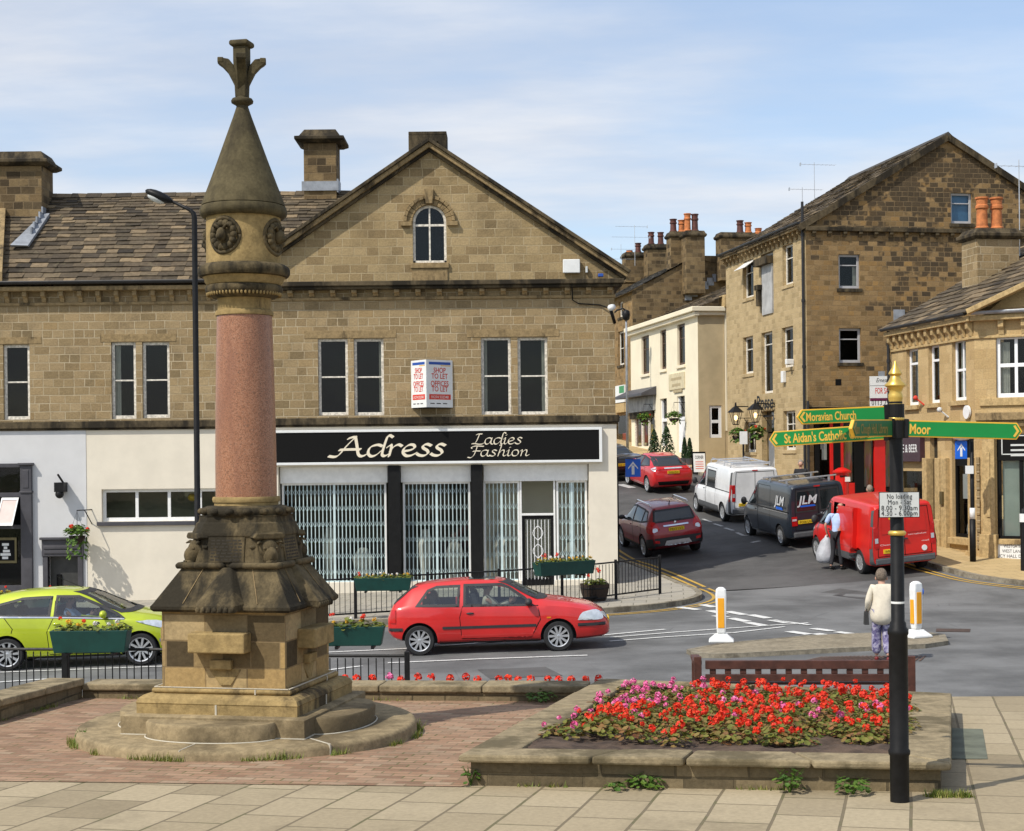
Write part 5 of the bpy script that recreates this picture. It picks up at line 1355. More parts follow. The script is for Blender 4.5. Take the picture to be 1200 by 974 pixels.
for px0,px1,kind in((955.5,961,'d'),(961,973.5,'g'),(973.5,977,'r'),(977,985.5,'d'),(985.5,989,'r'),(989,1002,'p'),(1002,1013,'d'),(1013,1025,'g'),(1025,1038,'r'),(1038,1050,'p'),(1050,1056,'d'),(1056,1081,'g'),(1081,1084,'d')):
 x0,x1=W1(px0,540)[0],W1(px1,540)[0];mb=MB(Q)
 if kind=='d':mb.box(x0,x1,-.03,.12,zg,t0);mb.build('shopfront_post',m['ink'],mill,bevel=.01)
 elif kind=='r':mb.box(x0,x1,-.02,.12,zg,t0);mb.build('shopfront_post',m['redpaint'],mill,bevel=.01)
 else:
  zb_=W1(px0,572 if px0>1000 else 566)[1]
  mb.box(x0,x1,.0,.1,zg,zb_);sr_=mb.build('stall_riser',m['redpaint']if px0<1000 else m['trim']if px0>1040 else m['ink'],mill)
  mb=MB(Q);mb.quad((x0,.06,zb_),(x1,.06,zb_),(x1,.06,t0),(x0,.06,t0));mb.build('pane',m['glass'],sr_)
  if kind=='p' or px0==1013:
   mb=MB(Q);mb.quad((x0+.05,.12,zb_+.05),(x1-.05,.12,zb_+.05),(x1-.05,.12,t0-.6),(x0+.05,.12,t0-.6));mb.build('window_poster',m['posters'],sr_)
  else:
   mb=MB(Q);mb.box(x0+.08,x0+.3,.09,.1,t0-1.1,t0-.45);mb.box(x1-.3,x1-.1,.09,.1,t0-1.5,t0-.9);mb.build('window_notice',m['signwhite'],sr_)
mb=MB(Q);mb.quad((a,1.2,zg),(b,1.2,zg),(b,1.2,t0),(a,1.2,t0));mb.build('shop_interior',m['interior_lit'],mill)
c=at(1145,655,44.);LCc=Vector((c.x,c.y));ln=5.6
fo=LCc+dirb*ln
L3=Line(fo.x,fo.y,R(10.4-90));L4=Line(LCc.x,LCc.y,R(-30))
corner=empty('corner_shop_building',L4.mat(.7),'honey coloured ashlar corner building with white windows and a street name plate','building')
W3,W4=L3.sz,L4.sz
e3=W3(1143,371)[1]
wl4=6.5
def R3(a,b,t,u):return rect(W3(a,u)[0],W3((a+b)/2,u)[1],W3(b,u)[0],W3((a+b)/2,t)[1])
def R4(a,b,t,u):return rect(W4(a,u)[0],W4((a+b)/2,u)[1],W4(b,u)[0],W4((a+b)/2,t)[1])
w3=[R3(1063,1077,408,475),R3(1089,1101.8,403.5,472.5),R3(1116.5,1133,397.5,469.5)]
dr3=R3(1091.5,1100.5,512,640);sw3=R3(1117,1139,511,630);sh3=R3(1053.5,1084,552,630)
dr3=rect(dr3[0][0],.2,dr3[2][0],dr3[2][1])
w4=[R4(1168,1216,392.5,465.5)];sw4=R4(1169.5,1240,508,632)
mb=MB(L3.mat());mb.panel([(0,-.3),(ln,-.3),(ln,e3),(0,e3)],w3+[dr3,sw3,sh3],.2)
mb.m=L4.mat();gh=2.7;mb.panel([(0,-.3),(wl4,-.3),(wl4,e3),(0,e3)],w4+[sw4],.2)
mb.quad((wl4,0,-.3),(wl4+2.6,4.6,-.3),(wl4+2.6,4.6,e3),(wl4,0,e3))
mb.build('wall',m['ashlar'],corner)
mb=MB(L4.mat());mb.add([(.2,.05,e3),(wl4,.05,e3),(wl4,.05,e3+1.1),(wl4*.62,.05,e3+2.9)],[(0,1,2,3)]);mb.build('gable_wall',m['ashlar'],corner)
mb=MB(L3.mat());mb.quad((.1,.8,-.3),(ln-.3,.8,-.3),(ln-.3,.8,e3),(.1,.8,e3));mb.m=L4.mat();mb.quad((.6,.9,2.8),(wl4,.9,2.8),(wl4,.9,e3),(.6,.9,e3));mb.build('room_behind_windows',m['interior'],corner)
for i,r_ in enumerate(w3):window(corner,L3,r_[0][0],r_[1][0],r_[0][1],r_[2][1],hb=(.73,)if i<2 else(.5,),v=()if i<2 else(.55,),fw=.085,fm=m['upvc'],depth=.17,sill=m['honey'],sillw=.1,bw=.06,curtain=((.3,.95,0,.95),)if i<2 else((.1,.9,0,.95),))
r_=w4[0];window(corner,L4,r_[0][0],r_[1][0],r_[0][1],r_[2][1],hb=(.52,),v=(.48,),fw=.1,fm=m['upvc'],depth=.15,bw=.085,curtain=((.08,.3,0,.9),))
mb=MB(L4.mat());mb.box(r_[0][0]-.45,r_[1][0]+.3,-.06,.1,r_[0][1]-.22,r_[0][1]-.004);mb.build('sill',m['honey'],corner,bevel=.01)
mb=MB(L4.mat());zz=W4(1160,488)[1];mb.box(.05,wl4,-.24,.05,zz-.12,zz+.1);mb.box(.05,wl4,-.16,.05,zz-.3,zz-.122);mb.build('shop_cornice',m['trim'],corner,bevel=.02)
mb=MB(L3.mat());mb.box(0,ln+.1,-.24,.05,e3-.14,e3);mb.m=L4.mat();mb.box(-.06,wl4,-.24,.05,e3-.14,e3+.004);mb.build('cornice',m['honey'],corner,bevel=.02)
mb=MB(L3.mat());mb.box(0,ln+.02,-.05,.05,e3-.62,e3-.54);mb.m=L4.mat();mb.box(-.02,wl4,-.05,.05,e3-.62,e3-.545);mb.build('string_course',m['honey'],corner,bevel=.012)
brackets(corner,L3,[.18+.44*i for i in range(13)],e3-.54,e3-.142,.18,.15,m['honey']);brackets(corner,L4,[.75+.62*i for i in range(9)],e3-.54,e3-.146,.16,.15,m['honey'])
gutter(corner,L3,0,ln+.05,e3+.1,-.3);gutter(corner,L4,.0,wl4,e3+.1,-.3,m['lead']);pipe(corner,L3,.06,4.4,e3+.05,-.1,.05)
inn=Vector((math.cos(R(10.4)),math.sin(R(10.4))));A=L3.mat()@Vector((-.15,-.34,e3+.08));B=L3.mat()@Vector((ln+.25,-.34,e3+.08));rl=7.5
up3=Vector((inn.x*math.cos(R(29)),inn.y*math.cos(R(29)),math.sin(R(29))));al3=(B-A).normalized()
g4=Vector((math.cos(R(-30)),math.sin(R(-30))));
k4=(g4.dot(Vector((al3.x,al3.y))),g4.dot(inn)/math.cos(R(29)))
def rin(u,v):return u<(B-A).length+v*math.cos(R(29))*math.tan(R(40.4-0))*0+v*(k4[0]/k4[1])-.0
mb=MB();slates(mb,A,al3,up3,(B-A).length+5.2,rl,.4,.26,seed=31,wmin=.4,wmax=.8,inside=rin)
e_=(B-A).length;P=lambda u,v:A+al3*u+up3*v
mb.quad(P(0,0),P(e_,0),P(e_+rl*k4[0]/k4[1],rl),P(0,rl));
q0,q1=P(0,rl),P(e_+rl*k4[0]/k4[1],rl);dn=Vector((inn.x*5,inn.y*5,-3));mb.quad(q1,q1+dn,q0+dn,q0)
crf=mb.build('roof',m['slate'],corner)
mb=MB();a_,b_=P(e_+.05,0),P(e_+.05+rl*k4[0]/k4[1],rl);mb.bar(a_+Vector((0,0,.02)),b_+Vector((0,0,.02)),.3,.14);mb.build('verge_stone',m['honey'],crf,bevel=.01)
q=at(1161,300,48.2)
pots=[(-.26,m['terracotta'],1.0,.19),(.22,m['terracotta'],1.0,.19)]
cc_=chimney(corner,(q.x,q.y),e3+.5,at(1161,270,48.2).z,1.38,1.0,R(10.4),m['stone'],m['trim_dark'],pots,cap=.28,over=.13)
mb=MB(Matrix.Translation((q.x,q.y,0))@Matrix.Rotation(R(10.4),4,'Z'))
for i in range(6):mb.box(-.75+.32*i,-.38+.32*i,-.55,-.5,e3+.85+.19*i,e3+1.2+.19*i)
mb.build('flashing',m['lead'],cc_)
aerial(corner,(q.x+1.0,q.y+.3,e3+2.),3.2,((3.0,1.9,-1),),ang=R(10))
PIL=[(1086,1091,L3),(1101,1106.5,L3),(1107.5,1113.5,L3),(1139.5,1143,L3)]
for a,b,LL in PIL:
 s0_,s1_=LL.sz(a,560)[0],LL.sz(b,560)[0];mb=MB(LL.mat());mb.box(s0_,s1_,-.14,.1,.2,3.55);mb.box(s0_-.05,s1_+.05,-.2,.1,.2,1.75 if a>1100 and a<1107 else .95);mb.build('pilaster',m['honey'],corner,bevel=.015)
s0_,s1_=W4(1153,560)[0],W4(1167.5,560)[0];mb=MB(L4.mat());mb.box(s0_,s1_,-.16,.1,.1,W4(1160,503)[1]);mb.box(s0_-.08,s1_+.05,-.24,.1,.1,W4(1160,626)[1]);mb.box(s0_+.12,s1_-.12,-.19,.1,1.9,3.7);mb.build('pilaster',m['honey'],corner,bevel=.015)
mb=MB(L3.mat());z_=W3(1100,503)[1];mb.box(W3(1086,503)[0],ln+.02,-.2,.05,z_-.1,z_+.16);mb.build('shop_cornice',m['trim'],corner,bevel=.02)
mb=MB(L4.mat());
for i in range(11):
 zz=1.0+.235*i;mb.box(.02,s0_-.09,-.04-.012*(i%3),.05,zz,zz+.222)
mb.build('rusticated_quoins',m['stone'],corner,bevel=.02)
mb=MB(L3.mat());r_=sw3;mb.box(r_[0][0],r_[0][0]+.07,.1,.17,r_[0][1],r_[2][1]);mb.box(r_[1][0]-.07,r_[1][0],.1,.17,r_[0][1],r_[2][1]);mb.box(r_[0][0],r_[1][0],.1,.17,r_[2][1]-.85,r_[2][1]);mb.box(r_[0][0],r_[1][0],.1,.17,r_[0][1],r_[0][1]+.1);fr=mb.build('shop_window',m['ink'],corner)
mb=MB(L3.mat());mb.quad((r_[0][0],.15,r_[0][1]),(r_[1][0],.15,r_[0][1]),(r_[1][0],.15,r_[2][1]),(r_[0][0],.15,r_[2][1]));mb.build('pane',m['glass'],fr)
mb=MB(L3.mat());mb.box(r_[0][0]-.1,r_[1][0]+.1,-.12,.1,r_[0][1]-.2,r_[0][1]-.01);mb.build('sill',m['honey'],fr,bevel=.015)
mb=MB(L3.mat());mb.box(r_[0][0]+.35,r_[0][0]+.75,.16,.17,r_[0][1]+1.1,r_[0][1]+1.8);mb.build('window_notice',m['signwhite'],fr)
mb=MB(L3.mat());mb.ell((r_[1][0]-.55,.55,r_[0][1]+.2),(.6,.3,.45),14,8);mb.build('white_armchair',m['signwhite'],fr,smooth=True)
mb=MB(L3.mat());r_=dr3;mb.box(r_[0][0],r_[1][0],.15,.19,r_[0][1],r_[2][1]-.7);mb.build('door',m['ink'],corner);mb=MB(L3.mat());mb.box(r_[0][0],r_[1][0],.14,.18,r_[2][1]-.68,r_[2][1]);mb.build('toplight',m['darkglass'],corner)
mb=MB(L3.mat());s_=W3(1110.5,585)[0];mb.box(s_-.09,s_+.09,-.2,-.14,W3(1110,591)[1],W3(1110,576)[1]);mb.build('door_panel',mat('bronze_entry_panel',(.10,.075,.03),.4),corner)
r_=sh3;mb=MB(L3.mat());mb.quad((r_[0][0],.15,r_[0][1]),(r_[1][0],.15,r_[0][1]),(r_[1][0],.15,r_[2][1]),(r_[0][0],.15,r_[2][1]));mb.build('shop_window',m['glass'],corner)
mb=MB(L3.mat());mb.box(W3(1052,530)[0],W3(1084.5,530)[0],-.16,.05,W3(1068,541)[1],W3(1068,512)[1]);fs=mb.build('fascia_sign',mat('plum_fascia',(.05,.022,.03),.5),corner,bevel=.01)
mb=MB(L3.mat());put_text(mb,'WINE & BEER',Matrix.Translation(((W3(1052,530)[0]+W3(1084,530)[0])/2,-.163,W3(1068,530)[1])),.34,width=.84*(W3(1084,530)[0]-W3(1052,530)[0]),off=.01);mb.build('lettering',m['signwhite'],fs)
r_=sw4;mb=MB(L4.mat());zf4=W4(1180,540)[1]
mb.box(r_[0][0],r_[1][0],.02,.12,zf4,r_[2][1]);mb.box(r_[0][0],r_[0][0]+.1,.04,.14,r_[0][1],zf4);mb.box(r_[0][0],r_[1][0],.04,.14,r_[0][1],r_[0][1]+.08);mb.box(W4(1195,600)[0],W4(1195,600)[0]+.1,.05,.13,r_[0][1],zf4);fr=mb.build('shop_window',m['ink'],corner,bevel=.008)
mb=MB(L4.mat());x0_,x1_=W4(1174,530)[0],r_[1][0];zt_,zb_=W4(1185,510)[1],W4(1185,533)[1]
for q in((x0_,x1_,zb_,zb_+.03),(x0_,x1_,zt_-.03,zt_),(x0_,x0_+.03,zb_,zt_)):mb.box(q[0],q[1],.005,.03,q[2],q[3])
for i in range(3):mb.box(x0_+.25,x1_,.008,.03,zt_-.3-.14*i,zt_-.25-.14*i)
mb.build('sign_print',m['greyplate'],fr)
mb=MB(L4.mat());mb.quad((r_[0][0],.1,r_[0][1]),(r_[1][0],.1,r_[0][1]),(r_[1][0],.1,zf4),(r_[0][0],.1,zf4));mb.build('pane',m['glass'],fr)
mb=MB(L4.mat());mb.quad((r_[0][0]+.12,.2,r_[0][1]),(r_[1][0],.2,r_[0][1]),(r_[1][0],.2,zf4),(r_[0][0]+.12,.2,zf4));mb.build('whitened_glass',mat('pale_green_blind',(.52,.58,.52),.6,.08,1.5),fr)
mb=MB(L4.mat());mb.box(s1_+.05,wl4,-.12,.05,r_[0][1]-.14,r_[0][1]-.01);mb.build('sill',m['honey'],fr,bevel=.01)
x0_,x1_=W4(1164.5,645)[0],W4(1164.5,645)[0]+1.06;zb_,zt_=W4(1180,655.5)[1],W4(1180,635.5)[1]
mb=MB(L4.mat());mb.box(x0_,x1_,-.07,.02,zb_,zt_);np_=mb.build('street_name_plate',m['signwhite'],corner,bevel=.008)
mb=MB(L4.mat());hh=(zt_-zb_)
for i,s_ in enumerate(('WESTGATE','WEST LANE','LUCY HALL DRIVE')):put_text(mb,s_,Matrix.Translation(((x0_+x1_)/2,-.073,zt_-hh*(.31+.29*i))),hh*.27,width=(.46,.54,.95)[i])
mb.build('lettering',m['ink'],np_)
for px,py,LL,mt,sz in((1081.5,467,L3,m['redink'],.09),(1110,481,L3,m['greyplate'],.1)):
 s_,z_=LL.sz(px,py);mb=MB(LL.mat());mb.tube([(s_+.12,0,z_-.2),(s_,-.2,z_)],.025,6);mb.ell((s_,-.22,z_+.02),(sz*.8,sz*.8,sz*.8),10,6);mb.build('wall_camera',mt,corner)
s_,z_=W3(1136,483);mb=MB(L3.mat());mb.tube([(s_,-.03,z_),(s_,-.09,z_)],.19,20);mb.build('round_wall_sign',m['signwhite'],corner)
c=at(820,560,73.);LCr=Vector((c.x,c.y));lnc=12.2;fo=LCr+dirb*lnc
L5=Line(fo.x,fo.y,R(10.4-90));L6=Line(LCr.x,LCr.y,R(10.4));W5,W6=L5.sz,L6.sz
cream=empty('cream_rendered_house',L6.mat(3.0),'cream rendered two storey building with small shop up the side street','building')
ec=W5(818,364)[1];zb_=2.2
def R5(a,b,t,u):return rect(W5(a,u)[0],W5((a+b)/2,u)[1],W5(b,u)[0],W5((a+b)/2,t)[1])
w5=[R5(752.5,761.5,393.5,438.5),R5(774.5,781.5,386.5,433),R5(794.5,803.5,379.5,428)]
g5=[R5(774.5,782.5,467,523),R5(794.5,803.7,464,530),R5(744.5,768,484,523)]
mb=MB(L5.mat());mb.panel([(0,zb_),(lnc,zb_),(lnc,ec),(0,ec)],w5+g5,.2);mb.build('wall',m['cream2'],cream)
e6=W6(849,365)[0];r6=R2
wr6=rect(W6(832,513)[0],W6(840,513)[1],W6(846.5,513)[0],W6(840,475)[1])
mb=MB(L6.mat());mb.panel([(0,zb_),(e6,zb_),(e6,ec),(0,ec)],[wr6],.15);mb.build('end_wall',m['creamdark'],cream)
st0,st1=e6+.02,e6+.75
mb=MB(L6.mat());mb.box(st0,st1,-.1,.5,W6(853,505)[1],W6(853,362)[1]);mb.build('white_pier',m['cream2'],cream);mb=MB(L6.mat());mb.box(st0-.1,st1+.05,-.3,.5,W6(853,361)[1],W6(853,346)[1]);mb.build('pier_capital',m['honey'],cream,bevel=.05)
mb=MB(L6.mat());mb.box(st0,st1,.0,.5,zb_,W6(853,505)[1]-.01);mb.build('pier_base',m['creamdark'],cream)
mb=MB(L6.mat());mb.box(st0+.15,st1-.2,-.12,0,W6(853,427)[1],W6(853,388)[1]);mb.build('narrow_window',m['darkglass'],cream)
mb=MB(L5.mat());mb.quad((.1,.8,zb_),(lnc-.3,.8,zb_),(lnc-.3,.8,ec),(.1,.8,ec));mb.m=L6.mat();mb.quad((.3,.6,zb_),(e6,.6,zb_),(e6,.6,ec),(.3,.6,ec));mb.build('room_behind_windows',m['interior'],cream)
for r_ in w5:window(cream,L5,r_[0][0],r_[1][0],r_[0][1],r_[2][1],hb=(.66,),fw=.12,fm=mat('brown_window_frame',(.09,.05,.03),.5)if r_ is w5[0]else bpy.data.materials['brown_window_frame'],depth=.16,sill=m['cream2'],sillw=.08)
window(cream,L6,wr6[0][0],wr6[1][0],wr6[0][1],wr6[2][1],hb=(.5,),fw=.13,fm=m['upvc'],depth=.1,bw=.12)
for i,r_ in enumerate(g5[:2]):
 mb=MB(L5.mat());mb.box(r_[0][0],r_[0][0]+.12,.08,.18,r_[0][1],r_[2][1]);mb.box(r_[1][0]-.12,r_[1][0],.08,.18,r_[0][1],r_[2][1]);mb.box(r_[0][0]+.12,r_[1][0]-.12,.08,.18,r_[2][1]-1.15,r_[2][1]-1.0);mb.box(r_[0][0]+.12,r_[1][0]-.12,.12,.16,r_[0][1],r_[2][1]-1.15)if i else None
 mb.build('door',m['upvc'],cream);mb=MB(L5.mat());mb.quad((r_[0][0],.17,r_[0][1]),(r_[1][0],.17,r_[0][1]),(r_[1][0],.17,r_[2][1]),(r_[0][0],.17,r_[2][1]));mb.build('toplight',m['glass'],cream)
r_=g5[2];mb=MB(L5.mat())
for f in(0,.36,.70,1):x=lerp(r_[0][0],r_[1][0],f);mb.box(x-.1,x+.1,.02,.12,r_[0][1],r_[2][1])
fr=mb.build('shop_window',m['oldwhite'],cream);mb=MB(L5.mat());mb.quad((r_[0][0],.1,r_[0][1]),(r_[1][0],.1,r_[0][1]),(r_[1][0],.1,r_[2][1]),(r_[0][0],.1,r_[2][1]));mb.build('pane',m['glass'],fr)
mb=MB(L5.mat());a_=lerp(r_[0][0],r_[1][0],.4);mb.box(a_,a_+1.0,.3,.5,r_[0][1]+.3,r_[2][1]-.6);mb.build('window_display',m['plate'],fr);mb=MB(L5.mat());mb.box(r_[0][0]+.2,r_[0][0]+.8,.3,.5,r_[0][1]+.2,r_[2][1]-.3);mb.build('window_display',m['redpaint'],fr)
zc_,zd_=W5(753,463)[1],W5(753,478)[1];s0_,s1_=W5(738,470)[0],W5(770,470)[0]
mb=MB(L5.mat());mb.loft([[(s0_,0,zc_+.35),(s0_,-.8,zc_),(s0_,-.8,zc_-.15),(s0_,0,zc_-.1)],[(s1_,0,zc_+.35),(s1_,-.8,zc_),(s1_,-.8,zc_-.15),(s1_,0,zc_-.1)]]);mb.build('shop_canopy',m['charcoal'],cream,bevel=.02)
mb=MB(L5.mat());mb.box(s0_+.2,s1_-.2,-.12,.02,zd_-.2,zc_-.12);mb.build('shop_fascia',mat('grey_shop_fascia',(.28,.28,.28),.5,.4,2.),cream);mb=MB(L5.mat());mb.box(s0_+.5,s1_-.5,-.1,.02,zd_-.55,zd_-.22);mb.box(s0_+.5,s0_+1.6,-.13,.02,zd_-.55,zd_-.22);mb.build('shop_fascia',m['trim_dark'],cream)
a_=R5(785.5,803.5,437,456.5);mb=MB(L5.mat());mb.box(a_[0][0],a_[1][0],-.06,.02,a_[0][1],a_[2][1]);pq=mb.build('painted_plaque',mat('cream_plaque',(.60,.52,.34),.7),cream,bevel=.02)
mb=MB(L5.mat());
for i in range(3):mb.box(a_[0][0]+.4+.2*i,a_[1][0]-.4-.2*(i%2),-.064,-.05,a_[2][1]-.35-.3*i,a_[2][1]-.22-.3*i)
mb.build('plaque_lettering',mat('tan_lettering',(.42,.34,.2),.7),pq)
mb=MB(L5.mat());mb.box(-.1,lnc+.25,-.35,.05,ec-.05,ec+.18);mb.box(-.1,lnc+.18,-.22,.05,ec-.25,ec-.052);mb.m=L6.mat();mb.box(-.2,e6,-.25,.05,ec-.05,ec+.178);mb.box(-.1,e6,-.15,.05,ec-.22,ec-.053);mb.build('cornice',m['cream2'],cream,bevel=.03)
up5=Vector((inn.x*math.cos(R(24)),inn.y*math.cos(R(24)),math.sin(R(24))));A=L5.mat()@Vector((0,.1,ec+.15));B=L5.mat()@Vector((lnc,.1,ec+.15))
mb=MB();slates(mb,A,(B-A),up5,(B-A).length,8.,.4,.3,seed=41,wmin=.4,wmax=.8);al=(B-A).normalized();mb.quad(A,B,B+up5*8,A+up5*8);mb.build('roof',m['slate'],cream)
pipe(cream,L6,st1+.1,2.6,W6(856,440)[1],-.2,.06);
c=at(742,400,88.);L7=Line(c.x,c.y,R(10.4));W7=L7.sz
fo=Vector((c.x,c.y))+dirb*10;L8=Line(fo.x,fo.y,R(10.4-90));W8=L8.sz
dark=empty('sooty_stone_house',L7.mat(4.0),'dark sooty stone house with big chimney stacks rising behind the cream building','building')
e7=W7(742,341)[1];rx,rz_=W7(812,303)
wend=7.5
mb=MB(L7.mat());mb.panel([(0,3),(wend,3),(wend,W7(850,300)[1]),(rx+.2,W7(850,300)[1]),(rx,rz_),(0,e7)],[],.2);mb.quad((0,10,3),(0,0,3),(0,0,e7),(0,10,e7))if False else None;mb.build('gable_wall',m['stone_dark'],dark)
def R8(a,b,t,u):return rect(W8(a,u)[0],W8((a+b)/2,u)[1],W8(b,u)[0],W8((a+b)/2,t)[1])
w8=[R8(725.5,730.5,353,372),R8(725,732,388,428)];sh8=R8(722,736,487,530)
mb=MB(L8.mat());mb.panel([(-4,3),(10,3),(10,e7),(-4,e7)],w8+[sh8],.2);mb.build('front_wall',m['mill_gable'],dark)
mb=MB(L8.mat());mb.quad((-4,.7,3),(9.5,.7,3),(9.5,.7,e7),(-4,.7,e7));mb.build('room_behind_windows',m['interior'],dark)
for r_ in w8:window(dark,L8,r_[0][0],r_[1][0],r_[0][1],r_[2][1],fw=.1,depth=.18,sill=m['trim_dark'])
r_=sh8;mb=MB(L8.mat());mb.quad((r_[0][0],.08,r_[0][1]),(r_[1][0],.08,r_[0][1]),(r_[1][0],.08,r_[2][1]),(r_[0][0],.08,r_[2][1]));mb.build('shop_window',m['glass'],dark);mb=MB(L8.mat());mb.box(r_[0][0]+.5,r_[1][0]-.8,.3,.5,r_[0][1],r_[2][1]-1.);mb.build('window_display',m['redpaint'],dark)  # solid red box stands for red reflected in this window
a_=R8(721,735.5,452,472);mb=MB(L8.mat());mb.box(a_[0][0],a_[1][0],-.15,.02,a_[0][1],a_[2][1]);sg=mb.build('shop_sign',m['signwhite'],dark);mb=MB(L8.mat());mb.box(a_[1][0]-1.2,a_[1][0]-.1,-.16,-.1,a_[2][1]-.45,a_[2][1]-.05);mb.build('sign_emblem',m['signgreen'],sg)
a_=R8(724,741,472.5,479);mb=MB(L8.mat());mb.box(a_[0][0],a_[1][0],-.2,.02,a_[0][1]-.2,a_[2][1]);mb.build('shop_fascia',m['honey'],dark)
mb=MB(L7.mat());mb.tube([(.0,-.25,4.2),(.0,-.25,W7(740,400)[1])],.09,8);mb.build('downpipe',m['lead'],dark)
pit7=math.atan2(rz_-e7,rx);u=Vector((math.cos(pit7),0,math.sin(pit7)));mb=MB(L7.mat());o=Vector((-.3,-.1,e7-.1));slates(mb,o,(0,1,0),u,10,(rx)/math.cos(pit7)+.3,.35,.25,seed=51);mb.quad(o,o+Vector((0,10,0)),o+Vector((0,10,0))+u*4.2,o+u*4.2);mb.quad(o+u*4.2,o+u*4.2+Vector((0,10,0)),Vector((wend+1,10,e7+1)),Vector((wend+1,0,e7+1)));mb.build('roof',m['slate_dark'],dark)
def ch7(p0,p1,yt,yb,pots,d_,wy=.9,root=dark):
 A_,B_=at(p0,yt,d_),at(p1,yt,d_)
 w_=(B_-A_).length;c_=(A_+B_)/2
 return chimney(root,(c_.x,c_.y),at(p0,yb,d_).z,c_.z,w_,wy,R(10.4),m['stone_dark'],m['trim_dark'],[(lerp(-w_/2,w_/2,(p-p0)/(p1-p0)),mt,hh,.2)for p,mt,hh in pots],cap=.3,over=.1)
bp,tc_=m['brownpot'],m['terracotta']
ch7(801,824,271.5,345,((806,tc_,1.0),(815,bp,.98)),88.3);ch7(783.5,800,272.5,330,((789.5,bp,.75),(799.5,tc_,.7)),89.2)
ch7(841,884,273.5,330,((868,bp,.72),(878,tc_,.62),(890.5,tc_,.3)),88.6)
mb=MB(L7.mat());
for i in range(8):x=W7(803+6.5*i,345)[0];mb.box(x,x+.4,-.06,.0,W7(803,352-4.4*i)[1],W7(803,345-4.4*i)[1]+.1)
mb.build('flashing',m['lead'],dark)
far=empty('far_terraced_house',at(735,540,100.),'stone terraced house with television aerials at the top of the side street','building')
c=at(727,330,100.);L9=Line(c.x-2.5,c.y,R(10.4));ef=at(727,345,100.).z
mb=MB(L9.mat());mb.panel([(0,4),(9,4),(9,ef),(4.5,ef+2.4),(0,ef)],[]);mb.quad((0,8,4),(0,0,4),(0,0,ef),(0,8,ef));mb.build('wall',m['stone_dark'],far)
mb=MB(L9.mat());u=Vector((math.cos(R(28)),0,math.sin(R(28))));o=Vector((-.3,-.1,ef-.1));slates(mb,o,(0,1,0),u,8,5.4,.35,.28,seed=61);mb.quad(o,o+Vector((0,8,0)),o+Vector((0,8,0))+u*5.4,o+u*5.4);mb.build('roof',m['slate_dark'],far)
ch7(756.5,781.5,287,332,((763.5,bp,.78),(775,bp,.78)),98.,root=far);k_=ch7(731,755,296.5,332,((738,tc_,.15),(748.5,bp,.62)),99.,root=far)
q=at(744.5,300,97.);aerial(far,(q.x,q.y,q.z-.6),2.5,((2.4,2.0,1),(1.75,2.4,1)),ang=R(10));q=at(728.5,315,97.);aerial(far,(q.x,q.y,q.z-.6),2.1,((1.8,1.5,-1),(1.2,1.5,-1)),ang=R(10))
m=M_
def crom(pts,x):
 if x<=pts[0][0]:return pts[0][1]
 if x>=pts[-1][0]:return pts[-1][1]
 for i in range(len(pts)-1):
  if pts[i][0]<=x<=pts[i+1][0]:
   x0,y0=pts[i];x1,y1=pts[i+1];hh=x1-x0
   s=(y1-y0)/hh
   sl=lambda k:0 if k<=0 or k>=len(pts)-1 else(pts[k+1][1]-pts[k-1][1])/(pts[k+1][0]-pts[k-1][0])
   def mono(k,s0):
    if k<=0 or k>=len(pts)-1:return s0
    a=(pts[k][1]-pts[k-1][1])/(pts[k][0]-pts[k-1][0]);b=(pts[k+1][1]-pts[k][1])/(pts[k+1][0]-pts[k][0])
    return 0 if a*b<=0 else 2*a*b/(a+b)
   m0,m1=mono(i,s),mono(i+1,s)
   t=(x-x0)/hh
   return(2*t**3-3*t*t+1)*y0+(t**3-2*t*t+t)*hh*m0+(-2*t**3+3*t*t)*y1+(t**3-t*t)*hh*m1
def veh_frame(px,py,lx,ly,head,xr,xf,wt):
 p=gnd(px,py);Rz=Matrix.Rotation(head,3,'Z')
 o=p-Rz@Vector((lx,ly,0))
 def g(x,y):q=o+Rz@Vector((x,y,0));return h(q.x,q.y)
 hr,hf=(g(xr,-wt)+g(xr,wt))/2,(g(xf,-wt)+g(xf,wt))/2
 pitch=math.atan((hf-hr)/(xf-xr));roll=math.atan((g(lx,wt)-g(lx,-wt))/(2*wt))
 zc=hr-xr*math.tan(pitch)
 return Matrix.Translation((o.x,o.y,zc))@Matrix.Rotation(head,4,'Z')@Matrix.Rotation(-pitch,4,'Y')@Matrix.Rotation(roll,4,'X')
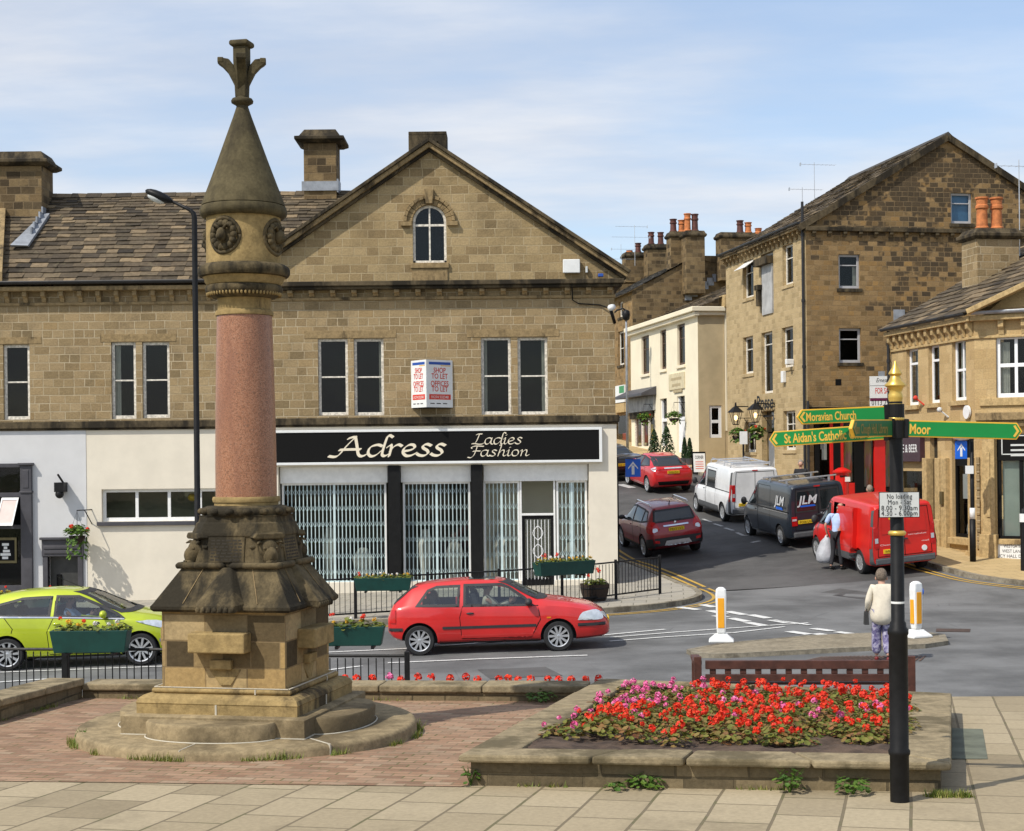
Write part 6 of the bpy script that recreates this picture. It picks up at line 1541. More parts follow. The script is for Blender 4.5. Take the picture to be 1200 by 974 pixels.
class Car:
 def __init__(c,name,F,spec,paint,label,cat):
  c.F=F;c.s=spec;c.paint=paint
  c.root=empty(name,F,label,cat)
  c.shell();c.wheels()
 def shell(c):
  s=c.s;x0,x1=s['ztop'][0][0],s['ztop'][-1][0]
  N=s.get('n',56);xs=[x0+(x1-x0)*(.5-.5*math.cos(math.pi*i/N))*.35+(x1-x0)*(i/N)*.65 for i in range(N+1)]
  rings=[]
  for x in xs:
   zb,zt,zs,w,wr=(crom(s[k],x)for k in('zbot','ztop','zbelt','w','wr'))
   zs=min(zs,zt-.03)
   H=[(w*.80,zb),(w*.94,zb+.045),(w*.985,zb+.13),(w*1.0,lerp(zb,zs,.48)),(w*1.0,lerp(zb,zs,.68)),(w*.985,lerp(zb,zs,.88)),(w*.96,zs)]
   k=min(.07,(zt-zs)*.4)
   for t in(.2,.45,.7,.9):H.append((lerp(w*.96,wr,t)+.012*math.sin(math.pi*t)*min(1,(zt-zs)/.3),lerp(zs,zt-k,t)))
   H+=[(wr-.02,zt-k*.75),(wr-.06,zt-k*.35),(wr*.84,zt-k*.12),(wr*.55,zt),(wr*.25,zt+.006)]
   rings.append([(x,-y,z)for y,z in H]+[(x,0,zt+.008)]+[(x,y,z)for y,z in H[::-1]]+[(x,0,zb)])
  mb=MB();mb.loft(rings,cap=False)
  n=len(rings[0]);hN=len(H)
  for e,st in((0,rings[0]),(len(rings)-1,rings[-1])):
   b=e*n
   fs=[(b+n-1,b,b+2*hN)]
   for k in range(hN-1):fs.append((b+k,b+k+1,b+2*hN-k-1,b+2*hN-k))
   fs.append((b+hN-1,b+hN,b+hN+1))
   for f in fs:mb.f.append(f if e else tuple(reversed(f)));mb.mi.append(0)
  me=bpy.data.meshes.new('shell');me.from_pydata([tuple(v)for v in mb.v],[],mb.f)
  me.materials.append(c.paint);me.materials.append(m['trimplastic'])
  bm=bmesh.new();bm.from_mesh(me);bmesh.ops.recalc_face_normals(bm,faces=bm.faces);bm.to_mesh(me);bm.free()
  o=bpy.data.objects.new('shell',me);COL.objects.link(o)
  cut=MB();ra=s['rw']+s.get('gap',.055)
  for ax in(s['xr'],s['xf']):
   for sg in(-1,1):
    yi,yo=sg*(s['wt']-.17),sg*(s['wt']+.6)
    ring=lambda y:[(ax+ra*math.cos(2*math.pi*i/30),y,s['rw']+ra*1.0*math.sin(2*math.pi*i/30))for i in range(30)]
    cut.loft([ring(min(yi,yo)),ring(max(yi,yo))])
  cm=bpy.data.meshes.new('cut');cm.from_pydata([tuple(v)for v in cut.v],[],cut.f);cm.materials.append(c.paint);cm.materials.append(m['trimplastic'])
  cm.polygons.foreach_set('material_index',[1]*len(cm.polygons))
  bm=bmesh.new();bm.from_mesh(cm);bmesh.ops.recalc_face_normals(bm,faces=bm.faces);bm.to_mesh(cm);bm.free()
  co_=bpy.data.objects.new('cut',cm);COL.objects.link(co_)
  md=o.modifiers.new('b','BOOLEAN');md.operation='DIFFERENCE';md.object=co_;md.solver='EXACT'
  try:md.material_mode='TRANSFER'
  except Exception:pass
  dg=bpy.context.evaluated_depsgraph_get();ev=o.evaluated_get(dg).to_mesh()
  c.V=[v.co.copy()for v in ev.vertices];c.P=[tuple(p.vertices)for p in ev.polygons];c.MI=[p.material_index for p in ev.polygons]
  names=[mm.name if mm else '' for mm in ev.materials]
  c.MI=[1 if i<len(names)and names[i]==m['trimplastic'].name else 0 for i in c.MI]
  o.evaluated_get(dg).to_mesh_clear()
  for q in(o,co_):bpy.data.objects.remove(q)
  c.bvh=BVHTree.FromPolygons(c.V,c.P);c.dead=[]
 def finish(c):
  mb=MB(c.F);keep=[]
  lo=c.s.get('clad')
  for f,mi in zip(c.P,c.MI):
   if c.dead:
    q=sum((c.V[i]for i in f),Vector())/len(f)
    if any((ax=='y' and q.y*sg>.3 and pip((q.x,q.z),pl))or(ax=='x' and q.x*sg>0 and pip((q.y,q.z),pl))for ax,sg,pl in c.dead):continue
   keep.append((f,mi))
  used={}
  for f,mi in keep:
   for i in f:used.setdefault(i,len(used))
  inv=sorted(used,key=used.get)
  mb.v=[c.F@c.V[i]for i in inv]
  for f,mi in keep:mb.f.append(tuple(used[i]for i in f));mb.mi.append(mi)
  return mb.build('body',[c.paint,m['trimplastic']],c.root,auto=c.s.get('auto',38))
 def cast(c,ax,sg,a,b):
  if ax=='y':o,d=Vector((a,sg*3,b)),Vector((0,-sg,0))
  elif ax=='x':o,d=Vector((sg*5,a,b)),Vector((-sg,0,0))
  else:o,d=Vector((a,b,4)),Vector((0,0,-1))
  r=c.bvh.ray_cast(o,d)
  if r[0]is None:
   r=c.bvh.find_nearest(o+d*(2.1 if ax=='y' else 3))
   return r[0],d*-1
  n=r[1]
  if n.dot(d)>0:n=-n
  return r[0],n
 def patch(c,name,mt,ax,sg,poly,off=.004,holes=(),grid=.042,parent=None,curve=0,lift=0.):
  """thin panel that follows the shell"""
  if curve:poly=smooth_path(poly+[poly[0]],curve)[:-1]
  dense=[]
  def dn(pl):
   out=[]
   for i in range(len(pl)):
    a,b=Vector(pl[i]),Vector(pl[(i+1)%len(pl)]);k=max(1,int((b-a).length/grid));out+=[tuple(a.lerp(b,j/k))for j in range(k)]
   return out
  P=dn(poly);Hs=[dn(q)for q in holes]
  xs,ys=[p[0]for p in P],[p[1]for p in P];pts=[]
  y=min(ys)+grid/2
  while y<max(ys):
   x=min(xs)+grid/2
   while x<max(xs):
    if pip((x,y),P)and not any(pip((x,y),q)for q in Hs):pts.append((x,y))
    x+=grid
   y+=grid
  V,Fc=cdt(P,Hs,pts)
  vs=[]
  axis={'x':Vector((sg,0,0)),'y':Vector((0,sg,0)),'z':Vector((0,0,1))}[ax]
  for v in V:
   q,n=c.cast(ax,sg,v.x,v.y);vs.append(q+n*off+axis*lift)
  mb=MB(c.F);mb.add(vs,Fc)
  me_ok=0
  for f in Fc[:6]:
   nn=(vs[f[1]]-vs[f[0]]).cross(vs[f[2]]-vs[f[0]]);me_ok+=1 if nn.dot(axis)>0 else-1
  if me_ok<0:mb.f=[tuple(reversed(f))for f in mb.f]
  o=mb.build(name,mt,parent or c.root,smooth=True)
  return o
 def win(c,ax,sg,poly,see=False,seal=.028,name='window',gmat=None,sealmat=None):
  n=len(poly)
  P=[Vector(p)for p in poly];ar=sum(P[i].cross(P[(i+1)%n])for i in range(n))
  if ar<0:P.reverse()
  def ins(d):
   out=[]
   for i in range(n):
    a,b,q=P[i-1],P[i],P[(i+1)%n];t1,t2=(b-a).normalized(),(q-b).normalized();n1,n2=Vector((-t1.y,t1.x)),Vector((-t2.y,t2.x));nn=(n1+n2);out.append(tuple(b+nn*d/max(.35,1+n1.dot(n2))))
   return out
  if see:c.dead.append((ax,sg,ins(.012)))
  g=c.patch(name,gmat or(m['carglass']if see else m['darkglass']),ax,sg,ins(.006),.004)
  c.patch('window_seal',sealmat or m['trimplastic'],ax,sg,ins(-.02),.007,holes=[ins(seal)],parent=g,grid=.042)
  return g
 def seam(c,pts,sg,w=.012,ax='y',parent=None,name='panel_gap',mt=None):
  for a,b in zip(pts,pts[1:]):
   a,b=Vector(a),Vector(b);t=(b-a).normalized()*w/2;n=Vector((-t.y,t.x))
   yield[tuple(a-n-t),tuple(b-n+t),tuple(b+n+t),tuple(a+n-t)]
 def seams(c,lst,sg,ax='y',w=.012,mt=None,name='panel_gap'):
  mb_all=[]
  mb=MB(c.F);axis=Vector((0,sg,0))if ax=='y' else Vector((sg,0,0))
  for pts in lst:
   for q in c.seam(pts,sg,w,ax):
    L_=(Vector(q[1])-Vector(q[0])).length;k=max(1,int(L_/.08))
    for i in range(k):
     quad=[]
     for(e0,e1,t)in((q[0],q[1],i/k),(q[0],q[1],(i+1)/k),(q[3],q[2],(i+1)/k),(q[3],q[2],i/k)):
      p=Vector(e0).lerp(Vector(e1),t);r,nn=c.cast(ax,sg,p.x,p.y);quad.append(r+nn*.0045)
     nn=(quad[1]-quad[0]).cross(quad[2]-quad[0])
     if nn.dot(axis)<0:quad.reverse()
     mb.quad(*quad)
  return mb.build(name,mt or m['ink'],c.root,smooth=True)
 def wheels(c):
  s=c.s;r=s['rw'];hw=s.get('tw',.1);nsp=s.get('spokes',8)
  for ax in(s['xr'],s['xf']):
   for sg in(-1,1):
    Q=c.F@Matrix.Translation((ax,sg*s['wt'],r))@Matrix.Rotation(sg*R(-90),4,'X')@Matrix.Rotation(rnd.uniform(0,1),4,'Z')
    rr=r*s.get('rimf',.66)
    mb=MB(Q);mb.lathe([(rr*.98,-hw),(rr*.98,-hw*.9),(rr*.5,hw*.15),(0.02,hw*.2)],20,cap=False);wh=mb.build('wheel',m['trimplastic'],c.root,auto=40)
    mb=MB(Q);mb.lathe([(rr,-hw*.95),(r*.93,-hw),(r*.985,-hw*.8),(r,-hw*.4),(r,hw*.4),(r*.985,hw*.8),(r*.93,hw),(rr*1.03,hw*.98),(rr,hw*.8),(rr,-hw*.95)],32,cap=False);mb.build('tyre',m['rubber'],wh,auto=50)
    mb=MB(Q)
    mb.lathe([(rr*1.02,hw*.8),(rr*1.01,hw*.97),(rr*.94,hw*.9),(rr*.90,hw*.5)],32,cap=False)
    mb.lathe([(rr*.24,hw*.45),(rr*.24,hw*.74),(rr*.15,hw*.82),(.005,hw*.84)],16,cap=False)
    for k in range(nsp):
     a=2*math.pi*k/nsp;old=mb.m;mb.m=Q@Matrix.Rotation(a,4,'Z');ws=s.get('sw',.16)*rr
     mb.loft([[(rr*.16,-ws*.7,hw*.55),(rr*.16,ws*.7,hw*.55),(rr*.16,ws*.6,hw*.8),(rr*.16,-ws*.6,hw*.8)],[(rr*.96,-ws,hw*.45),(rr*.96,ws,hw*.45),(rr*.96,ws*.8,hw*.86),(rr*.96,-ws*.8,hw*.86)]]);mb.m=old
    mb.build('rim',m['rim'],wh,auto=40)
 def box(c,name,mt,x0,x1,y0,y1,z0,z1,bev=.012,parent=None):
  mb=MB(c.F);mb.box(x0,x1,y0,y1,z0,z1);return mb.build(name,mt,parent or c.root,bevel=bev)
 def mirror(c,x,y,z,sg,mt=None,sz=(.07,.11,.075)):
  mb=MB(c.F);mb.tube([(x,sg*(y-.02),z-.03),(x-.01,sg*(y+.06),z)],[.03,.02],6);mb.ell((x-.01,sg*(y+.1),z+.02),sz,12,8);o=mb.build('mirror',mt or c.paint,c.root,smooth=True);return o
 def handle(c,x,z,sg,mt=None,parent=None):
  q,n=c.cast('y',sg,x,z);mb=MB(c.F);mb.ell((x,q.y+sg*.012,z),(.075,.02,.02),10,6);mb.build('door_handle',mt or c.paint,parent or c.root,smooth=True)
 def door(c,poly,sg,off=.0035,name='door'):
  o=c.patch(name,c.paint,'y',sg,poly,off);n=len(poly);c.seams([[*poly,poly[0]]],sg,w=.013);return o
 def plate(c,ax_x,y,z,sg,txt,wid=.5,hgt=.11,y0=0.):
  q,n=c.cast('x',sg,y,z)
  Q=c.F@Matrix.Translation((q.x+sg*.012,y,z))@(Matrix.Rotation(R(-90),4,'Z')if sg<0 else Matrix.Rotation(R(90),4,'Z'))
  mb=MB(Q);mb.box(-wid/2,wid/2,-.008,.03,-hgt/2,hgt/2);p=mb.build('number_plate',m['plate'],c.root,bevel=.004)
  mb=MB(Q);put_text(mb,txt,Matrix.Translation((0,-.0105,-hgt*.30)),hgt*.85,width=wid*.82);mb.build('lettering',m['ink'],p)
 def seats(c,xs,z=.5,w=.46,ys=(-.36,.36),hgt=.62):
  for x in xs:
   for y in ys:
    mb=MB(c.F);mb.loft([[(x-.1,y-w/2,z),(x+.4,y-w/2,z),(x+.4,y+w/2,z),(x-.1,y+w/2,z)],[(x-.12,y-w/2,z+.14),(x+.42,y-w/2,z+.14),(x+.42,y+w/2,z+.14),(x-.12,y+w/2,z+.14)]])
    mb.loft([[(x-.16,y-w/2,z+.1),(x,y-w/2,z+.1),(x,y+w/2,z+.1),(x-.16,y+w/2,z+.1)],[(x-.3,y-w/2+.03,z+hgt),(x-.18,y-w/2+.03,z+hgt),(x-.18,y+w/2-.03,z+hgt),(x-.3,y+w/2-.03,z+hgt)]])
    mb.loft([[(x-.28,y-.1,z+hgt+.02),(x-.2,y-.1,z+hgt+.02),(x-.2,y+.1,z+hgt+.02),(x-.28,y+.1,z+hgt+.02)],[(x-.3,y-.1,z+hgt+.17),(x-.22,y-.1,z+hgt+.17),(x-.22,y+.1,z+hgt+.17),(x-.3,y+.1,z+hgt+.17)]])
    mb.build('seat',m['dash'],c.root,bevel=.03)
  c.box('cabin_floor',m['dash'],min(xs)-.6,max(xs)+1.2,-.66,.66,z-.25,z+.02)
rect2=lambda x0,x1,z0,z1:[(x0,z0),(x1,z0),(x1,z1),(x0,z1)]
S=dict(ztop=[(-2.09,.74),(-2.04,.86),(-1.97,.98),(-1.80,1.12),(-1.58,1.28),(-1.3,1.335),(-.6,1.375),(-.05,1.362),(.12,1.335),(.5,1.165),(.86,.99),(1.2,.935),(1.7,.84),(1.93,.74),(2.05,.62),(2.1,.52)],zbot=[(-2.09,.42),(-1.95,.30),(-1.3,.2),(1.0,.2),(1.7,.22),(2.0,.25),(2.1,.3)],zbelt=[(-2.09,.70),(-1.9,.90),(-1.2,.91),(.6,.875),(1.0,.86),(1.7,.76),(2.0,.6),(2.1,.46)],w=[(-2.09,.66),(-2.0,.76),(-1.7,.825),(-1.2,.845),(1.2,.845),(1.7,.80),(1.95,.72),(2.05,.64),(2.1,.56)],wr=[(-2.09,.58),(-1.95,.62),(-1.5,.56),(-.6,.58),(.1,.57),(.5,.62),(.86,.70),(1.3,.70),(1.8,.62),(2.1,.45)],xr=-1.49,xf=1.13,wt=.735,rw=.285,tw=.09,spokes=10,sw=.14,rimf=.70)
pr_,pf_=gnd(493,768),gnd(657,763.5)
head=math.atan2((pf_-pr_).y,(pf_-pr_).x)*.5+R(1.0)
c=Car('hatchback_car',veh_frame(493,768.5,-1.49,-.80,head,-1.49,1.13,.7),S,m['p_red'],'red three door hatchback driving across the junction in front of the ladies fashion shop','car')
for sg in(-1,1):
 c.win('y',sg,[(-1.52,.935),(-.74,.915),(-.72,1.275),(-1.15,1.265),(-1.32,1.2)],True)
 c.win('y',sg,[(-.63,.91),(.66,.885),(.50,1.03),(.22,1.22),(.08,1.28),(-.62,1.285)],True)
 d=c.door([(-.69,.30),(.62,.29),(.80,.62),(.76,.875),(.66,.875),(-.66,.90),(-.72,.7)],sg)
 c.handle(-.52,.77,sg,m['trimplastic'],d)
 c.patch('side_trim',m['trimplastic'],'y',sg,rect2(-1.05,.72,.485,.535),.012)
 c.patch('sill_trim',m['trimplastic'],'y',sg,rect2(-1.12,.78,.2,.265),.008)
 c.patch('bumper_trim',m['trimplastic'],'y',sg,rect2(-2.06,-1.80,.47,.53),.012);c.patch('bumper_trim',m['trimplastic'],'y',sg,rect2(1.5,2.02,.46,.52),.012)
 c.patch('headlight',m['lamp_clear'],'y',sg,[(1.5,.58),(1.93,.57),(1.97,.64),(1.86,.74),(1.6,.72)],.014,curve=3)
 c.patch('tail_light',m['lamp_red'],'y',sg,[(-2.05,.62),(-1.93,.62),(-1.92,.88),(-2.0,.86)],.014)
 c.patch('side_repeater',m['lamp_amber'],'y',sg,rect2(.92,1.0,.63,.66),.008)
 c.mirror(.60,.80,.93,sg,m['trimplastic'])
 c.patch('headlight',m['lamp_clear'],'x',1,[(sg*.34,.58),(sg*.60,.57),(sg*.62,.70),(sg*.36,.68)],.014)
c.win('x',1,[(-.64,1.0),(.64,1.0),(.5,1.31),(-.5,1.31)],True,name='windscreen');c.win('x',-1,[(-.56,.98),(.56,.98),(.48,1.26),(-.48,1.26)],True,name='rear_window')
c.patch('grille',m['ink'],'x',1,rect2(-.3,.3,.58,.66),.006);c.patch('bumper_intake',m['ink'],'x',1,rect2(-.5,.5,.34,.44),.006);c.plate(0,0,.5,1,'N276 LGD');c.plate(0,0,.6,-1,'N276 LGD')
c.patch('sunroof',m['darkglass'],'z',1,rect2(-.55,-.05,-.36,.36),.006)
c.finish();c.seats((-.25,-1.05));c.box('dashboard',m['dash'],.55,.95,-.66,.66,.6,.9)
car_red=c
S=dict(ztop=[(-1.97,.80),(-1.93,.98),(-1.86,1.12),(-1.74,1.27),(-1.55,1.37),(-1.0,1.455),(-.45,1.475),(0,1.44),(.25,1.37),(.7,1.17),(1.12,1.0),(1.5,.92),(1.75,.82),(1.9,.68),(1.97,.52)],zbot=[(-1.97,.36),(-1.8,.28),(-1.2,.2),(1.2,.2),(1.75,.2),(1.97,.28)],zbelt=[(-1.97,.75),(-1.85,1.0),(-1.3,1.005),(-.4,.96),(.5,.90),(1.1,.88),(1.6,.76),(1.9,.58),(1.97,.46)],w=[(-1.97,.64),(-1.88,.75),(-1.5,.84),(-1.0,.862),(1.0,.862),(1.5,.83),(1.8,.72),(1.97,.52)],wr=[(-1.97,.55),(-1.8,.55),(-1.5,.52),(-.6,.57),(0,.575),(.5,.62),(1.12,.72),(1.5,.66),(1.97,.42)],xr=-1.22,xf=1.27,wt=.745,rw=.305,tw=.095,spokes=10,sw=.12,rimf=.74)
head=R(2.2)
c=Car('hatchback_car',veh_frame(10,786,-1.22,-.80,head,-1.22,1.27,.7),S,m['p_lime'],'lime green hatchback passing behind the monument','car')
for sg in(-1,1):
 c.win('y',sg,[(-1.62,1.03),(-.42,.985),(-.40,1.335),(-.95,1.325),(-1.4,1.22)],True)
 c.win('y',sg,[(-.32,.98),(.98,.905),(.84,.99),(.42,1.19),(.1,1.33),(-.3,1.345)],True)
 d=c.door([(-.42,.28),(.72,.27),(.88,.5),(.90,.88),(-.34,.955),(-.46,.7)],sg);c.handle(-.78+.5,.845,sg,None,d)
 c.seams([[(-1.15,.62),(-1.1,.78),(-1.25,.98)]],sg)
 c.patch('window_trim',m['chrome'],'y',sg,[(-1.64,1.005),(-.35,.955),(.98,.88),(.98,.9),(-.35,.978),(-1.64,1.03)],.01)
 c.patch('headlight',m['lamp_clear'],'y',sg,[(1.18,.84),(1.5,.74),(1.86,.64),(1.84,.72),(1.55,.83)],.014,curve=3)
 c.patch('tail_light',m['lamp_red'],'y',sg,[(-1.93,.84),(-1.72,.88),(-1.78,1.12),(-1.9,1.06)],.014)
 c.patch('fog_light',m['chrome'],'y',sg,[(1.62,.44),(1.84,.42),(1.84,.47),(1.62,.5)],.014)
 c.mirror(.62,.83,.98,sg);c.patch('sill_trim',m['trimplastic'],'y',sg,rect2(-.85,.9,.2,.25),.006)
 c.patch('headlight',m['lamp_clear'],'x',1,[(sg*.42,.66),(sg*.68,.62),(sg*.7,.76),(sg*.5,.74)],.014)
c.win('x',1,[(-.68,1.02),(.68,1.02),(.5,1.40),(-.5,1.40)],True,name='windscreen');c.win('x',-1,[(-.52,1.05),(.52,1.05),(.44,1.36),(-.44,1.36)],True,name='rear_window')
c.patch('grille',m['ink'],'x',1,rect2(-.45,.45,.38,.56),.006);c.plate(0,0,.48,1,'YC10 FTV');c.plate(0,0,.62,-1,'YC10 FTV')
mb=MB(c.F);mb.tube([(.05,0,1.45),(-.45,0,1.68)],[.008,.004],5);mb.build('aerial',m['iron'],c.root)
c.finish();c.seats((-.2,-1.0));c.box('dashboard',m['dash'],.6,1.05,-.66,.66,.6,.92)
car_lime=c
HU=R(90+11.5)
S=dict(ztop=[(-2.13,.80),(-2.09,.98),(-2.02,1.06),(-1.93,1.22),(-1.80,1.50),(-1.7,1.565),(-1.2,1.60),(-.4,1.615),(.1,1.57),(.55,1.32),(.95,1.10),(1.4,1.03),(1.85,.92),(2.05,.72),(2.13,.56)],zbot=[(-2.13,.42),(-2.0,.32),(-1.4,.22),(1.4,.22),(1.9,.26),(2.13,.35)],zbelt=[(-2.13,.76),(-2.03,1.0),(-1.4,1.06),(.4,.99),(.95,.97),(1.6,.84),(2.0,.62),(2.13,.5)],w=[(-2.13,.74),(-2.05,.82),(-1.75,.885),(-1.3,.895),(1.3,.89),(1.8,.82),(2.0,.70),(2.13,.52)],wr=[(-2.13,.66),(-2.0,.66),(-1.75,.60),(-.8,.62),(.1,.61),(.6,.68),(.95,.74),(1.5,.7),(2.13,.45)],xr=-1.28,xf=1.28,wt=.78,rw=.345,tw=.11,spokes=10,sw=.13,rimf=.72)
c=Car('crossover_car',veh_frame(757,653,-1.28,.84,HU,-1.28,1.28,.75),S,m['p_maroon'],'dark red crossover with silver roof rails waiting beside the fashion shop corner','car')
for sg in(-1,1):
 c.win('y',sg,[(-1.70,1.16),(-1.28,1.10),(-1.26,1.44),(-1.5,1.42)]);c.win('y',sg,[(-1.22,1.09),(-.32,1.05),(-.3,1.50),(-1.2,1.46)]);c.win('y',sg,[(-.24,1.045),(.86,1.0),(.5,1.27),(.2,1.46),(-.22,1.51)])
 for pl in([(-1.0,.34),(-.28,.33),(-.28,1.03),(-1.2,1.08),(-1.2,.9)],[(-.26,.33),(.78,.32),(.86,.7),(.84,.98),(-.26,1.03)]):
  d=c.door(pl,sg);c.handle(pl[0][0]+.2,.93,sg,None,d)
 c.patch('wheel_arch_trim',m['trimplastic'],'y',sg,rect2(-.90,.9,.22,.38),.012);c.patch('bumper_lower',m['trimplastic'],'y',sg,[(-2.1,.38),(-1.72,.34),(-1.7,.60),(-2.1,.66)],.016)
 c.patch('tail_light',m['lamp_red'],'x',-1,[(sg*.52,.92),(sg*.80,.80),(sg*.82,.98),(sg*.76,1.16),(sg*.60,1.10)],.012,curve=3)
 c.patch('tail_light',m['lamp_red'],'y',sg,[(-2.07,.8),(-1.83,.86),(-1.80,1.1),(-1.92,1.14),(-2.04,1.02)],.012,curve=3)
 c.patch('reversing_light',m['lamp_clear'],'x',-1,[(sg*.60,.88),(sg*.74,.84),(sg*.74,.95),(sg*.62,.96)],.02,curve=3)
 c.patch('rear_fog_light',m['lamp_red'],'x',-1,[(sg*.58,.5),(sg*.72,.52),(sg*.72,.60),(sg*.58,.58)],.022)
 mb=MB(c.F);mb.tube([(-1.55,sg*.60,1.585),(-1.45,sg*.60,1.65),(-.2,sg*.60,1.67),(-.02,sg*.60,1.6)],[.018,.024,.024,.018],8);mb.build('roof_rail',m['chrome'],c.root,smooth=True)
 c.mirror(.66,.86,1.05,sg,m['trimplastic'])
c.win('x',-1,[(-.66,1.13),(.66,1.13),(.58,1.47),(-.58,1.47)],name='rear_window',gmat=m['glass']if False else None);c.win('x',1,[(-.66,1.12),(.66,1.12),(.54,1.52),(-.54,1.52)],name='windscreen')
c.patch('bumper_lower',m['trimplastic'],'x',-1,[(-.73,.42),(.73,.42),(.735,.66),(-.735,.66)],.016)
c.patch('skid_plate',m['alu'],'x',-1,[(-.44,.42),(.44,.42),(.36,.56),(-.36,.56)],.024)
c.patch('tailgate_trim',m['chrome'],'x',-1,rect2(-.40,.40,.985,1.02),.02);c.plate(0,0,.89,-1,'MJ13 LVT')
mb=MB(c.F);q,n_=c.cast('x',-1,0,1.07);mb.tube([(q.x+.01,0,1.07),(q.x-.018,0,1.07)],.055,14);mb.build('round_badge',m['chrome'],c.root,smooth=True)
mb=MB(c.F);mb.box(-1.98,-1.95,-.2,.14,1.14,1.16);mb.build('rear_wiper',m['ink'],c.root);mb=MB(c.F);mb.tube([(-1.55,0,1.58),(-1.66,0,1.72)],[.02,.008],5);mb.build('aerial',m['ink'],c.root)
c.finish()
S2=dict(ztop=[(-2.1,.84),(-2.06,1.0),(-1.95,1.06),(-1.75,1.16),(-1.35,1.34),(-.9,1.42),(-.35,1.455),(.1,1.43),(.5,1.30),(1.0,1.10),(1.4,.98),(1.85,.85),(2.05,.68),(2.12,.54)],zbot=[(-2.1,.40),(-1.95,.28),(-1.3,.19),(1.3,.19),(1.9,.22),(2.12,.3)],zbelt=[(-2.1,.78),(-2.0,.98),(-1.4,1.02),(.2,.93),(.95,.92),(1.6,.80),(2.0,.62),(2.12,.48)],w=[(-2.1,.74),(-2.02,.82),(-1.7,.875),(-1.2,.885),(1.2,.88),(1.75,.82),(2.0,.70),(2.12,.52)],wr=[(-2.1,.70),(-1.95,.68),(-1.5,.57),(-.6,.57),(.1,.58),(.6,.66),(1.0,.74),(1.6,.68),(2.12,.45)],xr=-1.32,xf=1.31,wt=.77,rw=.325,tw=.11,spokes=7,sw=.2,rimf=.76)
c=Car('hatchback_car',veh_frame(759.5,577,-1.32,.84,R(90+13),-1.32,1.31,.75),S2,m['p_civic'],'red hatchback with sloping rear window parked up the side street behind a one way sign','car')
for sg in(-1,1):
 c.win('y',sg,[(-1.45,1.08),(-.42,.99),(-.4,1.36),(-.95,1.30)]);c.win('y',sg,[(-.34,.985),(.86,.95),(.5,1.2),(.2,1.34),(-.32,1.365)])
 d=c.door([(-.95,.3),(.75,.29),(.88,.6),(.86,.93),(-.38,.97),(-1.1,1.0)],sg);c.handle(-.75,.86,sg,None,d)
 c.patch('tail_light',m['lamp_red'],'x',-1,[(sg*.36,.985),(sg*.78,.96),(sg*.76,1.06),(sg*.4,1.045)],.012,curve=3);c.mirror(.66,.86,1.0,sg)
 c.patch('tail_light',m['lamp_clear'],'y',sg,[(-2.05,.9),(-1.8,.98),(-1.85,1.06),(-2.03,1.03)],.012)
c.win('x',-1,[(-.66,1.10),(.66,1.10),(.56,1.38),(-.56,1.38)],name='rear_window');c.win('x',1,[(-.66,1.10),(.66,1.10),(.52,1.38),(-.52,1.38)],name='windscreen')
c.patch('light_bar',m['lamp_clear'],'x',-1,rect2(-.36,.36,1.0,1.035),.014);c.plate(0,0,.86,-1,'YH58 ZNA');c.patch('diffuser',m['ink'],'x',-1,[(-.6,.36),(.6,.36),(.66,.5),(-.66,.5)],.012)
c.finish()
S3=dict(S2);S3['spokes']=5
c=Car('estate_car',veh_frame(729,562,-1.32,-.2,R(90+14),-1.32,1.31,.75),S3,m['p_black'],'black car parked beyond the red hatchback, half hidden by the fashion shop wall','car')
for sg in(-1,1):
 c.win('y',sg,[(-1.45,1.08),(-.42,.99),(-.4,1.36),(-.95,1.30)]);c.win('y',sg,[(-.34,.985),(.86,.95),(.5,1.2),(.2,1.34),(-.32,1.365)]);c.mirror(.66,.86,1.0,sg)
 c.patch('tail_light',m['lamp_red'],'x',-1,[(sg*.5,.78),(sg*.80,.78),(sg*.79,.98),(sg*.52,.97)],.012)
c.win('x',-1,[(-.66,1.08),(.66,1.08),(.56,1.38),(-.56,1.38)],name='rear_window');c.plate(0,0,.72,-1,'YK05 HVR');c.finish()
def van_spec(L_=4.78,H=1.93,w=.94,xr=-1.5,xf=1.6,rw=.325,snub=True,hood=1.12):
 xb,x1=-L_/2,L_/2
 return dict(n=64,auto=30,ztop=[(xb,H-.07),(xb+.03,H-.02),(xb+.2,H),(0,H+.02),(x1-2.0,H+.005),(x1-1.72,H-.06),(x1-1.45,H-.25),(x1-.98,hood+.14),(x1-.75,hood),(x1-.35,hood-.14),(x1-.12,hood-.34),(x1,.55)],zbot=[(xb,.32),(xb+.3,.26),(x1-.6,.24),(x1-.1,.26),(x1,.34)],zbelt=[(xb,1.06),(0,1.06),(x1-1.3,1.02),(x1-.8,.98),(x1-.3,.8),(x1,.48)],w=[(xb,w-.05),(xb+.05,w-.02),(xb+.3,w),(x1-1.2,w),(x1-.6,w-.06),(x1-.2,w-.18),(x1,w-.36)],wr=[(xb,w-.14),(xb+.3,w-.12),(x1-2.0,w-.13),(x1-1.5,w-.2),(x1-.9,w-.16),(x1-.4,w-.2),(x1,w-.45)],xr=xr,xf=xf,wt=w-.12,rw=rw,tw=.105,rimf=.66,spokes=8,sw=.2,gap=.06)
HV=R(90+10.8)
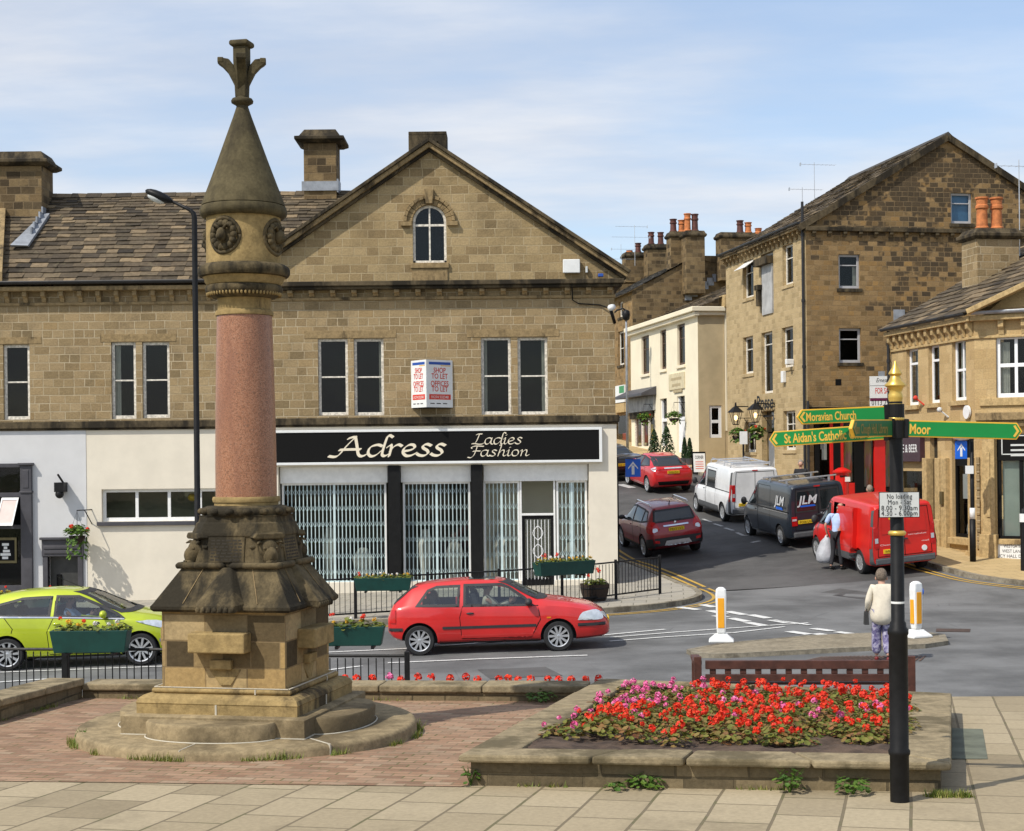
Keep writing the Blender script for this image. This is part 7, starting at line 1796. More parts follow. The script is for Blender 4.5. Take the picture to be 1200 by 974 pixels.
def van(name,F,S,paint,label,plate,dark_low=None,pillars=None,sidewin=False,panel_windows=False,opened=False,txtfn=None):
 c=Car(name,F,S,paint,label,'van');xb,x1=S['ztop'][0][0],S['ztop'][-1][0];H=S['ztop'][2][1]
 for sg in(-1,1):
  c.win('y',sg,[(x1-1.95,1.12),(x1-1.0,1.08),(x1-1.35,1.50),(x1-1.62,1.70),(x1-1.93,1.72)])
  d=c.door([(x1-2.02,.36),(x1-1.32,.36),(x1-1.0,.75),(x1-.92,1.03),(x1-1.32,1.56),(x1-1.58,1.77),(x1-2.02,1.79)],sg);c.handle(x1-1.85,1.0,sg,m['trimplastic'],d)
  c.mirror(x1-1.05,S['w'][2][1]-.02,1.18,sg,m['trimplastic'],(.07,.1,.13))
  if dark_low:c.patch('lower_cladding',dark_low,'y',sg,rect2(S['xr']+.42,S['xf']-.42,.27,.52),.010)
  if pillars:c.patch('rear_pillar_trim',pillars,'y',sg,[(xb+.01,.34),(xb+.22,.34),(xb+.14,.62),(xb+.12,1.78),(xb+.01,1.80)],.010)
  c.patch('headlight',m['lamp_clear'],'y',sg,[(x1-.62,.86),(x1-.3,.72),(x1-.22,.82),(x1-.45,1.0)],.01)
  if not opened or sg<0:
   c.seams([[(x1-2.05,.36),(x1-2.05,1.8),(x1-3.15,1.8),(x1-3.15,.36),(x1-2.05,.36)]],sg)
   c.seams([[(xb+.16,1.10),(x1-2.1,1.10)]],sg,w=.03,name='door_track')
  if sidewin:c.win('y',sg,[(x1-3.05,1.14),(x1-2.15,1.14),(x1-2.15,1.70),(x1-3.05,1.70)])
  if pillars:
   c.patch('tail_light',m['lamp_red'],'x',-1,rect2(min(sg*(S['w'][0][1]-.16),sg*(S['w'][0][1]-.04)),max(sg*(S['w'][0][1]-.16),sg*(S['w'][0][1]-.04)),.78,1.36),.014)
   c.patch('tail_light',m['lamp_red'],'y',sg,rect2(xb+.03,xb+.12,.78,1.36),.018)
   c.patch('reversing_light',m['lamp_clear'],'x',-1,rect2(min(sg*(S['w'][0][1]-.145),sg*(S['w'][0][1]-.055)),max(sg*(S['w'][0][1]-.145),sg*(S['w'][0][1]-.055)),.92,1.05),.02)
 c.win('x',1,[(-.68,1.24),(.68,1.24),(.6,1.74),(-.6,1.74)],name='windscreen')
 c.patch('rear_bumper',m['greyplastic'],'x',-1,rect2(-.84,.84,.36,.52),.03);c.box('rear_bumper',m['greyplastic'],xb-.05,xb+.06,-.84,.84,.34,.5,.03)
 c.seams([[(-.0,.54),(0,1.80)]],-1,ax='x',w=.016);c.seams([[(-.76,.55),(-.74,1.2),(-.68,1.80),(.68,1.80),(.74,1.2),(.76,.55),(-.76,.55)]],-1,ax='x',w=.016)
 c.patch('high_brake_light',m['lamp_red'],'x',-1,rect2(-.10,.10,H-.105,H-.065),.012)
 mb=MB(c.F);mb.tube([(xb-.03,-.08,.98),(xb-.03,.06,.98)],.022,6);mb.build('door_handle',m['trimplastic'],c.root)
 return c
S=van_spec()
c=van('panel_van',veh_frame(848,611,-1.5,.89,HV,-1.5,1.6,.8),S,m['p_white'],'white panel van with a roof rack parked outside the restaurant','VX57 KUB',m['greyplastic'],m['greyplastic'],sidewin=True)
c.plate(0,.36,.66,-1,'VX57 KUB');c.finish()
for x in(-1.9,-1.2,-.4,.3):
 mb=MB(c.F);mb.tube([(x,-.72,1.90),(x,-.70,2.04),(x,.70,2.04),(x,.72,1.90)],.022,8);mb.build('roof_bar',m['alu'],c.root)
mb=MB(c.F)
for y in(-.6,.6):mb.tube([(-2.05,y,2.07),(.45,y,2.07)],.02,8)
mb.build('rack_rail',m['alu'],c.root)
mb=MB(c.F);mb.tube([(-2.07,-.66,2.06),(-2.07,.66,2.06)],.045,10);mb.build('rack_roller',m['alu'],c.root)
S=van_spec(4.89,1.93,.945,-1.48,1.52,.325,hood=1.16)
c=van('panel_van',veh_frame(917,640,-1.48,.89,HV,-1.48,1.52,.8),S,m['p_navy'],'dark blue grey panel van lettered JLM parked between the white van and the post van','PO06 LXA')
for sg in(-1,1):
 c.patch('tail_light',m['lamp_red'],'x',-1,rect2(min(sg*.70,sg*.875),max(sg*.70,sg*.875),.70,.98),.014);c.patch('reversing_light',m['lamp_clear'],'x',-1,rect2(min(sg*.72,sg*.86),max(sg*.72,sg*.86),.85,.91),.02)
 c.patch('side_moulding',m['alu'],'y',sg,rect2(-2.25,-.1,1.055,1.085),.02)
c.win('x',-1,[(.06,1.10),(.72,1.10),(.66,1.74),(.06,1.74)],name='rear_window',gmat=m['darkglass']);c.win('x',-1,[(-.72,1.10),(-.06,1.10),(-.06,1.74),(-.66,1.74)],name='rear_window',gmat=m['darkglass'])
def van_text(c,txt,ax,sg,a,b,size,width,mt,shear=0.,off=.02):
 q,n_=c.cast(ax,sg,a,b)
 Q=c.F@(Matrix.Translation((q.x-.02,a,b))@Matrix.Rotation(R(-90),4,'Z')if ax=='x' else Matrix.Translation((a,q.y+.02*sg,b))@Matrix.Rotation(R(180)if sg>0 else 0,4,'Z'))
 if ax=='y':
  q2,_=c.cast(ax,sg,a,b+.3);Q=Q@Matrix.Rotation(math.atan2((q2.y-q.y)*-sg*-1*sg,.3)*sg if False else-math.atan2(abs(q2.y-q.y),.3),4,'X')
 mb=MB(Q);put_text(mb,txt,Matrix.Identity(4),size,width=width,shear=shear,off=off);return mb.build('lettering',mt,c.root)
silver=mat('silver_lettering',(.62,.64,.66),.4,0)
van_text(c,'JLM','x',-1,.34,1.34,.36,.66,silver,.25);van_text(c,'JLM','y',1,-1.55,1.28,.40,.85,silver,.25)
c.patch('blue_flash',m['signblue'],'x',-1,[(.08,1.25),(.56,1.25),(.60,1.30),(.12,1.30)],.022);c.patch('blue_flash',m['signblue'],'y',1,[(-1.85,1.14),(-1.3,1.14),(-1.25,1.22),(-1.8,1.22)],.014)
van_text(c,'Tel: 01274','x',-1,-.3,.98,.09,.5,silver,0,0);c.plate(0,.42,.80,-1,'PO06 LXA');c.finish()
for x in(-1.75,-.3):
 mb=MB(c.F);mb.box(x-.04,x+.04,-.92,.92,2.02,2.06);mb.box(x-.035,x+.035,-.72,-.66,1.9,2.02);mb.box(x-.035,x+.035,.66,.72,1.9,2.02);mb.build('roof_bar',m['alu'],c.root,bevel=.008)
S=van_spec()
FPV=veh_frame(1010,672.5,-1.5,.89,HV,-1.5,1.6,.8)
c=van('post_van',FPV,S,m['p_post'],'red post van with its side door slid open and a postman beside it','WR08 XKD',m['greyplastic'],m['greyplastic'],opened=True)
x1=S['ztop'][-1][0];xb=-x1
op=[(x1-2.95,.40),(x1-2.08,.40),(x1-2.08,1.74),(x1-2.95,1.74)]
c.dead.append(('y',1,op));
mb=MB(c.F);mb.quad((x1-3.2,-.8,.4),(x1-1.9,-.8,.4),(x1-1.9,-.8,1.8),(x1-3.2,-.8,1.8));mb.quad((x1-3.3,-.8,.42),(x1-3.3,.85,.42),(x1-1.9,.85,.42),(x1-1.9,-.8,.42));mb.quad((x1-2.0,-.8,.4),(x1-2.0,.75,.4),(x1-2.0,.7,1.8),(x1-2.0,-.8,1.8));mb.build('load_bay',m['dash'],c.root)
mb=MB(c.F)
for i,(xx,yy,zz)in enumerate(((x1-2.6,.3,.42),(x1-2.3,.1,.42),(x1-2.7,-.1,.8))):mb.box(xx-.2,xx+.2,yy-.2,yy+.2,zz,zz+.4+.1*i)
mb.build('mail_crate',m['redpaint'],c.root,bevel=.02)
sd_=c.patch('sliding_door',m['p_post'],'y',1,[(x1-3.78,.38),(x1-2.62,.38),(x1-2.62,1.35),(x1-2.68,1.76),(x1-3.70,1.78),(x1-3.78,1.4)],.01,lift=.11)
c.patch('lower_cladding',m['greyplastic'],'y',1,[(x1-3.78,.37),(x1-2.62,.37),(x1-2.62,.56),(x1-3.78,.56)],.016,lift=.11,parent=sd_)
c.patch('door_swage',m['p_post'],'y',1,[(x1-3.70,.72),(x1-2.7,.72),(x1-2.7,1.02),(x1-3.70,1.02)],.018,lift=.11,parent=sd_)
mb=MB(c.F);q,n_=c.cast('y',1,x1-3.2,1.1);mb.box(x1-2.86,x1-2.80,q.y+.12,q.y+.15,.92,1.12);mb.build('door_handle',m['trimplastic'],sd_,bevel=.01)
mb=MB(c.F);y_=q.y;
for a,b in(((x1-3.78,.36),(x1-3.78,1.78)),((x1-2.62,.36),(x1-2.62,1.7)),((x1-3.78,.37),(x1-2.62,.37))):
 n=12
 for i in range(n):
  p0,p1=Vector(a).lerp(Vector(b),i/n),Vector(a).lerp(Vector(b),(i+1)/n);r0,_=c.cast('y',1,*p0);r1,_=c.cast('y',1,*p1)
  mb.add([(p0.x,r0.y,p0.y),(p1.x,r1.y,p1.y),(p1.x,r1.y+.12,p1.y),(p0.x,r0.y+.12,p0.y)],[(0,1,2,3)])
mb.build('door_edge',m['redpaint'],sd_)
c.plate(0,.36,.68,-1,'WR08 XKD');c.patch('post_crest',m['plate'],'x',-1,rect2(.05,.42,1.52,1.60),.014)
wl_=mat('white_van_print',(.7,.7,.68),.5,0)
for y,z,w_,t_ in((-.36,1.06,.52,'www.royalmail.com'),(.5,.84,.4,'Cleaner'),(-.58,.86,.2,'mail')):van_text(c,t_,'x',-1,y,z,.06,w_,wl_,0,0)
mb=MB(c.F);q,n_=c.cast('x',-1,-.55,.68);mb.tube([(q.x+.01,-.55,.68),(q.x-.016,-.55,.68)],.075,18);mb.build('round_sticker',m['signwhite'],c.root)
c.patch('door_pressing',m['p_post'],'x',-1,[(.06,1.14),(.64,1.14),(.60,1.70),(.06,1.70)],.010);c.patch('door_pressing',m['p_post'],'x',-1,[(-.64,1.14),(-.06,1.14),(-.06,1.70),(-.60,1.70)],.010)
c.finish();car_post=c
def skin(name,mt,chains,parent,M,sub=2):
 """one continuous surface grown over chains of (x,y,z,r) nodes; equal points are welded"""
 idx={};vs=[];rs=[];es=[]
 for ch in chains:
  prev=None
  for x,y,z,r in ch:
   k=(round(x,3),round(y,3),round(z,3))
   if k not in idx:idx[k]=len(vs);vs.append(M@Vector(k));rs.append(r)
   if prev is not None and prev!=idx[k]:es.append((prev,idx[k]))
   prev=idx[k]
 inv=WM[parent.name].inverted();me=bpy.data.meshes.new(name);me.from_pydata([tuple(inv@v)for v in vs],es,[])
 o=bpy.data.objects.new(name,me);COL.objects.link(o)
 o.modifiers.new('s','SKIN')
 md=o.modifiers.new('u','SUBSURF');md.levels=md.render_levels=sub
 for i,r in enumerate(rs):
  d=me.skin_vertices[0].data[i];d.radius=(r,r);d.use_root=i==0
 dg=bpy.context.evaluated_depsgraph_get();ev=bpy.data.meshes.new_from_object(o.evaluated_get(dg))
 bpy.data.objects.remove(o);ev.name=name;ev.materials.clear();ev.materials.append(mt)
 ev.polygons.foreach_set('use_smooth',[True]*len(ev.polygons));uvmap(ev)if not ev.uv_layers else None
 o=bpy.data.objects.new(name,ev);COL.objects.link(o);o.parent=parent;WM[o.name]=WM[parent.name].copy()
 return o
def hand(parent,M,w,d,curl=.6,s=1.):
 """palm, four curled fingers of unequal length and a side thumb; d = direction the hand points"""
 d=Vector(d).normalized();a=Vector((1,0,0))if abs(d.x)<.8 else Vector((0,1,0));u=d.cross(a).normalized();n=u.cross(d)
 mb=MB(M);w=Vector(w);p=lambda f,g,k=0:w+d*f*s+u*g*s+n*k*s
 mb.loft([[p(f,-g,-t),p(f,g,-t),p(f,g,t),p(f,-g,t)]for f,g,t in((0,.025,.018),(.04,.042,.016),(.085,.042,.013))])
 for i,L_ in enumerate((.062,.076,.07,.052)):
  g=-.032+.0215*i;q=[p(.08,g),p(.08+L_*.45,g,-.25*L_*curl),p(.08+L_*.8,g,-.7*L_*curl),p(.08+L_*(1-.3*curl),g,-1.15*L_*curl)]
  mb.tube(q,[.0105,.0098,.009,.0065],7)
 mb.tube([p(.02,-.03),p(.05,-.06,-.012),p(.085,-.066,-.03)],[.014,.012,.008],7)
 return mb.build('hand',m['skin'],parent,smooth=True)
def person(label,M,P,top,legs,hairm,hair='full',shoe=None,short=False,coat=0.,flare=0.,sit=False):
 """P: joint positions in metres; left/right joints end in L/R; faces local +y"""
 o=empty('person',M,label,'person')
 V=lambda k:Vector(P[k]);n=lambda v,r:(v.x,v.y,v.z,r)
 pel,ch,nk,hd=V('pelvis'),V('chest'),V('neck'),V('head');f=Vector(P.get('face',(0,1,0))).normalized();s=Vector((f.y,-f.x,0))
 mid=pel.lerp(ch,.5);jaw=hd+f*.045-Vector((0,0,.07))
 body=[[n(pel,.12),n(mid,.115),n(ch,.125),n(nk,.052),n(hd-Vector((0,0,.03)),.082),n(hd+Vector((0,0,.05)),.088),n(hd+Vector((0,0,.10)),.06)],[n(hd-Vector((0,0,.03)),.082),n(jaw,.045)],[n(hd-Vector((0,0,.03)),.082),n(hd+f*.095-Vector((0,0,.012)),.016)]]
 for e in 'LR':
  sh,el,wr,hp,kn,an=(V(k+e)for k in('sh','el','wr','hip','kn','an'))
  body+=[[n(ch,.125),n(sh,.055),n(sh.lerp(el,.5),.045),n(el,.038),n(wr,.026)],[n(pel,.12),n(hp,.085),n(hp.lerp(kn,.5),.07),n(kn,.052),n(kn.lerp(an,.4),.05),n(an,.034)]]
 skin('body',m['skin'],body,o,M)
 r1=.155+coat*.5;t=[[n(pel-Vector((0,0,.10+coat*2.2)),r1+coat*.5),n(pel+Vector((0,0,.02)),r1-.01+coat*.7),n(mid,r1-.012),n(ch,r1),n(ch.lerp(nk,.75),.085)]]
 for e in 'LR':
  sh,el,wr=V('sh'+e),V('el'+e),V('wr'+e)
  t.append([n(ch,r1),n(sh,.075),n(sh.lerp(el,.5),.068),n(sh.lerp(el,.85),.064)]if short else[n(ch,r1),n(sh,.078),n(sh.lerp(el,.5),.066),n(el,.056),n(el.lerp(wr,.5),.05),n(wr,.045)])
 skin('jacket' if not short else 'shirt',top,t,o,M)
 q=[]
 for e in 'LR':
  hp,kn,an=V('hip'+e),V('kn'+e),V('an'+e)
  q.append([n(pel,.142),n(hp,.09),n(hp.lerp(kn,.5),.088+flare*.4),n(kn,.068+flare*.7),n(kn.lerp(an,.5),.062+flare),n(an+(kn-an)*.06,.054+flare)])
 skin('trousers',legs,q,o,M)
 for e in 'LR':
  an=V('an'+e);tf=Vector(P.get('toe'+e,(f.x,f.y,0))).normalized()
  skin('shoe',shoe or m['shoe_black'],[[n(an-tf*.05-Vector((0,0,.04)),.038),n(an+tf*.04-Vector((0,0,.045)),.042),n(an+tf*.15-Vector((0,0,.055)),.03)]],o,M,1)
  hand(o,M,V('wr'+e),(V('wr'+e)-V('el'+e)))
 up=Vector((0,0,1))
 if hair=='full':skin('hair',hairm,[[n(hd-f*.05-up*.075,.07),n(hd-f*.035+up*.02,.118),n(hd-f*.005+up*.10,.095),n(hd+f*.05+up*.12,.05)]],o,M)
 elif hair=='bald':
  skin('hair',hairm,[[n(hd+s*.088-f*.0-up*.01,.022),n(hd+s*.06-f*.07-up*.02,.03),n(hd-f*.09-up*.03,.034),n(hd-s*.06-f*.07-up*.02,.03),n(hd-s*.088-up*.01,.022)]],o,M)
 mb=MB(M)
 for k in(-1,1):mb.ell(hd+s*.09*k-up*.02-f*.005,(.018,.026,.034),8,6);mb.ell(hd+f*.078+s*.034*k+up*.012,(.011,.011,.009),6,4)
 mb.build('ears',m['skin'],o,smooth=True)
 return o
def stand(H=1.75,**k):
 s=H/1.75;P=dict(pelvis=(0,0,.95),chest=(0,0,1.27),neck=(0,.01,1.48),head=(0,.025,1.62),shL=(-.185,0,1.40),shR=(.185,0,1.40),elL=(-.23,-.02,1.12),elR=(.23,-.02,1.12),wrL=(-.24,.06,.88),wrR=(.24,.06,.88),hipL=(-.09,0,.90),hipR=(.09,0,.90),knL=(-.1,.02,.50),knR=(.1,.02,.50),anL=(-.1,0,.09),anR=(.1,0,.09))
 P.update(k);return{a:(tuple(v*s for v in b)if a not in('face','toeL','toeR')else b)for a,b in P.items()}
p=gnd(1035,775)
P=stand(1.56,knL=(-.1,.10,.51),anL=(-.1,.10,.09),knR=(.09,.02,.5),anR=(.09,-.16,.11),neck=(0,.05,1.46),head=(0,.08,1.60),elL=(-.27,-.03,1.13),wrL=(-.26,.12,.96),elR=(.27,-.04,1.13),wrR=(.24,.12,.94),face=(.15,1,0))
woman=person('grey haired woman in cream jacket and purple print trousers crossing the road',Matrix.Translation(p)@Matrix.Rotation(R(-6),4,'Z'),P,m['cream_cloth'],m['print_cloth'],m['hair_brown'],shoe=m['shoe_red'],coat=.07,flare=.03)
mb=MB(WM[woman.name]);mb.loft([[(-.30,-.02,.62),(-.22,-.02,.62),(-.22,.16,.62),(-.30,.16,.62)],[(-.29,0,.84),(-.23,0,.84),(-.23,.14,.84),(-.29,.14,.84)]]);mb.tube([(-.26,.02,.83),(-.275,.03,.95),(-.26,.1,1.0),(-.25,.13,.83)],.008,5)
tag(mb.build('handbag',m['bag'],origin=tuple(WM[woman.name]@Vector((-.26,.07,.62))),bevel=.015),'small dark handbag held by the woman in the cream jacket','handbag')
p=gnd(981,668)
P=stand(1.9,pelvis=(0,.02,.95),chest=(.02,.06,1.27),neck=(.03,.12,1.47),head=(.04,.17,1.60),face=(.45,.9,0),shR=(.19,.12,1.41),elR=(.30,.32,1.27),wrR=(.36,.54,1.30),shL=(-.18,.02,1.40),elL=(-.27,-.08,1.13),wrL=(-.27,.02,.90),anL=(-.12,-.08,.09),anR=(.12,.04,.09))
post=person('bald postman in pale blue shirt leaning into the red van, sack in hand',Matrix.Translation(p)@Matrix.Rotation(R(-40),4,'Z'),P,m['blue_shirt'],m['dark_cloth'],m['hair_grey'],'bald',short=True)
mb=MB(WM[post.name]@Matrix.Scale(1.08,4));rg=random.Random(5);rings=[]
for z,r_ in((.88,.03),(.82,.06),(.72,.12),(.55,.17),(.38,.21),(.24,.2),(.16,.12)):
 rings.append([(-.30+(r_*1.15)*math.cos(2*math.pi*i/14)*(1+rg.uniform(-.14,.14))-.10*(.88-z),.05+r_*.8*math.sin(2*math.pi*i/14)*(1+rg.uniform(-.14,.14)),z)for i in range(14)])
mb.loft(rings[::-1]);tag(mb.build('mail_sack',m['sack'],origin=tuple(WM[post.name]@Vector((-.32,.05,.2))),smooth=True),'crumpled grey mail sack hanging from the postman\'s hand','sack')
def on_pave(px,d):a,b=ray(px,500);return Vector((a*d,d,h(a*d,d)+.12))
hd_=at(938.5,548,56.0);q=on_pave(938.5,56.0)
person('grey haired man in dark jacket on the pavement behind the dark van',Matrix.Translation((q.x,q.y,hd_.z-1.5))@Matrix.Rotation(R(165),4,'Z'),stand(1.76),m['dark_cloth'],m['dark_cloth'],m['hair_grey'])
hd_=at(1019,573,50.0);q=on_pave(1019,50.0)
person('white haired person beyond the red post van roof, head just showing',Matrix.Translation((q.x,q.y,hd_.z-1.56))@Matrix.Rotation(R(30),4,'Z'),stand(1.66),m['cream_cloth'],m['dark_cloth'],m['hair_grey'])
def driver(car,x,y,z,label,top):
 P=dict(pelvis=(0,0,.12),chest=(0,-.08,.42),neck=(0,-.08,.62),head=(0,-.04,.76),shL=(-.18,-.06,.54),shR=(.18,-.06,.54),elL=(-.2,.14,.36),elR=(.2,.14,.36),wrL=(-.15,.36,.46),wrR=(.15,.36,.46),hipL=(-.09,.03,.1),hipR=(.09,.03,.1),knL=(-.1,.42,.22),knR=(.1,.42,.22),anL=(-.1,.58,-.1),anR=(.1,.58,-.1))
 return person(label,car.F@Matrix.Translation((x,y,z))@Matrix.Rotation(R(-90),4,'Z'),P,top,m['dark_cloth'],m['hair_grey'])
driver(car_red,-.14,-.36,.47,'grey haired driver in pale top at the wheel of the red hatchback',m['cream_cloth'])
driver(car_lime,-.08,-.36,.5,'driver in pale blue shirt at the wheel of the lime hatchback',m['blue_shirt'])
def leafcard(mb,c,n,r,k=6,cup=.25,rg=rnd):
 n=n.normalized();a=Vector((0,0,1))if abs(n.z)<.9 else Vector((1,0,0));u=n.cross(a).normalized();v=n.cross(u);t=rg.uniform(0,6.28)
 P=[c+(u*math.cos(t+2*math.pi*i/k)+v*math.sin(t+2*math.pi*i/k))*r*rg.uniform(.8,1.15)+n*r*cup for i in range(k)]
 b=len(mb.v);mb.add([c]+P,[(0,1+i,1+(i+1)%k)for i in range(k)])
def plant_mb(nl,R_,H,lr,seed,k=6):
 rg=random.Random(seed);mb=MB()
 for i in range(nl):
  a=rg.uniform(0,6.28);rr=R_*math.sqrt(rg.random());z=H*(.15+.85*rg.random()**.7*(1-.55*(rr/R_)**2))
  leafcard(mb,Vector((rr*math.cos(a),rr*math.sin(a),z)),Vector((math.cos(a)*rg.uniform(.1,.8),math.sin(a)*rg.uniform(.1,.8),1)),lr*rg.uniform(.6,1.2),k,rg=rg)
 return mb
def umbel(seed,r=.045,n=26):
 rg=random.Random(seed);mb=MB()
 for i in range(n):
  d=Vector((rg.gauss(0,1),rg.gauss(0,1),rg.gauss(.35,.9))).normalized();leafcard(mb,d*r*rg.uniform(.75,1.05)*Vector((1,1,.8)).length/1.6,d+Vector((rg.uniform(-.4,.4),)*3),r*.42,5,.15,rg)
 return mb
ROOT0=empty('plant_store',(0,0,-50))if False else None
def proto(mb,name,mt):
 o=mb.build(name,mt);me=o.data;bpy.data.objects.remove(o);return me
LEAFM=[proto(plant_mb(100,.165,.145,.023,100+i),'geranium',m['leaf'])for i in range(5)]
SPARSE=[proto(plant_mb(36,.11,.14,.025,150+i),'geranium',m['leaf'])for i in range(3)]
UMB={c:[proto(umbel(200+10*j+i),'blossom',m['fl_'+c])for i in range(3)]for j,c in enumerate(('red','pink','yellow','white'))}
TRO=[proto(plant_mb(46,.15,.17,.035,300+i),'bedding_plant',m['leaf_trough'])for i in range(3)]
def flower(name,me,pos,blossoms,label,cat,group,s=1.,rz=None):
 o=bpy.data.objects.new(name,me);COL.objects.link(o);o.location=pos;o.rotation_euler=(0,0,rnd.uniform(0,6.28)if rz is None else rz);o.scale=(s,)*3
 tag(o,label,cat,group);WM[o.name]=Matrix.Translation(pos)
 for c,x,y,z,k in blossoms:
  b=bpy.data.objects.new('blossom',rnd.choice(UMB[c]));COL.objects.link(b);b.parent=o;b.location=(x,y,z);b.scale=(k,)*3;b.rotation_euler=(rnd.uniform(-.3,.3),rnd.uniform(-.3,.3),rnd.uniform(0,6))
 return o
def bl(c,n,R_=.12,z0=.13,z1=.22,k=.58):
 out=[]
 for i in range(n):
  a=rnd.uniform(0,6.28);r_=R_*math.sqrt(rnd.random());out.append((c,r_*math.cos(a),r_*math.sin(a),rnd.uniform(z0,z1),k*rnd.uniform(.75,1.2)))
 return out
nu,nv=14,17
for j in range(nv):
 for i in range(nu):
  u,v=(i+.5+rnd.uniform(-.32,.32))/nu,(j+.5+rnd.uniform(-.32,.32))/nv
  front=.10+.045*math.sin(u*9)
  if v<front or(v<front+.10 and rnd.random()<.3):continue
  if u<.12*(1-v)and rnd.random()<.5:continue
  q=cin[0].lerp(cin[1],u).lerp(cin[3].lerp(cin[2],u),v)
  pk=(1.05 if u<.30 and v>.45 else .75 if u<.12+.1*v else .5 if v>.72 and u>.35 and False else .09)
  if .55<u<.95 and .42<v<.62:pk=max(pk,.3)
  if v>.86 and u>.35:pk=.03
  pink=rnd.random()<pk
  me=rnd.choice(LEAFM if v>front+.12 else SPARSE+LEAFM[:1])
  nb=rnd.choice((1,2,2,3))if not pink else rnd.choice((1,1,2));
  if u>.72 and v<.8:nb=rnd.choice((1,1,2))
  c_='pink' if pink else 'red'
  flower('geranium',me,(q.x,q.y,soil_z(q.x,q.y)-.01),bl(c_,nb),'pink geranium growing in the raised stone bed' if pink else 'red geranium growing in the raised stone bed','geranium','pink geraniums in the raised bed' if pink else 'red geraniums in the raised bed',rnd.uniform(.8,1.15))
sb=MB();n_=Vector((.14,.99))
a_,b_=Vector((W_l.x,W_l.y)),Vector((W_r.x,W_r.y))
q=[a_+n_*.33,b_+n_*.33,b_+n_*1.0,a_+n_*1.0];sb.quad(*[(p.x,p.y,plaza(p.y)-.02)for p in q]);tag(sb.build('soil_strip',m['soil']),kind='structure')
for px in(389,405,418,437,457,470,490,506,528,546.5,560,585,596,608,622,643,655,670,687,702):
 t=(px-250)/440.;w_=a_.lerp(b_,t)+n_*rnd.uniform(.5,.62)
 p=at(px,795+rnd.uniform(-2,2),w_.y);z=p.z-.27
 flower('geranium',rnd.choice(SPARSE),(p.x,p.y,z),[('pink' if px==457 else 'red',0,0,.27,.9)],'pink geranium head peeping over the low wall behind the monument' if px==457 else 'red geranium head peeping over the low back wall','geranium',None if px==457 else 'geraniums behind the back wall',1.)
def weed(px,py,R_,H,label,nl=40,mt=None,f=gplaza,up=0):
 p=f(px,py);mb=plant_mb(nl,R_,H,.022,int(px*7+py),5);rg=random.Random(int(px))
 for i in range(10):
  a=rg.uniform(0,6.28);mb.tube([(0,0,0),(R_*.5*math.cos(a),R_*.5*math.sin(a),H*.7),(R_*.9*math.cos(a),R_*.9*math.sin(a),H*rg.uniform(.6,1.1))],[.004,.003,.001],4)
 mb.v=[p+Vector((0,0,up))+v for v in mb.v];tag(mb.build('weed',mt or m['leaf_green'],origin=tuple(p)),label,'weed')
weed(757,924,.13,.10,'low leafy weed at the foot of the flower bed wall, left of centre',70)
weed(722,927,.08,.06,'tiny weed tuft at the wall foot next to the leafy weed',26)
weed(926,929,.11,.16,'tall thin weed against the middle of the flower bed wall',40);weed(1000,931,.12,.13,'bushy weed at the flower bed wall near the signpost',70)
weed(552,921,.06,.14,'small weed on the left corner of the flower bed',26);weed(634,824,.16,.14,'green weed clump in the corner of the low back wall',80)
weed(97,874,.07,.14,'straggly weed at the left edge of the round monument step',30)
mb=MB();rg=random.Random(9)
def blade(p,hgt):
 a=rg.uniform(0,6.28);d=Vector((math.cos(a),math.sin(a),0));w_=Vector((-d.y,d.x,0))*.005;mb.add([p-w_,p+w_,p+d*hgt*.5+Vector((0,0,hgt))],[(0,1,2)])
for i in range(1500):
 a=rg.uniform(math.pi*.95,math.pi*2.1);r_=1.46+abs(rg.gauss(0,.025));dens=mnoise.noise(Vector((a*3.3,0,0)))
 if dens<-.02:continue
 x,y=MX+r_*math.cos(a),MY+r_*math.sin(a);blade(Vector((x,y,plaza(y))),rg.uniform(.015,.07)*(1+dens))
for i in range(420):
 x0,y0=gplaza(1090,934),gplaza(1138,934);p=x0.lerp(y0,rg.random())+Vector((rg.gauss(0,.02),rg.gauss(0,.025),0));blade(Vector((p.x,p.y,plaza(p.y))),rg.uniform(.02,.06))
for i in range(900):
 t=rg.random();w_=(a_.lerp(b_,t))if rg.random()<.6 else Vector((P0.x,P0.y)).lerp(a_,t)
 if mnoise.noise(Vector((w_.x*1.7,w_.y,4)))<0:continue
 w_=w_+Vector((rg.gauss(.02,.02),-abs(rg.gauss(0,.05))));blade(Vector((w_.x,w_.y,plaza(w_.y))),rg.uniform(.015,.06))
for i in range(420):
 t=rg.random();w_=win[0].lerp(win[1],t)+Vector((0,-abs(rg.gauss(.01,.02))))
 if mnoise.noise(Vector((w_.x*2.7,1,4)))<.05:continue
 blade(Vector((w_.x,w_.y,plaza(w_.y))),rg.uniform(.012,.05))
tag(mb.build('grass',m['grasstuft']),'thin grass growing along the wall feet and round the monument step','grass',kind='stuff')
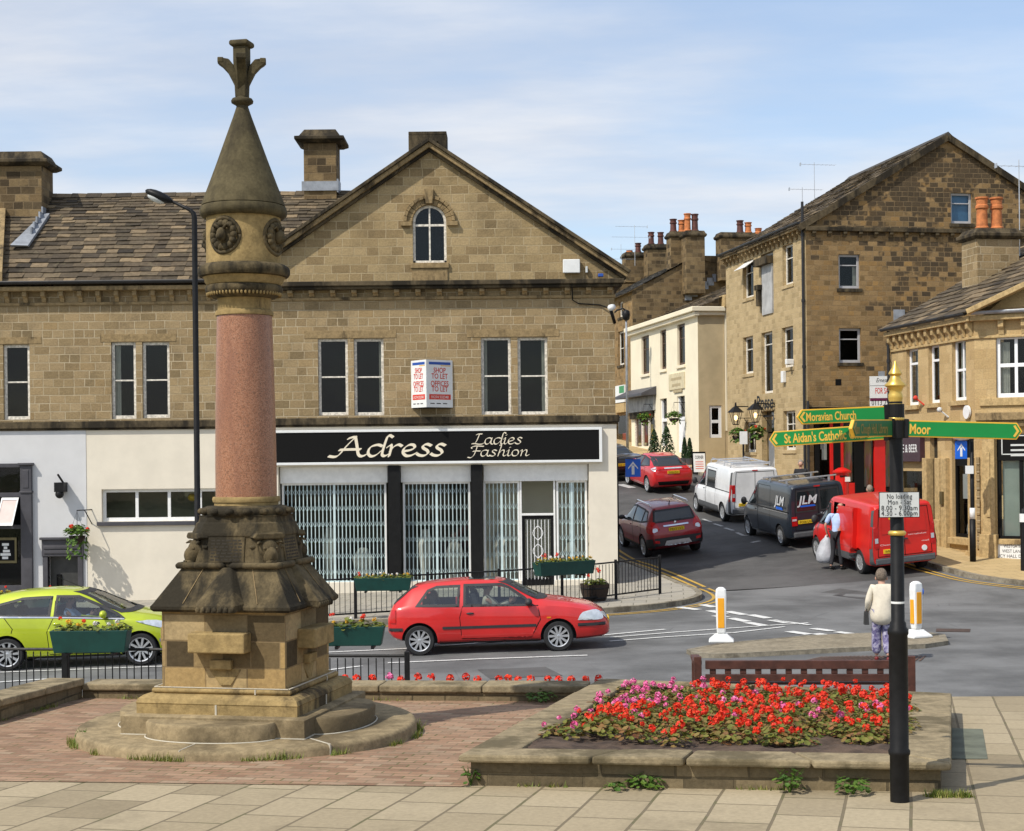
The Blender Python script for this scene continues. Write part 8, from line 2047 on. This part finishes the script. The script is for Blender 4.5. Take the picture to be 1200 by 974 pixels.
def trough(name,c,L_,ang,label,fl,hgt=.26,dep=.26,mt=None):
 o=empty(name,Matrix.Translation(c)@Matrix.Rotation(ang,4,'Z'),label,'planter')
 Q=WM[o.name];mb=MB(Q);a,b=L_/2,dep/2
 R_=lambda k,z:[(-a+k,-b+k*.6,z),(a-k,-b+k*.6,z),(a-k,b-k*.6,z),(-a+k,b-k*.6,z)]
 mb.loft([R_(.05,0),R_(.0,hgt),R_(.03,hgt+.002),R_(.05,hgt-.06)]);mb.build('trough',mt or m['trough'],o,bevel=.012)
 mb=MB(Q)
 for x in(-a*.6,a*.6):mb.box(x-.02,x+.02,-b-.01,b+.01,-.04,-.002)
 mb.build('hanger',m['iron'],o)
 n=max(4,int(L_/.17))
 for i in range(n):
  p=Q@Vector((lerp(-a+.1,a-.1,i/(n-1)),rnd.uniform(-.03,.03),hgt-.07));c_=rnd.choice(fl)
  B=bl('yellow',rnd.choice((1,2)),.1,.12,.18,.55)+bl(c_,rnd.choice((1,1,2)),.08,.16,.30 if c_=='red' else .2,.7)
  flower('bedding_plant',rnd.choice(TRO),p,B,'bedding flower growing in the '+label[:label.index('trough')]+'trough','bedding plant','flowers in the '+label[:label.index('trough')]+'trough',rnd.uniform(.75,1.))
TW=('red','yellow','white','red')
def tr(px0,px1,y0,y1,d,label,dep=.26,d1=None):
 a,b=at(px0,y1,d),at(px1,y1,d1 or d);t=at(px0,y0,d);trough('flower_trough',(a+b)/2,(b-a).length,math.atan2((b-a).y,(b-a).x),label,TW,t.z-a.z,dep)
tr(62,153,738,764,21.2,'dark green trough in front of the lime car',.3);tr(382,452,733.5,756,21.3,'dark green trough on the railing beside the monument',.3)
tr(416,483,677,692,35.9,'dark green trough on the far railing behind the red car',.34);tr(629,694,657.5,673.5,37.0,'dark green trough on the far railing by the shop door',.34,37.9)
tr(22,90,695,712,38.5,'long dark trough of flowers under the small doorway',.34);tr(-60,14,697,716,38.5,'long dark trough of flowers at the left shop window',.34)
p=gnd(701,716);M_b=Matrix.Translation((p.x,p.y+1.3,h(p.x,p.y+1.3)+.12))
o=empty('half_barrel',M_b,'dark half barrel planter behind the far railing with pale red flowers','planter')
mb=MB(M_b);mb.lathe([(.26,0),(.33,.2),(.36,.42),(.33,.42),(.3,.36)],20);mb.build('barrel',m['barrel'],o,auto=40);mb=MB(M_b)
for z,r_ in((.08,.295),(.32,.352)):mb.lathe([(r_,z-.02),(r_+.006,z),(r_,z+.02)],20,cap=False)
mb.build('hoop',m['iron'],o)
for i in range(6):a=i*1.05;flower('bedding_plant',rnd.choice(TRO),M_b@Vector((.17*math.cos(a),.17*math.sin(a),.34)),bl('red',1,.1,.25,.4,.8)+bl('white',1,.1,.1,.2,.6),'bedding flower growing in the half barrel planter','bedding plant','flowers in the half barrel',1.1)
def basket(c,wallv,label,s=1.,trail=True,reds=3):
 c=Vector(c);M=Matrix.Translation(c);o=empty('hanging_basket',M,label,'hanging basket');wv=Vector(wallv)
 mb=MB(M);mb.lathe([(.03,-.2*s),(.15*s,-.12*s),(.2*s,0),(.17*s,.0)],14);mb.build('basket',m['barrel'],o,smooth=True)
 mb=plant_mb(190,.31*s,.32*s,.05*s,int(c.x*31+c.z*7));mb.v=[v-Vector((0,0,.05))for v in mb.v];rg=random.Random(int(c.z*99))
 for i in range(70 if trail else 25):a=rg.uniform(0,6.28);leafcard(mb,Vector((.24*s*math.cos(a),.24*s*math.sin(a),-rg.uniform(0,.55 if trail else .25)*s)),Vector((math.cos(a),math.sin(a),.4)),.04*s)
 mb.v=[c+v for v in mb.v];mb.build('foliage',m['leaf_green'],o)
 for k in range(reds):
  b=bpy.data.objects.new('blossom',UMB[('red','yellow','red','pink')[k%4]][k%3]);COL.objects.link(b);b.parent=o;a=k*2.2;b.location=(.24*s*math.cos(a),.24*s*math.sin(a),.15*s+.05*k);b.scale=(1.1*s,)*3
 mb=MB(M);mb.tube([(0,0,0),(0,0,.6*s)],.008,5);mb.tube([(.18*s,0,.05),(0,0,.58*s),(-.18*s,0,.05)],.006,4);mb.tube([(0,0,.6*s),tuple(wv+Vector((0,0,.6*s)))],.016,6);mb.tube([tuple(wv*.5+Vector((0,0,.6*s))),tuple(wv+Vector((0,0,.25*s)))],.014,6);mb.build('bracket',m['iron'],o)
basket(at(91,628,FY-.62),(.25,.60,0),'trailing hanging basket on the bracket left of the cream painted wall',1.15)
def wallpt(L_,px,py,off):s_,z_=L_.sz(px,py);return L_.mat()@Vector((s_,-off,z_)),(L_.mat().to_3x3()@Vector((0,off,0)))
for px,py,LL,lb,n_ in((880,511,L2,'hanging basket under the left wall lantern of the stone mill',1),(903,508.5,L2,'hanging basket under the right wall lantern beside the restaurant door',3),(767.5,491,L5,'hanging basket by the shop window of the cream building',2),(803.5,490,L5,'green hanging basket beside the doorway near the cream building corner',0)):
 c_,w_=wallpt(LL,px,py,.55);basket(c_,w_,lb,1.25,False,n_)
for px,py,d_,hh,rr,lb in((767,531,75.5,1.15,.34,'small clipped conifer left of the white doorway up the side street'),(781.5,530,74.6,1.35,.46,'bushy conifer right of the white doorway up the side street'),(802.5,531,72.6,.95,.18,'slim left conifer near the cream building corner'),(808.5,531,72.3,.95,.18,'slim right conifer near the cream building corner, by the board')):
 p=on_pave(px,d_);M=Matrix.Translation(p);o=empty('conifer',M,lb,'shrub');rg=random.Random(int(px));mb=MB(M)
 for i in range(420):t=rg.random();z=.25+hh*t;r_=rr*(1-t)**.6*(.55+.45*rg.random());a=rg.uniform(0,6.28);leafcard(mb,Vector((r_*math.cos(a),r_*math.sin(a),z)),Vector((math.cos(a),math.sin(a),.8)),.055,4)
 mb.build('crown',m['leaf_dark'],o);mb=MB(M);mb.lathe([(.16,0),(.2,.28),(.17,.28)],12);mb.tube([(0,0,.2),(0,0,.7)],.03,6);mb.build('pot',m['charcoal'],o)
p=gplaza(1055,939.5);SD_=p.y;ss=FPX/SD_;M0=Matrix.Translation(p)
sp=empty('finger_post',M0,'black and gold finger post with green arms beside the flower bed','signpost')
sz=lambda py:HC+(532.6-py)/ss-p.z
r0,r1=11/ss,7.8/ss
mb=MB(M0);mb.lathe([(r0,-.05),(r0*1.0,sz(885)),(r0*1.12,sz(883)),(r0*1.16,sz(879)),(r0*1.0,sz(876)),(r0,sz(744)),(r0*1.1,sz(742)),(r0*1.1,sz(737)),(r1*1.25,sz(734)),(r1*1.2,sz(729)),(r1,sz(727)),(r1,sz(470))],28);mb.build('post',m['iron'],sp,auto=40)
mb=MB(M0)
for y in(624,490.5):mb.lathe([(r1,sz(y+3)),(r1*1.25,sz(y+2)),(r1*1.35,sz(y)),(r1*1.25,sz(y-2)),(r1,sz(y-3))],28,cap=False)
mb.build('gold_band',m['gold'],sp,auto=50);mb=MB(M0);mb.lathe([(r1*1.02,sz(706.5)),(r1*1.03,sz(705)),(r1*1.02,sz(704))],24,cap=False);mb.build('cable_tie',m['signwhite'],sp)
mb=MB(M0);mb.lathe([(q/ss,sz(y))for q,y in((8,474),(7.5,470),(8.5,466),(8.5,462),(7,459),(9,454),(12.5,451.5),(12.5,450),(8,446),(5.5,440),(8,437.5),(7.5,436),(4,430),(.4,422))],28);mb.build('finial',m['gold'],sp,auto=50)
def finger(y0,y1,length,ang,droop,text,tw,th,mt,left,dz=0.,tx=None,lm=None):
 """arm hinged on the post; pointed outer end with a chevron"""
 z=(sz(y0)+sz(y1))/2;hh=abs(sz(y0)-sz(y1))/2
 Q=M0@Matrix.Translation((0,0,z))@Matrix.Rotation(ang,4,'Z')@Matrix.Rotation(droop,4,'Y');sg=-1 if left else 1;r_=r1*1.15;y_=-.012
 ol=lambda k:[(sg*(r_+k),-hh+k),(sg*(length-.035-k*.6),-hh+k),(sg*(length-k*1.3),0),(sg*(length-.035-k*.6),hh-k),(sg*(r_+k),hh-k)]
 mb=MB(Q);mb.prism(ol(0),-.012,.012);f=mb.build('finger_arm',m['yellowedge'],sp,bevel=.002)
 mb=MB(Q);mb.prism(ol(.008),-.0145,-.0125);mb.prism(ol(.008),.0125,.0145);mb.build('arm_face',mt,f)
 mb=MB(Q);e=length-.02
 for s2 in(-1,1):mb.prism([(sg*(e-.038),s2*hh*.6),(sg*(e-.026),s2*hh*.72),(sg*(e-.0),0),(sg*(e-.017),0)],-.0165,-.0147)
 if text:put_text(mb,text,Matrix.Translation((tx,-.0162,-th*.36)),th,width=tw,off=.022)
 mb.build('lettering',lm or m['goldletter'],f)
 mb=MB(Q);mb.box(min(sg*r_*.7,sg*(r_+.03)),max(sg*r_*.7,sg*(r_+.03)),-.02,.02,-hh*1.15,hh*1.15);mb.build('arm_bracket',m['iron'],f,bevel=.004)
dm=mat('faded_gold_lettering',(.26,.20,.05),.6,0)
finger(474.5,492,118/ss,R(3),R(-2.0),'Moravian Church',59/ss,.076,m['signgreen'],True,tx=-(1051-973.5)/ss)
finger(495,513.5,148/ss,R(-16),R(-3.2),'St Aidan\'s Catholic Church',104/ss,.086,m['signgreen'],True,tx=-(1051-975)/ss*1.02)
finger(491,511,112/ss,R(50),R(-.8),'Ian Clough Hall, Library',78/ss,.085,m['signgreendark'],True,tx=-.36,lm=dm)
finger(491.5,511,143/ss,R(-8),R(2.2),'Moor',24/ss,.09,m['signgreen'],False,tx=(1078-1051)/ss)
mb=MB(M0);mb.tube([(0,0,sz(513)),(0,0,sz(473))],r1*1.28,20);mb.build('arm_sleeve',m['iron'],sp)
x0,x1=(1027.5-1051)/ss,(1075-1051)/ss;mb=MB(M0);mb.box(x0,x1,-r1-.02,-r1-.014,sz(605.5),sz(575.5));npl=mb.build('notice_plate',m['ink'],sp,bevel=.003)
mb=MB(M0);mb.box(x0+.005,x1-.005,-r1-.0225,-r1-.0205,sz(604.7),sz(576.3));mb.build('plate_face',m['greyplate'],npl)
mb=MB(M0)
for t,y,w_ in(('No loading',583.5,29),('Mon - Sat',590.2,27),('8.00 - 9.30am',597,42),('4.30 - 6.00pm',603.2,42)):put_text(mb,t,Matrix.Translation(((x0+x1)/2,-r1-.0245,sz(y))),.045,width=w_/ss,spacing=1.1)
mb.build('lettering',m['ink'],npl)
a,b=at(818,770,17.6),at(1068,772,17.45);ang=math.atan2((b-a).y,(b-a).x);bl_=(b-a).length;z0=lowg((a.x+b.x)/2,17.6)+.12;bh=at(940,771,17.5).z-z0
MBn=Matrix.Translation(((a.x+b.x)/2,(a.y+b.y)/2,z0))@Matrix.Rotation(ang,4,'Z');bn=empty('park_bench',MBn,'brown slatted wooden bench behind the flower bed facing the road','bench');w2=bl_/2
def bp_(name,f):mb=MB(MBn);f(mb);return mb.build(name,m['bench'],bn,bevel=.006)
bp_('top_rail',lambda k:k.box(-w2+.085,w2-.085,-.03,.03,bh-.125,bh-.03));bp_('lower_rail',lambda k:k.box(-w2+.085,w2-.085,-.025,.025,.48,.56))
for i in range(13):x=lerp(-w2,w2,(i+1)/14);bp_('back_slat',lambda k:k.box(x-.035,x+.035,-.014,.014,.56,bh-.125))
for s_ in(-1,1):
 bp_('leg',lambda k:k.box(s_*w2-.042,s_*w2+.042,-.042,.042,0,bh+.015));bp_('leg',lambda k:k.box(s_*w2-.04,s_*w2+.04,.50,.57,0,.66));bp_('armrest',lambda k:k.box(s_*w2-.05,s_*w2+.05,.05,.62,.66,.705))
for i in range(5):bp_('seat_slat',lambda k:k.box(-w2+.045,w2-.045,.06+.1*i,.14+.1*i,.43,.46))
for px,py,top,lb in((846,756.5,688,'lit traffic bollard at the left end of the island'),(1074.5,751.5,681,'traffic bollard with blue arrow disc at the right end of the island')):
 p=gnd(px,py);M=Matrix.Translation(p+Vector((0,0,.075)))@Matrix.Rotation(R(-8 if px<900 else 28),4,'Z');hh=at(px,top,p.y).z-p.z-.075;o=empty('traffic_bollard',M,lb,'bollard')
 ring=lambda w_,d_,z:[(-w_,-d_,z),(w_,-d_,z),(w_,d_,z),(-w_,d_,z)]
 mb=MB(M);mb.loft([ring(.24,.2,0),ring(.23,.19,.04),ring(.13,.1,.13),ring(.12,.09,.15)]);mb.build('base',m['signwhite'],o,bevel=.02)
 mb=MB(M);mb.loft([ring(.08,.07,.15),ring(.09,.08,.25),ring(.105,.085,hh-.16),ring(.095,.08,hh-.05),ring(.05,.045,hh)]);mb.build('shell',m['signwhite'],o,bevel=.03)
 mb=MB(M);mb.box(-.062,.062,-.09,.09,.26,hh-.2);mb.box(-.108,.108,-.05,.05,.26,hh-.34)if px>900 else None;mb.build('yellow_panel',mat('amber_panel',(.80,.36,.02),.4,.05)if px<900 else bpy.data.materials['amber_panel'],o,bevel=.01)
 if px>900:mb=MB(M);mb.tube([(.09,-.0,hh-.2),(.118,0,hh-.2)],.085,18);mb.build('blue_disc',m['signblue'],o)
def one_way(px0,px1,y0,y1,d_,pole_px,label,base_py=None,striped=False):
 c_=at((px0+px1)/2,(y0+y1)/2,d_);wd=(px1-px0)*d_/FPX;hh=(y1-y0)*d_/FPX;a_,_=ray(pole_px,540);px_=a_*d_;zb=h(px_,d_)+.12
 M=Matrix.Translation((px_,d_,zb));o=empty('one_way_sign',M,label,'sign');zt=c_.z-zb
 mb=MB(M);mb.tube([(0,0,0),(0,0,zt+hh*.62)],.055,10);mb.tube([(0,0,0),(0,0,1.15)],.085,12)if striped else None;mb.build('pole',m['iron'],o,smooth=True)
 if striped:mb=MB(M);mb.tube([(0,0,1.16),(0,0,1.46)],.075,12);mb.build('white_band',m['signwhite'],o,smooth=True)
 x_=c_.x-px_;mb=MB(M);mb.box(x_-wd/2,x_+wd/2,-.12,-.09,zt-hh/2,zt+hh/2);pl=mb.build('sign_plate',m['signblue'],o,bevel=.01)
 mb=MB(M);mb.box(x_-wd*.09,x_+wd*.09,-.124,-.121,zt-hh*.36,zt+hh*.14);mb.prism([(x_-wd*.32,zt+hh*.02),(x_,zt+hh*.36),(x_+wd*.32,zt+hh*.02),(x_+wd*.32,zt-hh*.1+.02),(x_,zt+hh*.22),(x_-wd*.32,zt-hh*.1+.02)],-.1265,-.1245);mb.build('arrow',m['signwhite'],pl)
 mb=MB(M);zl=zt+hh*.66;mb.tube([(0,-.02,zl),(x_*.4,-.06,zl+.04),(x_+wd*.0,-.14,zl+.03)],.05,8);mb.ell((x_,-.16,zl+.01),(.26,.1,.08),12,8);mb.build('sign_lamp',m['alu'],o,smooth=True)
one_way(733,751,538,559,47.6,723.0,'blue one way arrow sign on a pole at the fashion shop corner');one_way(1118.5,1132.5,517,538,43.0,1139.5,'blue one way sign on a black and white pole by the corner building',striped=True)
mb=MB();q=at(1137,551,42.9);mb.box(q.x-.12,q.x+.1,42.88,42.91,q.z-.1,q.z+.12);tag(mb.build('parking_plate',m['signwhite'],origin=tuple(q)),'small white plate on the black and white pole','sign')
p=on_pave(1199,41.3);mb=MB(Matrix.Translation(p));mb.lathe([(.09,0),(.085,1.25),(.1,1.26),(.1,1.5),(.05,1.62)],14);bo=mb.build('street_bollard',m['iron'],origin=tuple(p),auto=40);tag(bo,'black bollard with pale top at the right edge by the name plate','bollard');mb=MB(Matrix.Translation(p));mb.lathe([(.106,1.27),(.106,1.49)],14);mb.build('pale_band',m['signwhite'],bo)
a_,_=ray(232,600);d_=35.4;M=Matrix.Translation((a_*d_,d_,h(a_*d_,d_)));zt=at(232,247,d_).z-M.translation.z
o=empty('street_lamp',M,'tall black street lamp standing behind the monument','street lamp');mb=MB(M);tip=at(200,235,d_)-M.translation
mb.tube([(0,0,0),(0,0,1.4),(0,0,1.45),(0,0,zt-.16),(-.02,0,zt-.06),(-.1,0,zt+.02),(tip.x,0,tip.z)],[.10,.10,.07,.062,.055,.042,.032],12);mb.build('pole',m['iron'],o,smooth=True)
mb=MB(M);e=at(187,230,d_)-M.translation;mb.ell((e.x,0,e.z),(.34,.16,.11),16,8,Matrix.Rotation(R(24),3,'Y'));mb.build('lamp_head',m['iron'],o,smooth=True);mb=MB(M);mb.ell((e.x-.06,0,e.z-.05),(.22,.12,.09),14,8,Matrix.Rotation(R(24),3,'Y'));mb.build('lamp_bowl',m['greyplate'],o,smooth=True)
a_,_=ray(735.5,480);d_=80.;M=Matrix.Translation((a_*d_,d_,h(a_*d_,d_)+.1));zt=at(736,376,d_).z-M.translation.z
o=empty('street_lamp',M,'slim grey lamp column with dark lantern at the start of the side street','street lamp');mb=MB(M);mb.tube([(0,0,0),(0,0,zt-2),(0,0,zt)],[.075,.06,.05],10);mb.build('pole',m['lead'],o,smooth=True)
mb=MB(M);mb.lathe([(.05,zt),(.17,zt+.08),(.2,zt+.3),(.17,zt+.5),(.05,zt+.56)],14);mb.tube([(0,0,zt+.5),(-.15,0,zt+.62),(-.45,0,zt+.55),(-.75,0,zt+.3)],.045,8);mb.build('lantern',m['iron'],o,smooth=True)
q=at(716.5,362,FY-.35);mb=MB();mb.tube([q+Vector((.12,.35,-.35)),q+Vector((0,.0,-.05))],.05,8);cmx=mb.build('security_camera',m['iron'],origin=tuple(q),smooth=True);tag(cmx,'white capped security camera on the corner of the gabled shop','camera');mb=MB();mb.tube([q+Vector((-.02,-.12,.02)),q+Vector((.06,.12,.06))],.085,12);mb.build('camera_housing',m['signwhite'],cmx,smooth=True)
q=at(70.5,574,FY-.3);mb=MB();mb.bar(q+Vector((-.02,-.1,.42)),q+Vector((.1,.2,.1)),.04,.04);mb.box(q.x-.12,q.x+.14,q.y-.12,q.y+.26,q.z-.06,q.z+.2);mb.ell(q+Vector((0,-.02,-.12)),(.12,.12,.12),12,8);tag(mb.build('wall_lamp',m['iron'],origin=tuple(q)),'small black wall lamp above the dark doorway','lamp')
def railing(path,hgt,label,post=1.7,step=.115,f=h,base=.12,pr=.035):
 P=[Vector(p[:2])for p in path];L_=[0]
 for a,b in zip(P,P[1:]):L_.append(L_[-1]+(b-a).length)
 def pt(s):
  for i in range(len(P)-1):
   if s<=L_[i+1]+1e-6:return P[i].lerp(P[i+1],(s-L_[i])/(L_[i+1]-L_[i]))
 z=lambda p:f(p.x,p.y)+base
 o=empty('railing',(P[0].x,P[0].y,z(P[0])),label,'railing');mb=MB();n=int(L_[-1]/step)
 for i in range(1,n):p=pt(L_[-1]*i/n);mb.tube([(p.x,p.y,z(p)+.12),(p.x,p.y,z(p)+hgt-.03)],.0085,5)
 mb.build('bars',m['iron'],o);k=max(1,round(L_[-1]/post))
 for i in range(k+1):p=pt(L_[-1]*i/k);mb=MB();mb.box(p.x-pr,p.x+pr,p.y-pr,p.y+pr,z(p)-.1,z(p)+hgt+.06);mb.build('post',m['iron'],o,bevel=.008)
 for nm,zz in(('top_rail',hgt),('bottom_rail',.12)):
  mb=MB();q=[pt(L_[-1]*i/24)for i in range(25)];mb.tube([(p.x,p.y,z(p)+zz)for p in q],.022,6);mb.build(nm,m['iron'],o)
def near(px,py,d_):p=at(px,py,d_);return(p.x,p.y)
zr_=at(100,761,21.4).z;fl=lambda x,y:zr_-1.15
railing([near(-60,765,21.6),near(183,765,21.3),near(215,765,21.2)],1.03,'black railing behind the square, left of the monument',1.63,.1,fl)
zr2=at(440,768,21.2).z;railing([near(378,765,21.2),near(477.5,765,21.1)],1.03,'short black railing run right of the monument',1.15,.1,lambda x,y:zr2-1.15)
fp_=[near(330,700,35.9),near(389,700,36.0),near(480,700,36.5),near(600,700,37.0),near(700,700,38.2),near(774,700,39.9)]
railing(fp_,.92,'long black pavement railing curving past the fashion shop front',1.75,.12)
q=gnd(169,736);M=Matrix.Translation((q.x,42.6,h(q.x,42.6)+.12));o=empty('litter_bin',M,'black slatted litter bin with domed top against the cream wall','litter bin');zt=at(169,699,42.6).z-M.translation.z
mb=MB(M)
for i in range(20):a=2*math.pi*i/20;mb.box(.5*math.cos(a)-.04,.5*math.cos(a)+.04,.3*math.sin(a)-.02,.3*math.sin(a)+.02,0,zt-.12)
mb.build('slatted_body',m['iron'],o);mb=MB(M);mb.lathe([(.54,zt-.14),(.56,zt-.1),(.4,zt),(.05,zt+.03)],20);mb.build('lid',m['iron'],o,smooth=True);mb=MB(M);mb.lathe([(.3,0),(.3,zt-.15)],16);mb.build('liner',m['charcoal'],o)
a_,_=ray(987,540);d_=57.6;p=Vector((a_*d_,d_,h(a_*d_,d_)+.12));M=Matrix.Translation(p);zt=at(987,548,d_).z-p.z;k=zt/1.75;o=empty('pillar_box',M,'red post box standing in front of the red shop front','post box')
mb=MB(M);mb.lathe([(.33*k,0),(.33*k,.28*k),(.29*k,.3*k),(.28*k,1.5*k),(.30*k,1.52*k)],28);mb.build('body',m['redpaint'],o,auto=40);mb=MB(M);mb.lathe([(.30*k,1.51*k),(.39*k,1.54*k),(.39*k,1.6*k),(.33*k,1.64*k),(.15*k,1.74*k),(.02,1.76*k)],28);mb.build('cap',m['redpaint'],o,auto=40)
mb=MB(M);mb.box(-.14*k,.14*k,-.295*k,-.2,1.36*k,1.41*k);mb.build('slot',m['ink'],o);mb=MB(M);mb.box(.06,.24,-.33*k,-.2,1.16*k,1.36*k);mb.build('collection_plate',m['signwhite'],o)
q=at(505.5,478,FY);M=Matrix.Translation(q);tl=empty('to_let_board',M,'white V shaped board reading shop to let, offices to let, on the shop wall','sign');hh=at(505.5,421,FY-.7).z-q.z
for(x0,y0,x1,y1,nm)in((X(483)-q.x,-.03,X(502)-q.x-.005,-.62,0),(X(502)-q.x+.005,-.62,X(531.5)-q.x,-.03,1)):
 a,b=Vector((x0,y0,0)),Vector((x1,y1,0));d=b-a;Q=M@Matrix.Translation(a)@Matrix.Rotation(math.atan2(d.y,d.x),4,'Z');w_=d.length
 mb=MB(Q);mb.box(0,w_,0,.02,0,hh);f=mb.build('board',m['signwhite'],tl)
 def ly(name,mt,fn):mb=MB(Q);fn(mb);mb.build(name,mt,f)
 ly('blue_band',m['blueink'],lambda k:k.box(w_*.1,w_*.92,-.004,.01,hh*.90,hh*.955));ly('orange_band',m['yellowedge'],lambda k:k.box(w_*.55,w_*.92,-.004,.01,hh*.872,hh*.888));ly('red_band',m['redink'],lambda k:k.box(w_*.1,w_*.92,-.004,.01,hh*.165,hh*.275))
 def tx_(k):
  for t,z,fw in(('SHOP',.73,.46),('TO LET',.605,.62),('OFFICES',.45,.68),('TO LET',.335,.62)):put_text(k,t,Matrix.Translation((w_*.5,-.006,hh*z)),hh*.155,width=w_*fw,off=.012)
 ly('lettering',m['redink'],tx_);ly('phone_number',m['signwhite'],lambda k:put_text(k,'01274 532348',Matrix.Translation((w_*.5,-.007,hh*.19)),hh*.08,width=w_*.66));ly('small_print',m['charcoal'],lambda k:[k.box(w_*x,w_*(x+.16),-.004,.01,hh*.07,hh*.09)for x in(.14,.38,.62)])
mb=MB(M);mb.loft([[(X(484)-q.x,-.02,-.02),(X(502)-q.x,-.58,-.02),(X(530)-q.x,-.02,-.02)],[(X(484)-q.x,-.02,0),(X(502)-q.x,-.58,0),(X(530)-q.x,-.02,0)]]);mb.build('board_base',m['ink'],tl)
q=at(1033.5,476,57.0);M=Matrix.Translation(q);fs_=empty('for_sale_board',M,'white for sale board above the red shop front, partly hidden by the finger post','sign');w_,hh=27*57/FPX,35*57/FPX
mb=MB(M);mb.box(-w_/2,w_/2,-.03,.03,0,hh);f=mb.build('board',m['signwhite'],fs_);mb=MB(M);mb.box(-w_*.1,w_*.16,.0,.1,hh,hh+.18);mb.box(-.05,.05,.03,.12,-.4,hh);mb.build('board_bracket',m['lead'],fs_)
mb=MB(M);put_text(mb,'FOR SALE',Matrix.Translation((w_*.1,-.034,hh*.42)),.3,width=w_*.74,off=.01);mb.build('lettering',m['redink'],f);mb=MB(M);mb.box(-w_/2,w_/2,-.033,-.02,hh*.17,hh*.27);mb.build('purple_band',mat('maroon_band',(.12,.01,.05),.6),f)
mb=MB(M);put_text(mb,'0113 239',Matrix.Translation((0,-.034,.03)),.28,width=w_*.86);put_text(mb,'Ernest',Matrix.Translation((0,-.034,hh*.8)),.22,width=w_*.5,shear=.4);mb.box(-w_/2,w_/2,-.034,-.02,hh*.68,hh*.69);mb.build('lettering',m['ink'],f)
for px,py,lb in((877.5,489,'lit wall lantern left of the restaurant door on the stone mill'),(901,486,'lit wall lantern over the restaurant door beneath the wrought letters')):
 c_,w_=wallpt(L2,px,py,.55);M=Matrix.Translation(c_);o=empty('wall_lantern',M,lb,'lantern');mb=MB(M);mb.lathe([(.36,.2),(.12,.42),(.05,.46),(.03,.62)],6);mb.tube([(0,0,.45),tuple(w_+Vector((0,0,.45)))],.025,6);mb.lathe([(.12,-.32),(.14,-.28)],6)
 for i in range(6):a=i*math.pi/3;mb.bar((.13*math.cos(a),.13*math.sin(a),-.3),(.26*math.cos(a),.26*math.sin(a),.2),.02,.02)
 mb.build('lantern_frame',m['iron'],o);mb=MB(M);mb.ell((0,0,-.02),(.08,.08,.11),10,8);mb.build('bulb',m['glow'],o,smooth=True)
q=on_pave(829,66.5);p=gnd(813,556);q=Vector((p.x+.25,p.y,h(p.x+.25,p.y)+.02));M=Matrix.Translation(q)@Matrix.Rotation(R(4),4,'Z');o=empty('pavement_board',M,'white pavement board headed corner standing at the cream building end','sign');bh2=26*p.y/FPX;bw=15.5*p.y/FPX/2
mb=MB(M);mb.loft([[(-bw,-.2,0),(bw,-.2,0),(bw,-.16,0),(-bw,-.16,0)],[(-bw,-.02,bh2),(bw,-.02,bh2),(bw,.02,bh2),(-bw,.02,bh2)]]);mb.loft([[(-bw,.16,0),(bw,.16,0),(bw,.2,0),(-bw,.2,0)],[(-bw,-.0,bh2-.02),(bw,.0,bh2-.02),(bw,.03,bh2-.02),(-bw,.03,bh2-.02)]]);mb.build('board',m['ink'],o)
Q=M@Matrix.Translation((0,-.205,.0))@Matrix.Rotation(math.atan2(-.18,bh2),4,'X');mb=MB(Q);mb.box(-bw*.9,bw*.9,-.004,.01,.08,bh2-.06);f=mb.build('board_face',m['signwhite'],o)
mb=MB(Q);put_text(mb,'CORNER',Matrix.Translation((0,-.008,bh2-.3)),.2,width=bw*1.3,off=.01);mb.build('lettering',m['ink'],f);mb=MB(Q);[mb.box(-bw*.6,bw*.6,-.008,0,bh2-.45-.1*i,bh2-.42-.1*i)for i in range(4)];mb.build('small_print',m['redink'],f)
p=on_pave(871.5,61.5);mb=MB(Matrix.Translation(p));mb.tube([(0,0,0),(0,0,2.35)],.04,8);o=mb.build('parking_sign',m['iron'],origin=tuple(p));tag(o,'thin black post with small white plate by the mill wall','sign');mb=MB(Matrix.Translation(p));mb.box(-.15,.15,-.06,-.04,2.0,2.5);mb.build('sign_plate',m['signwhite'],o)
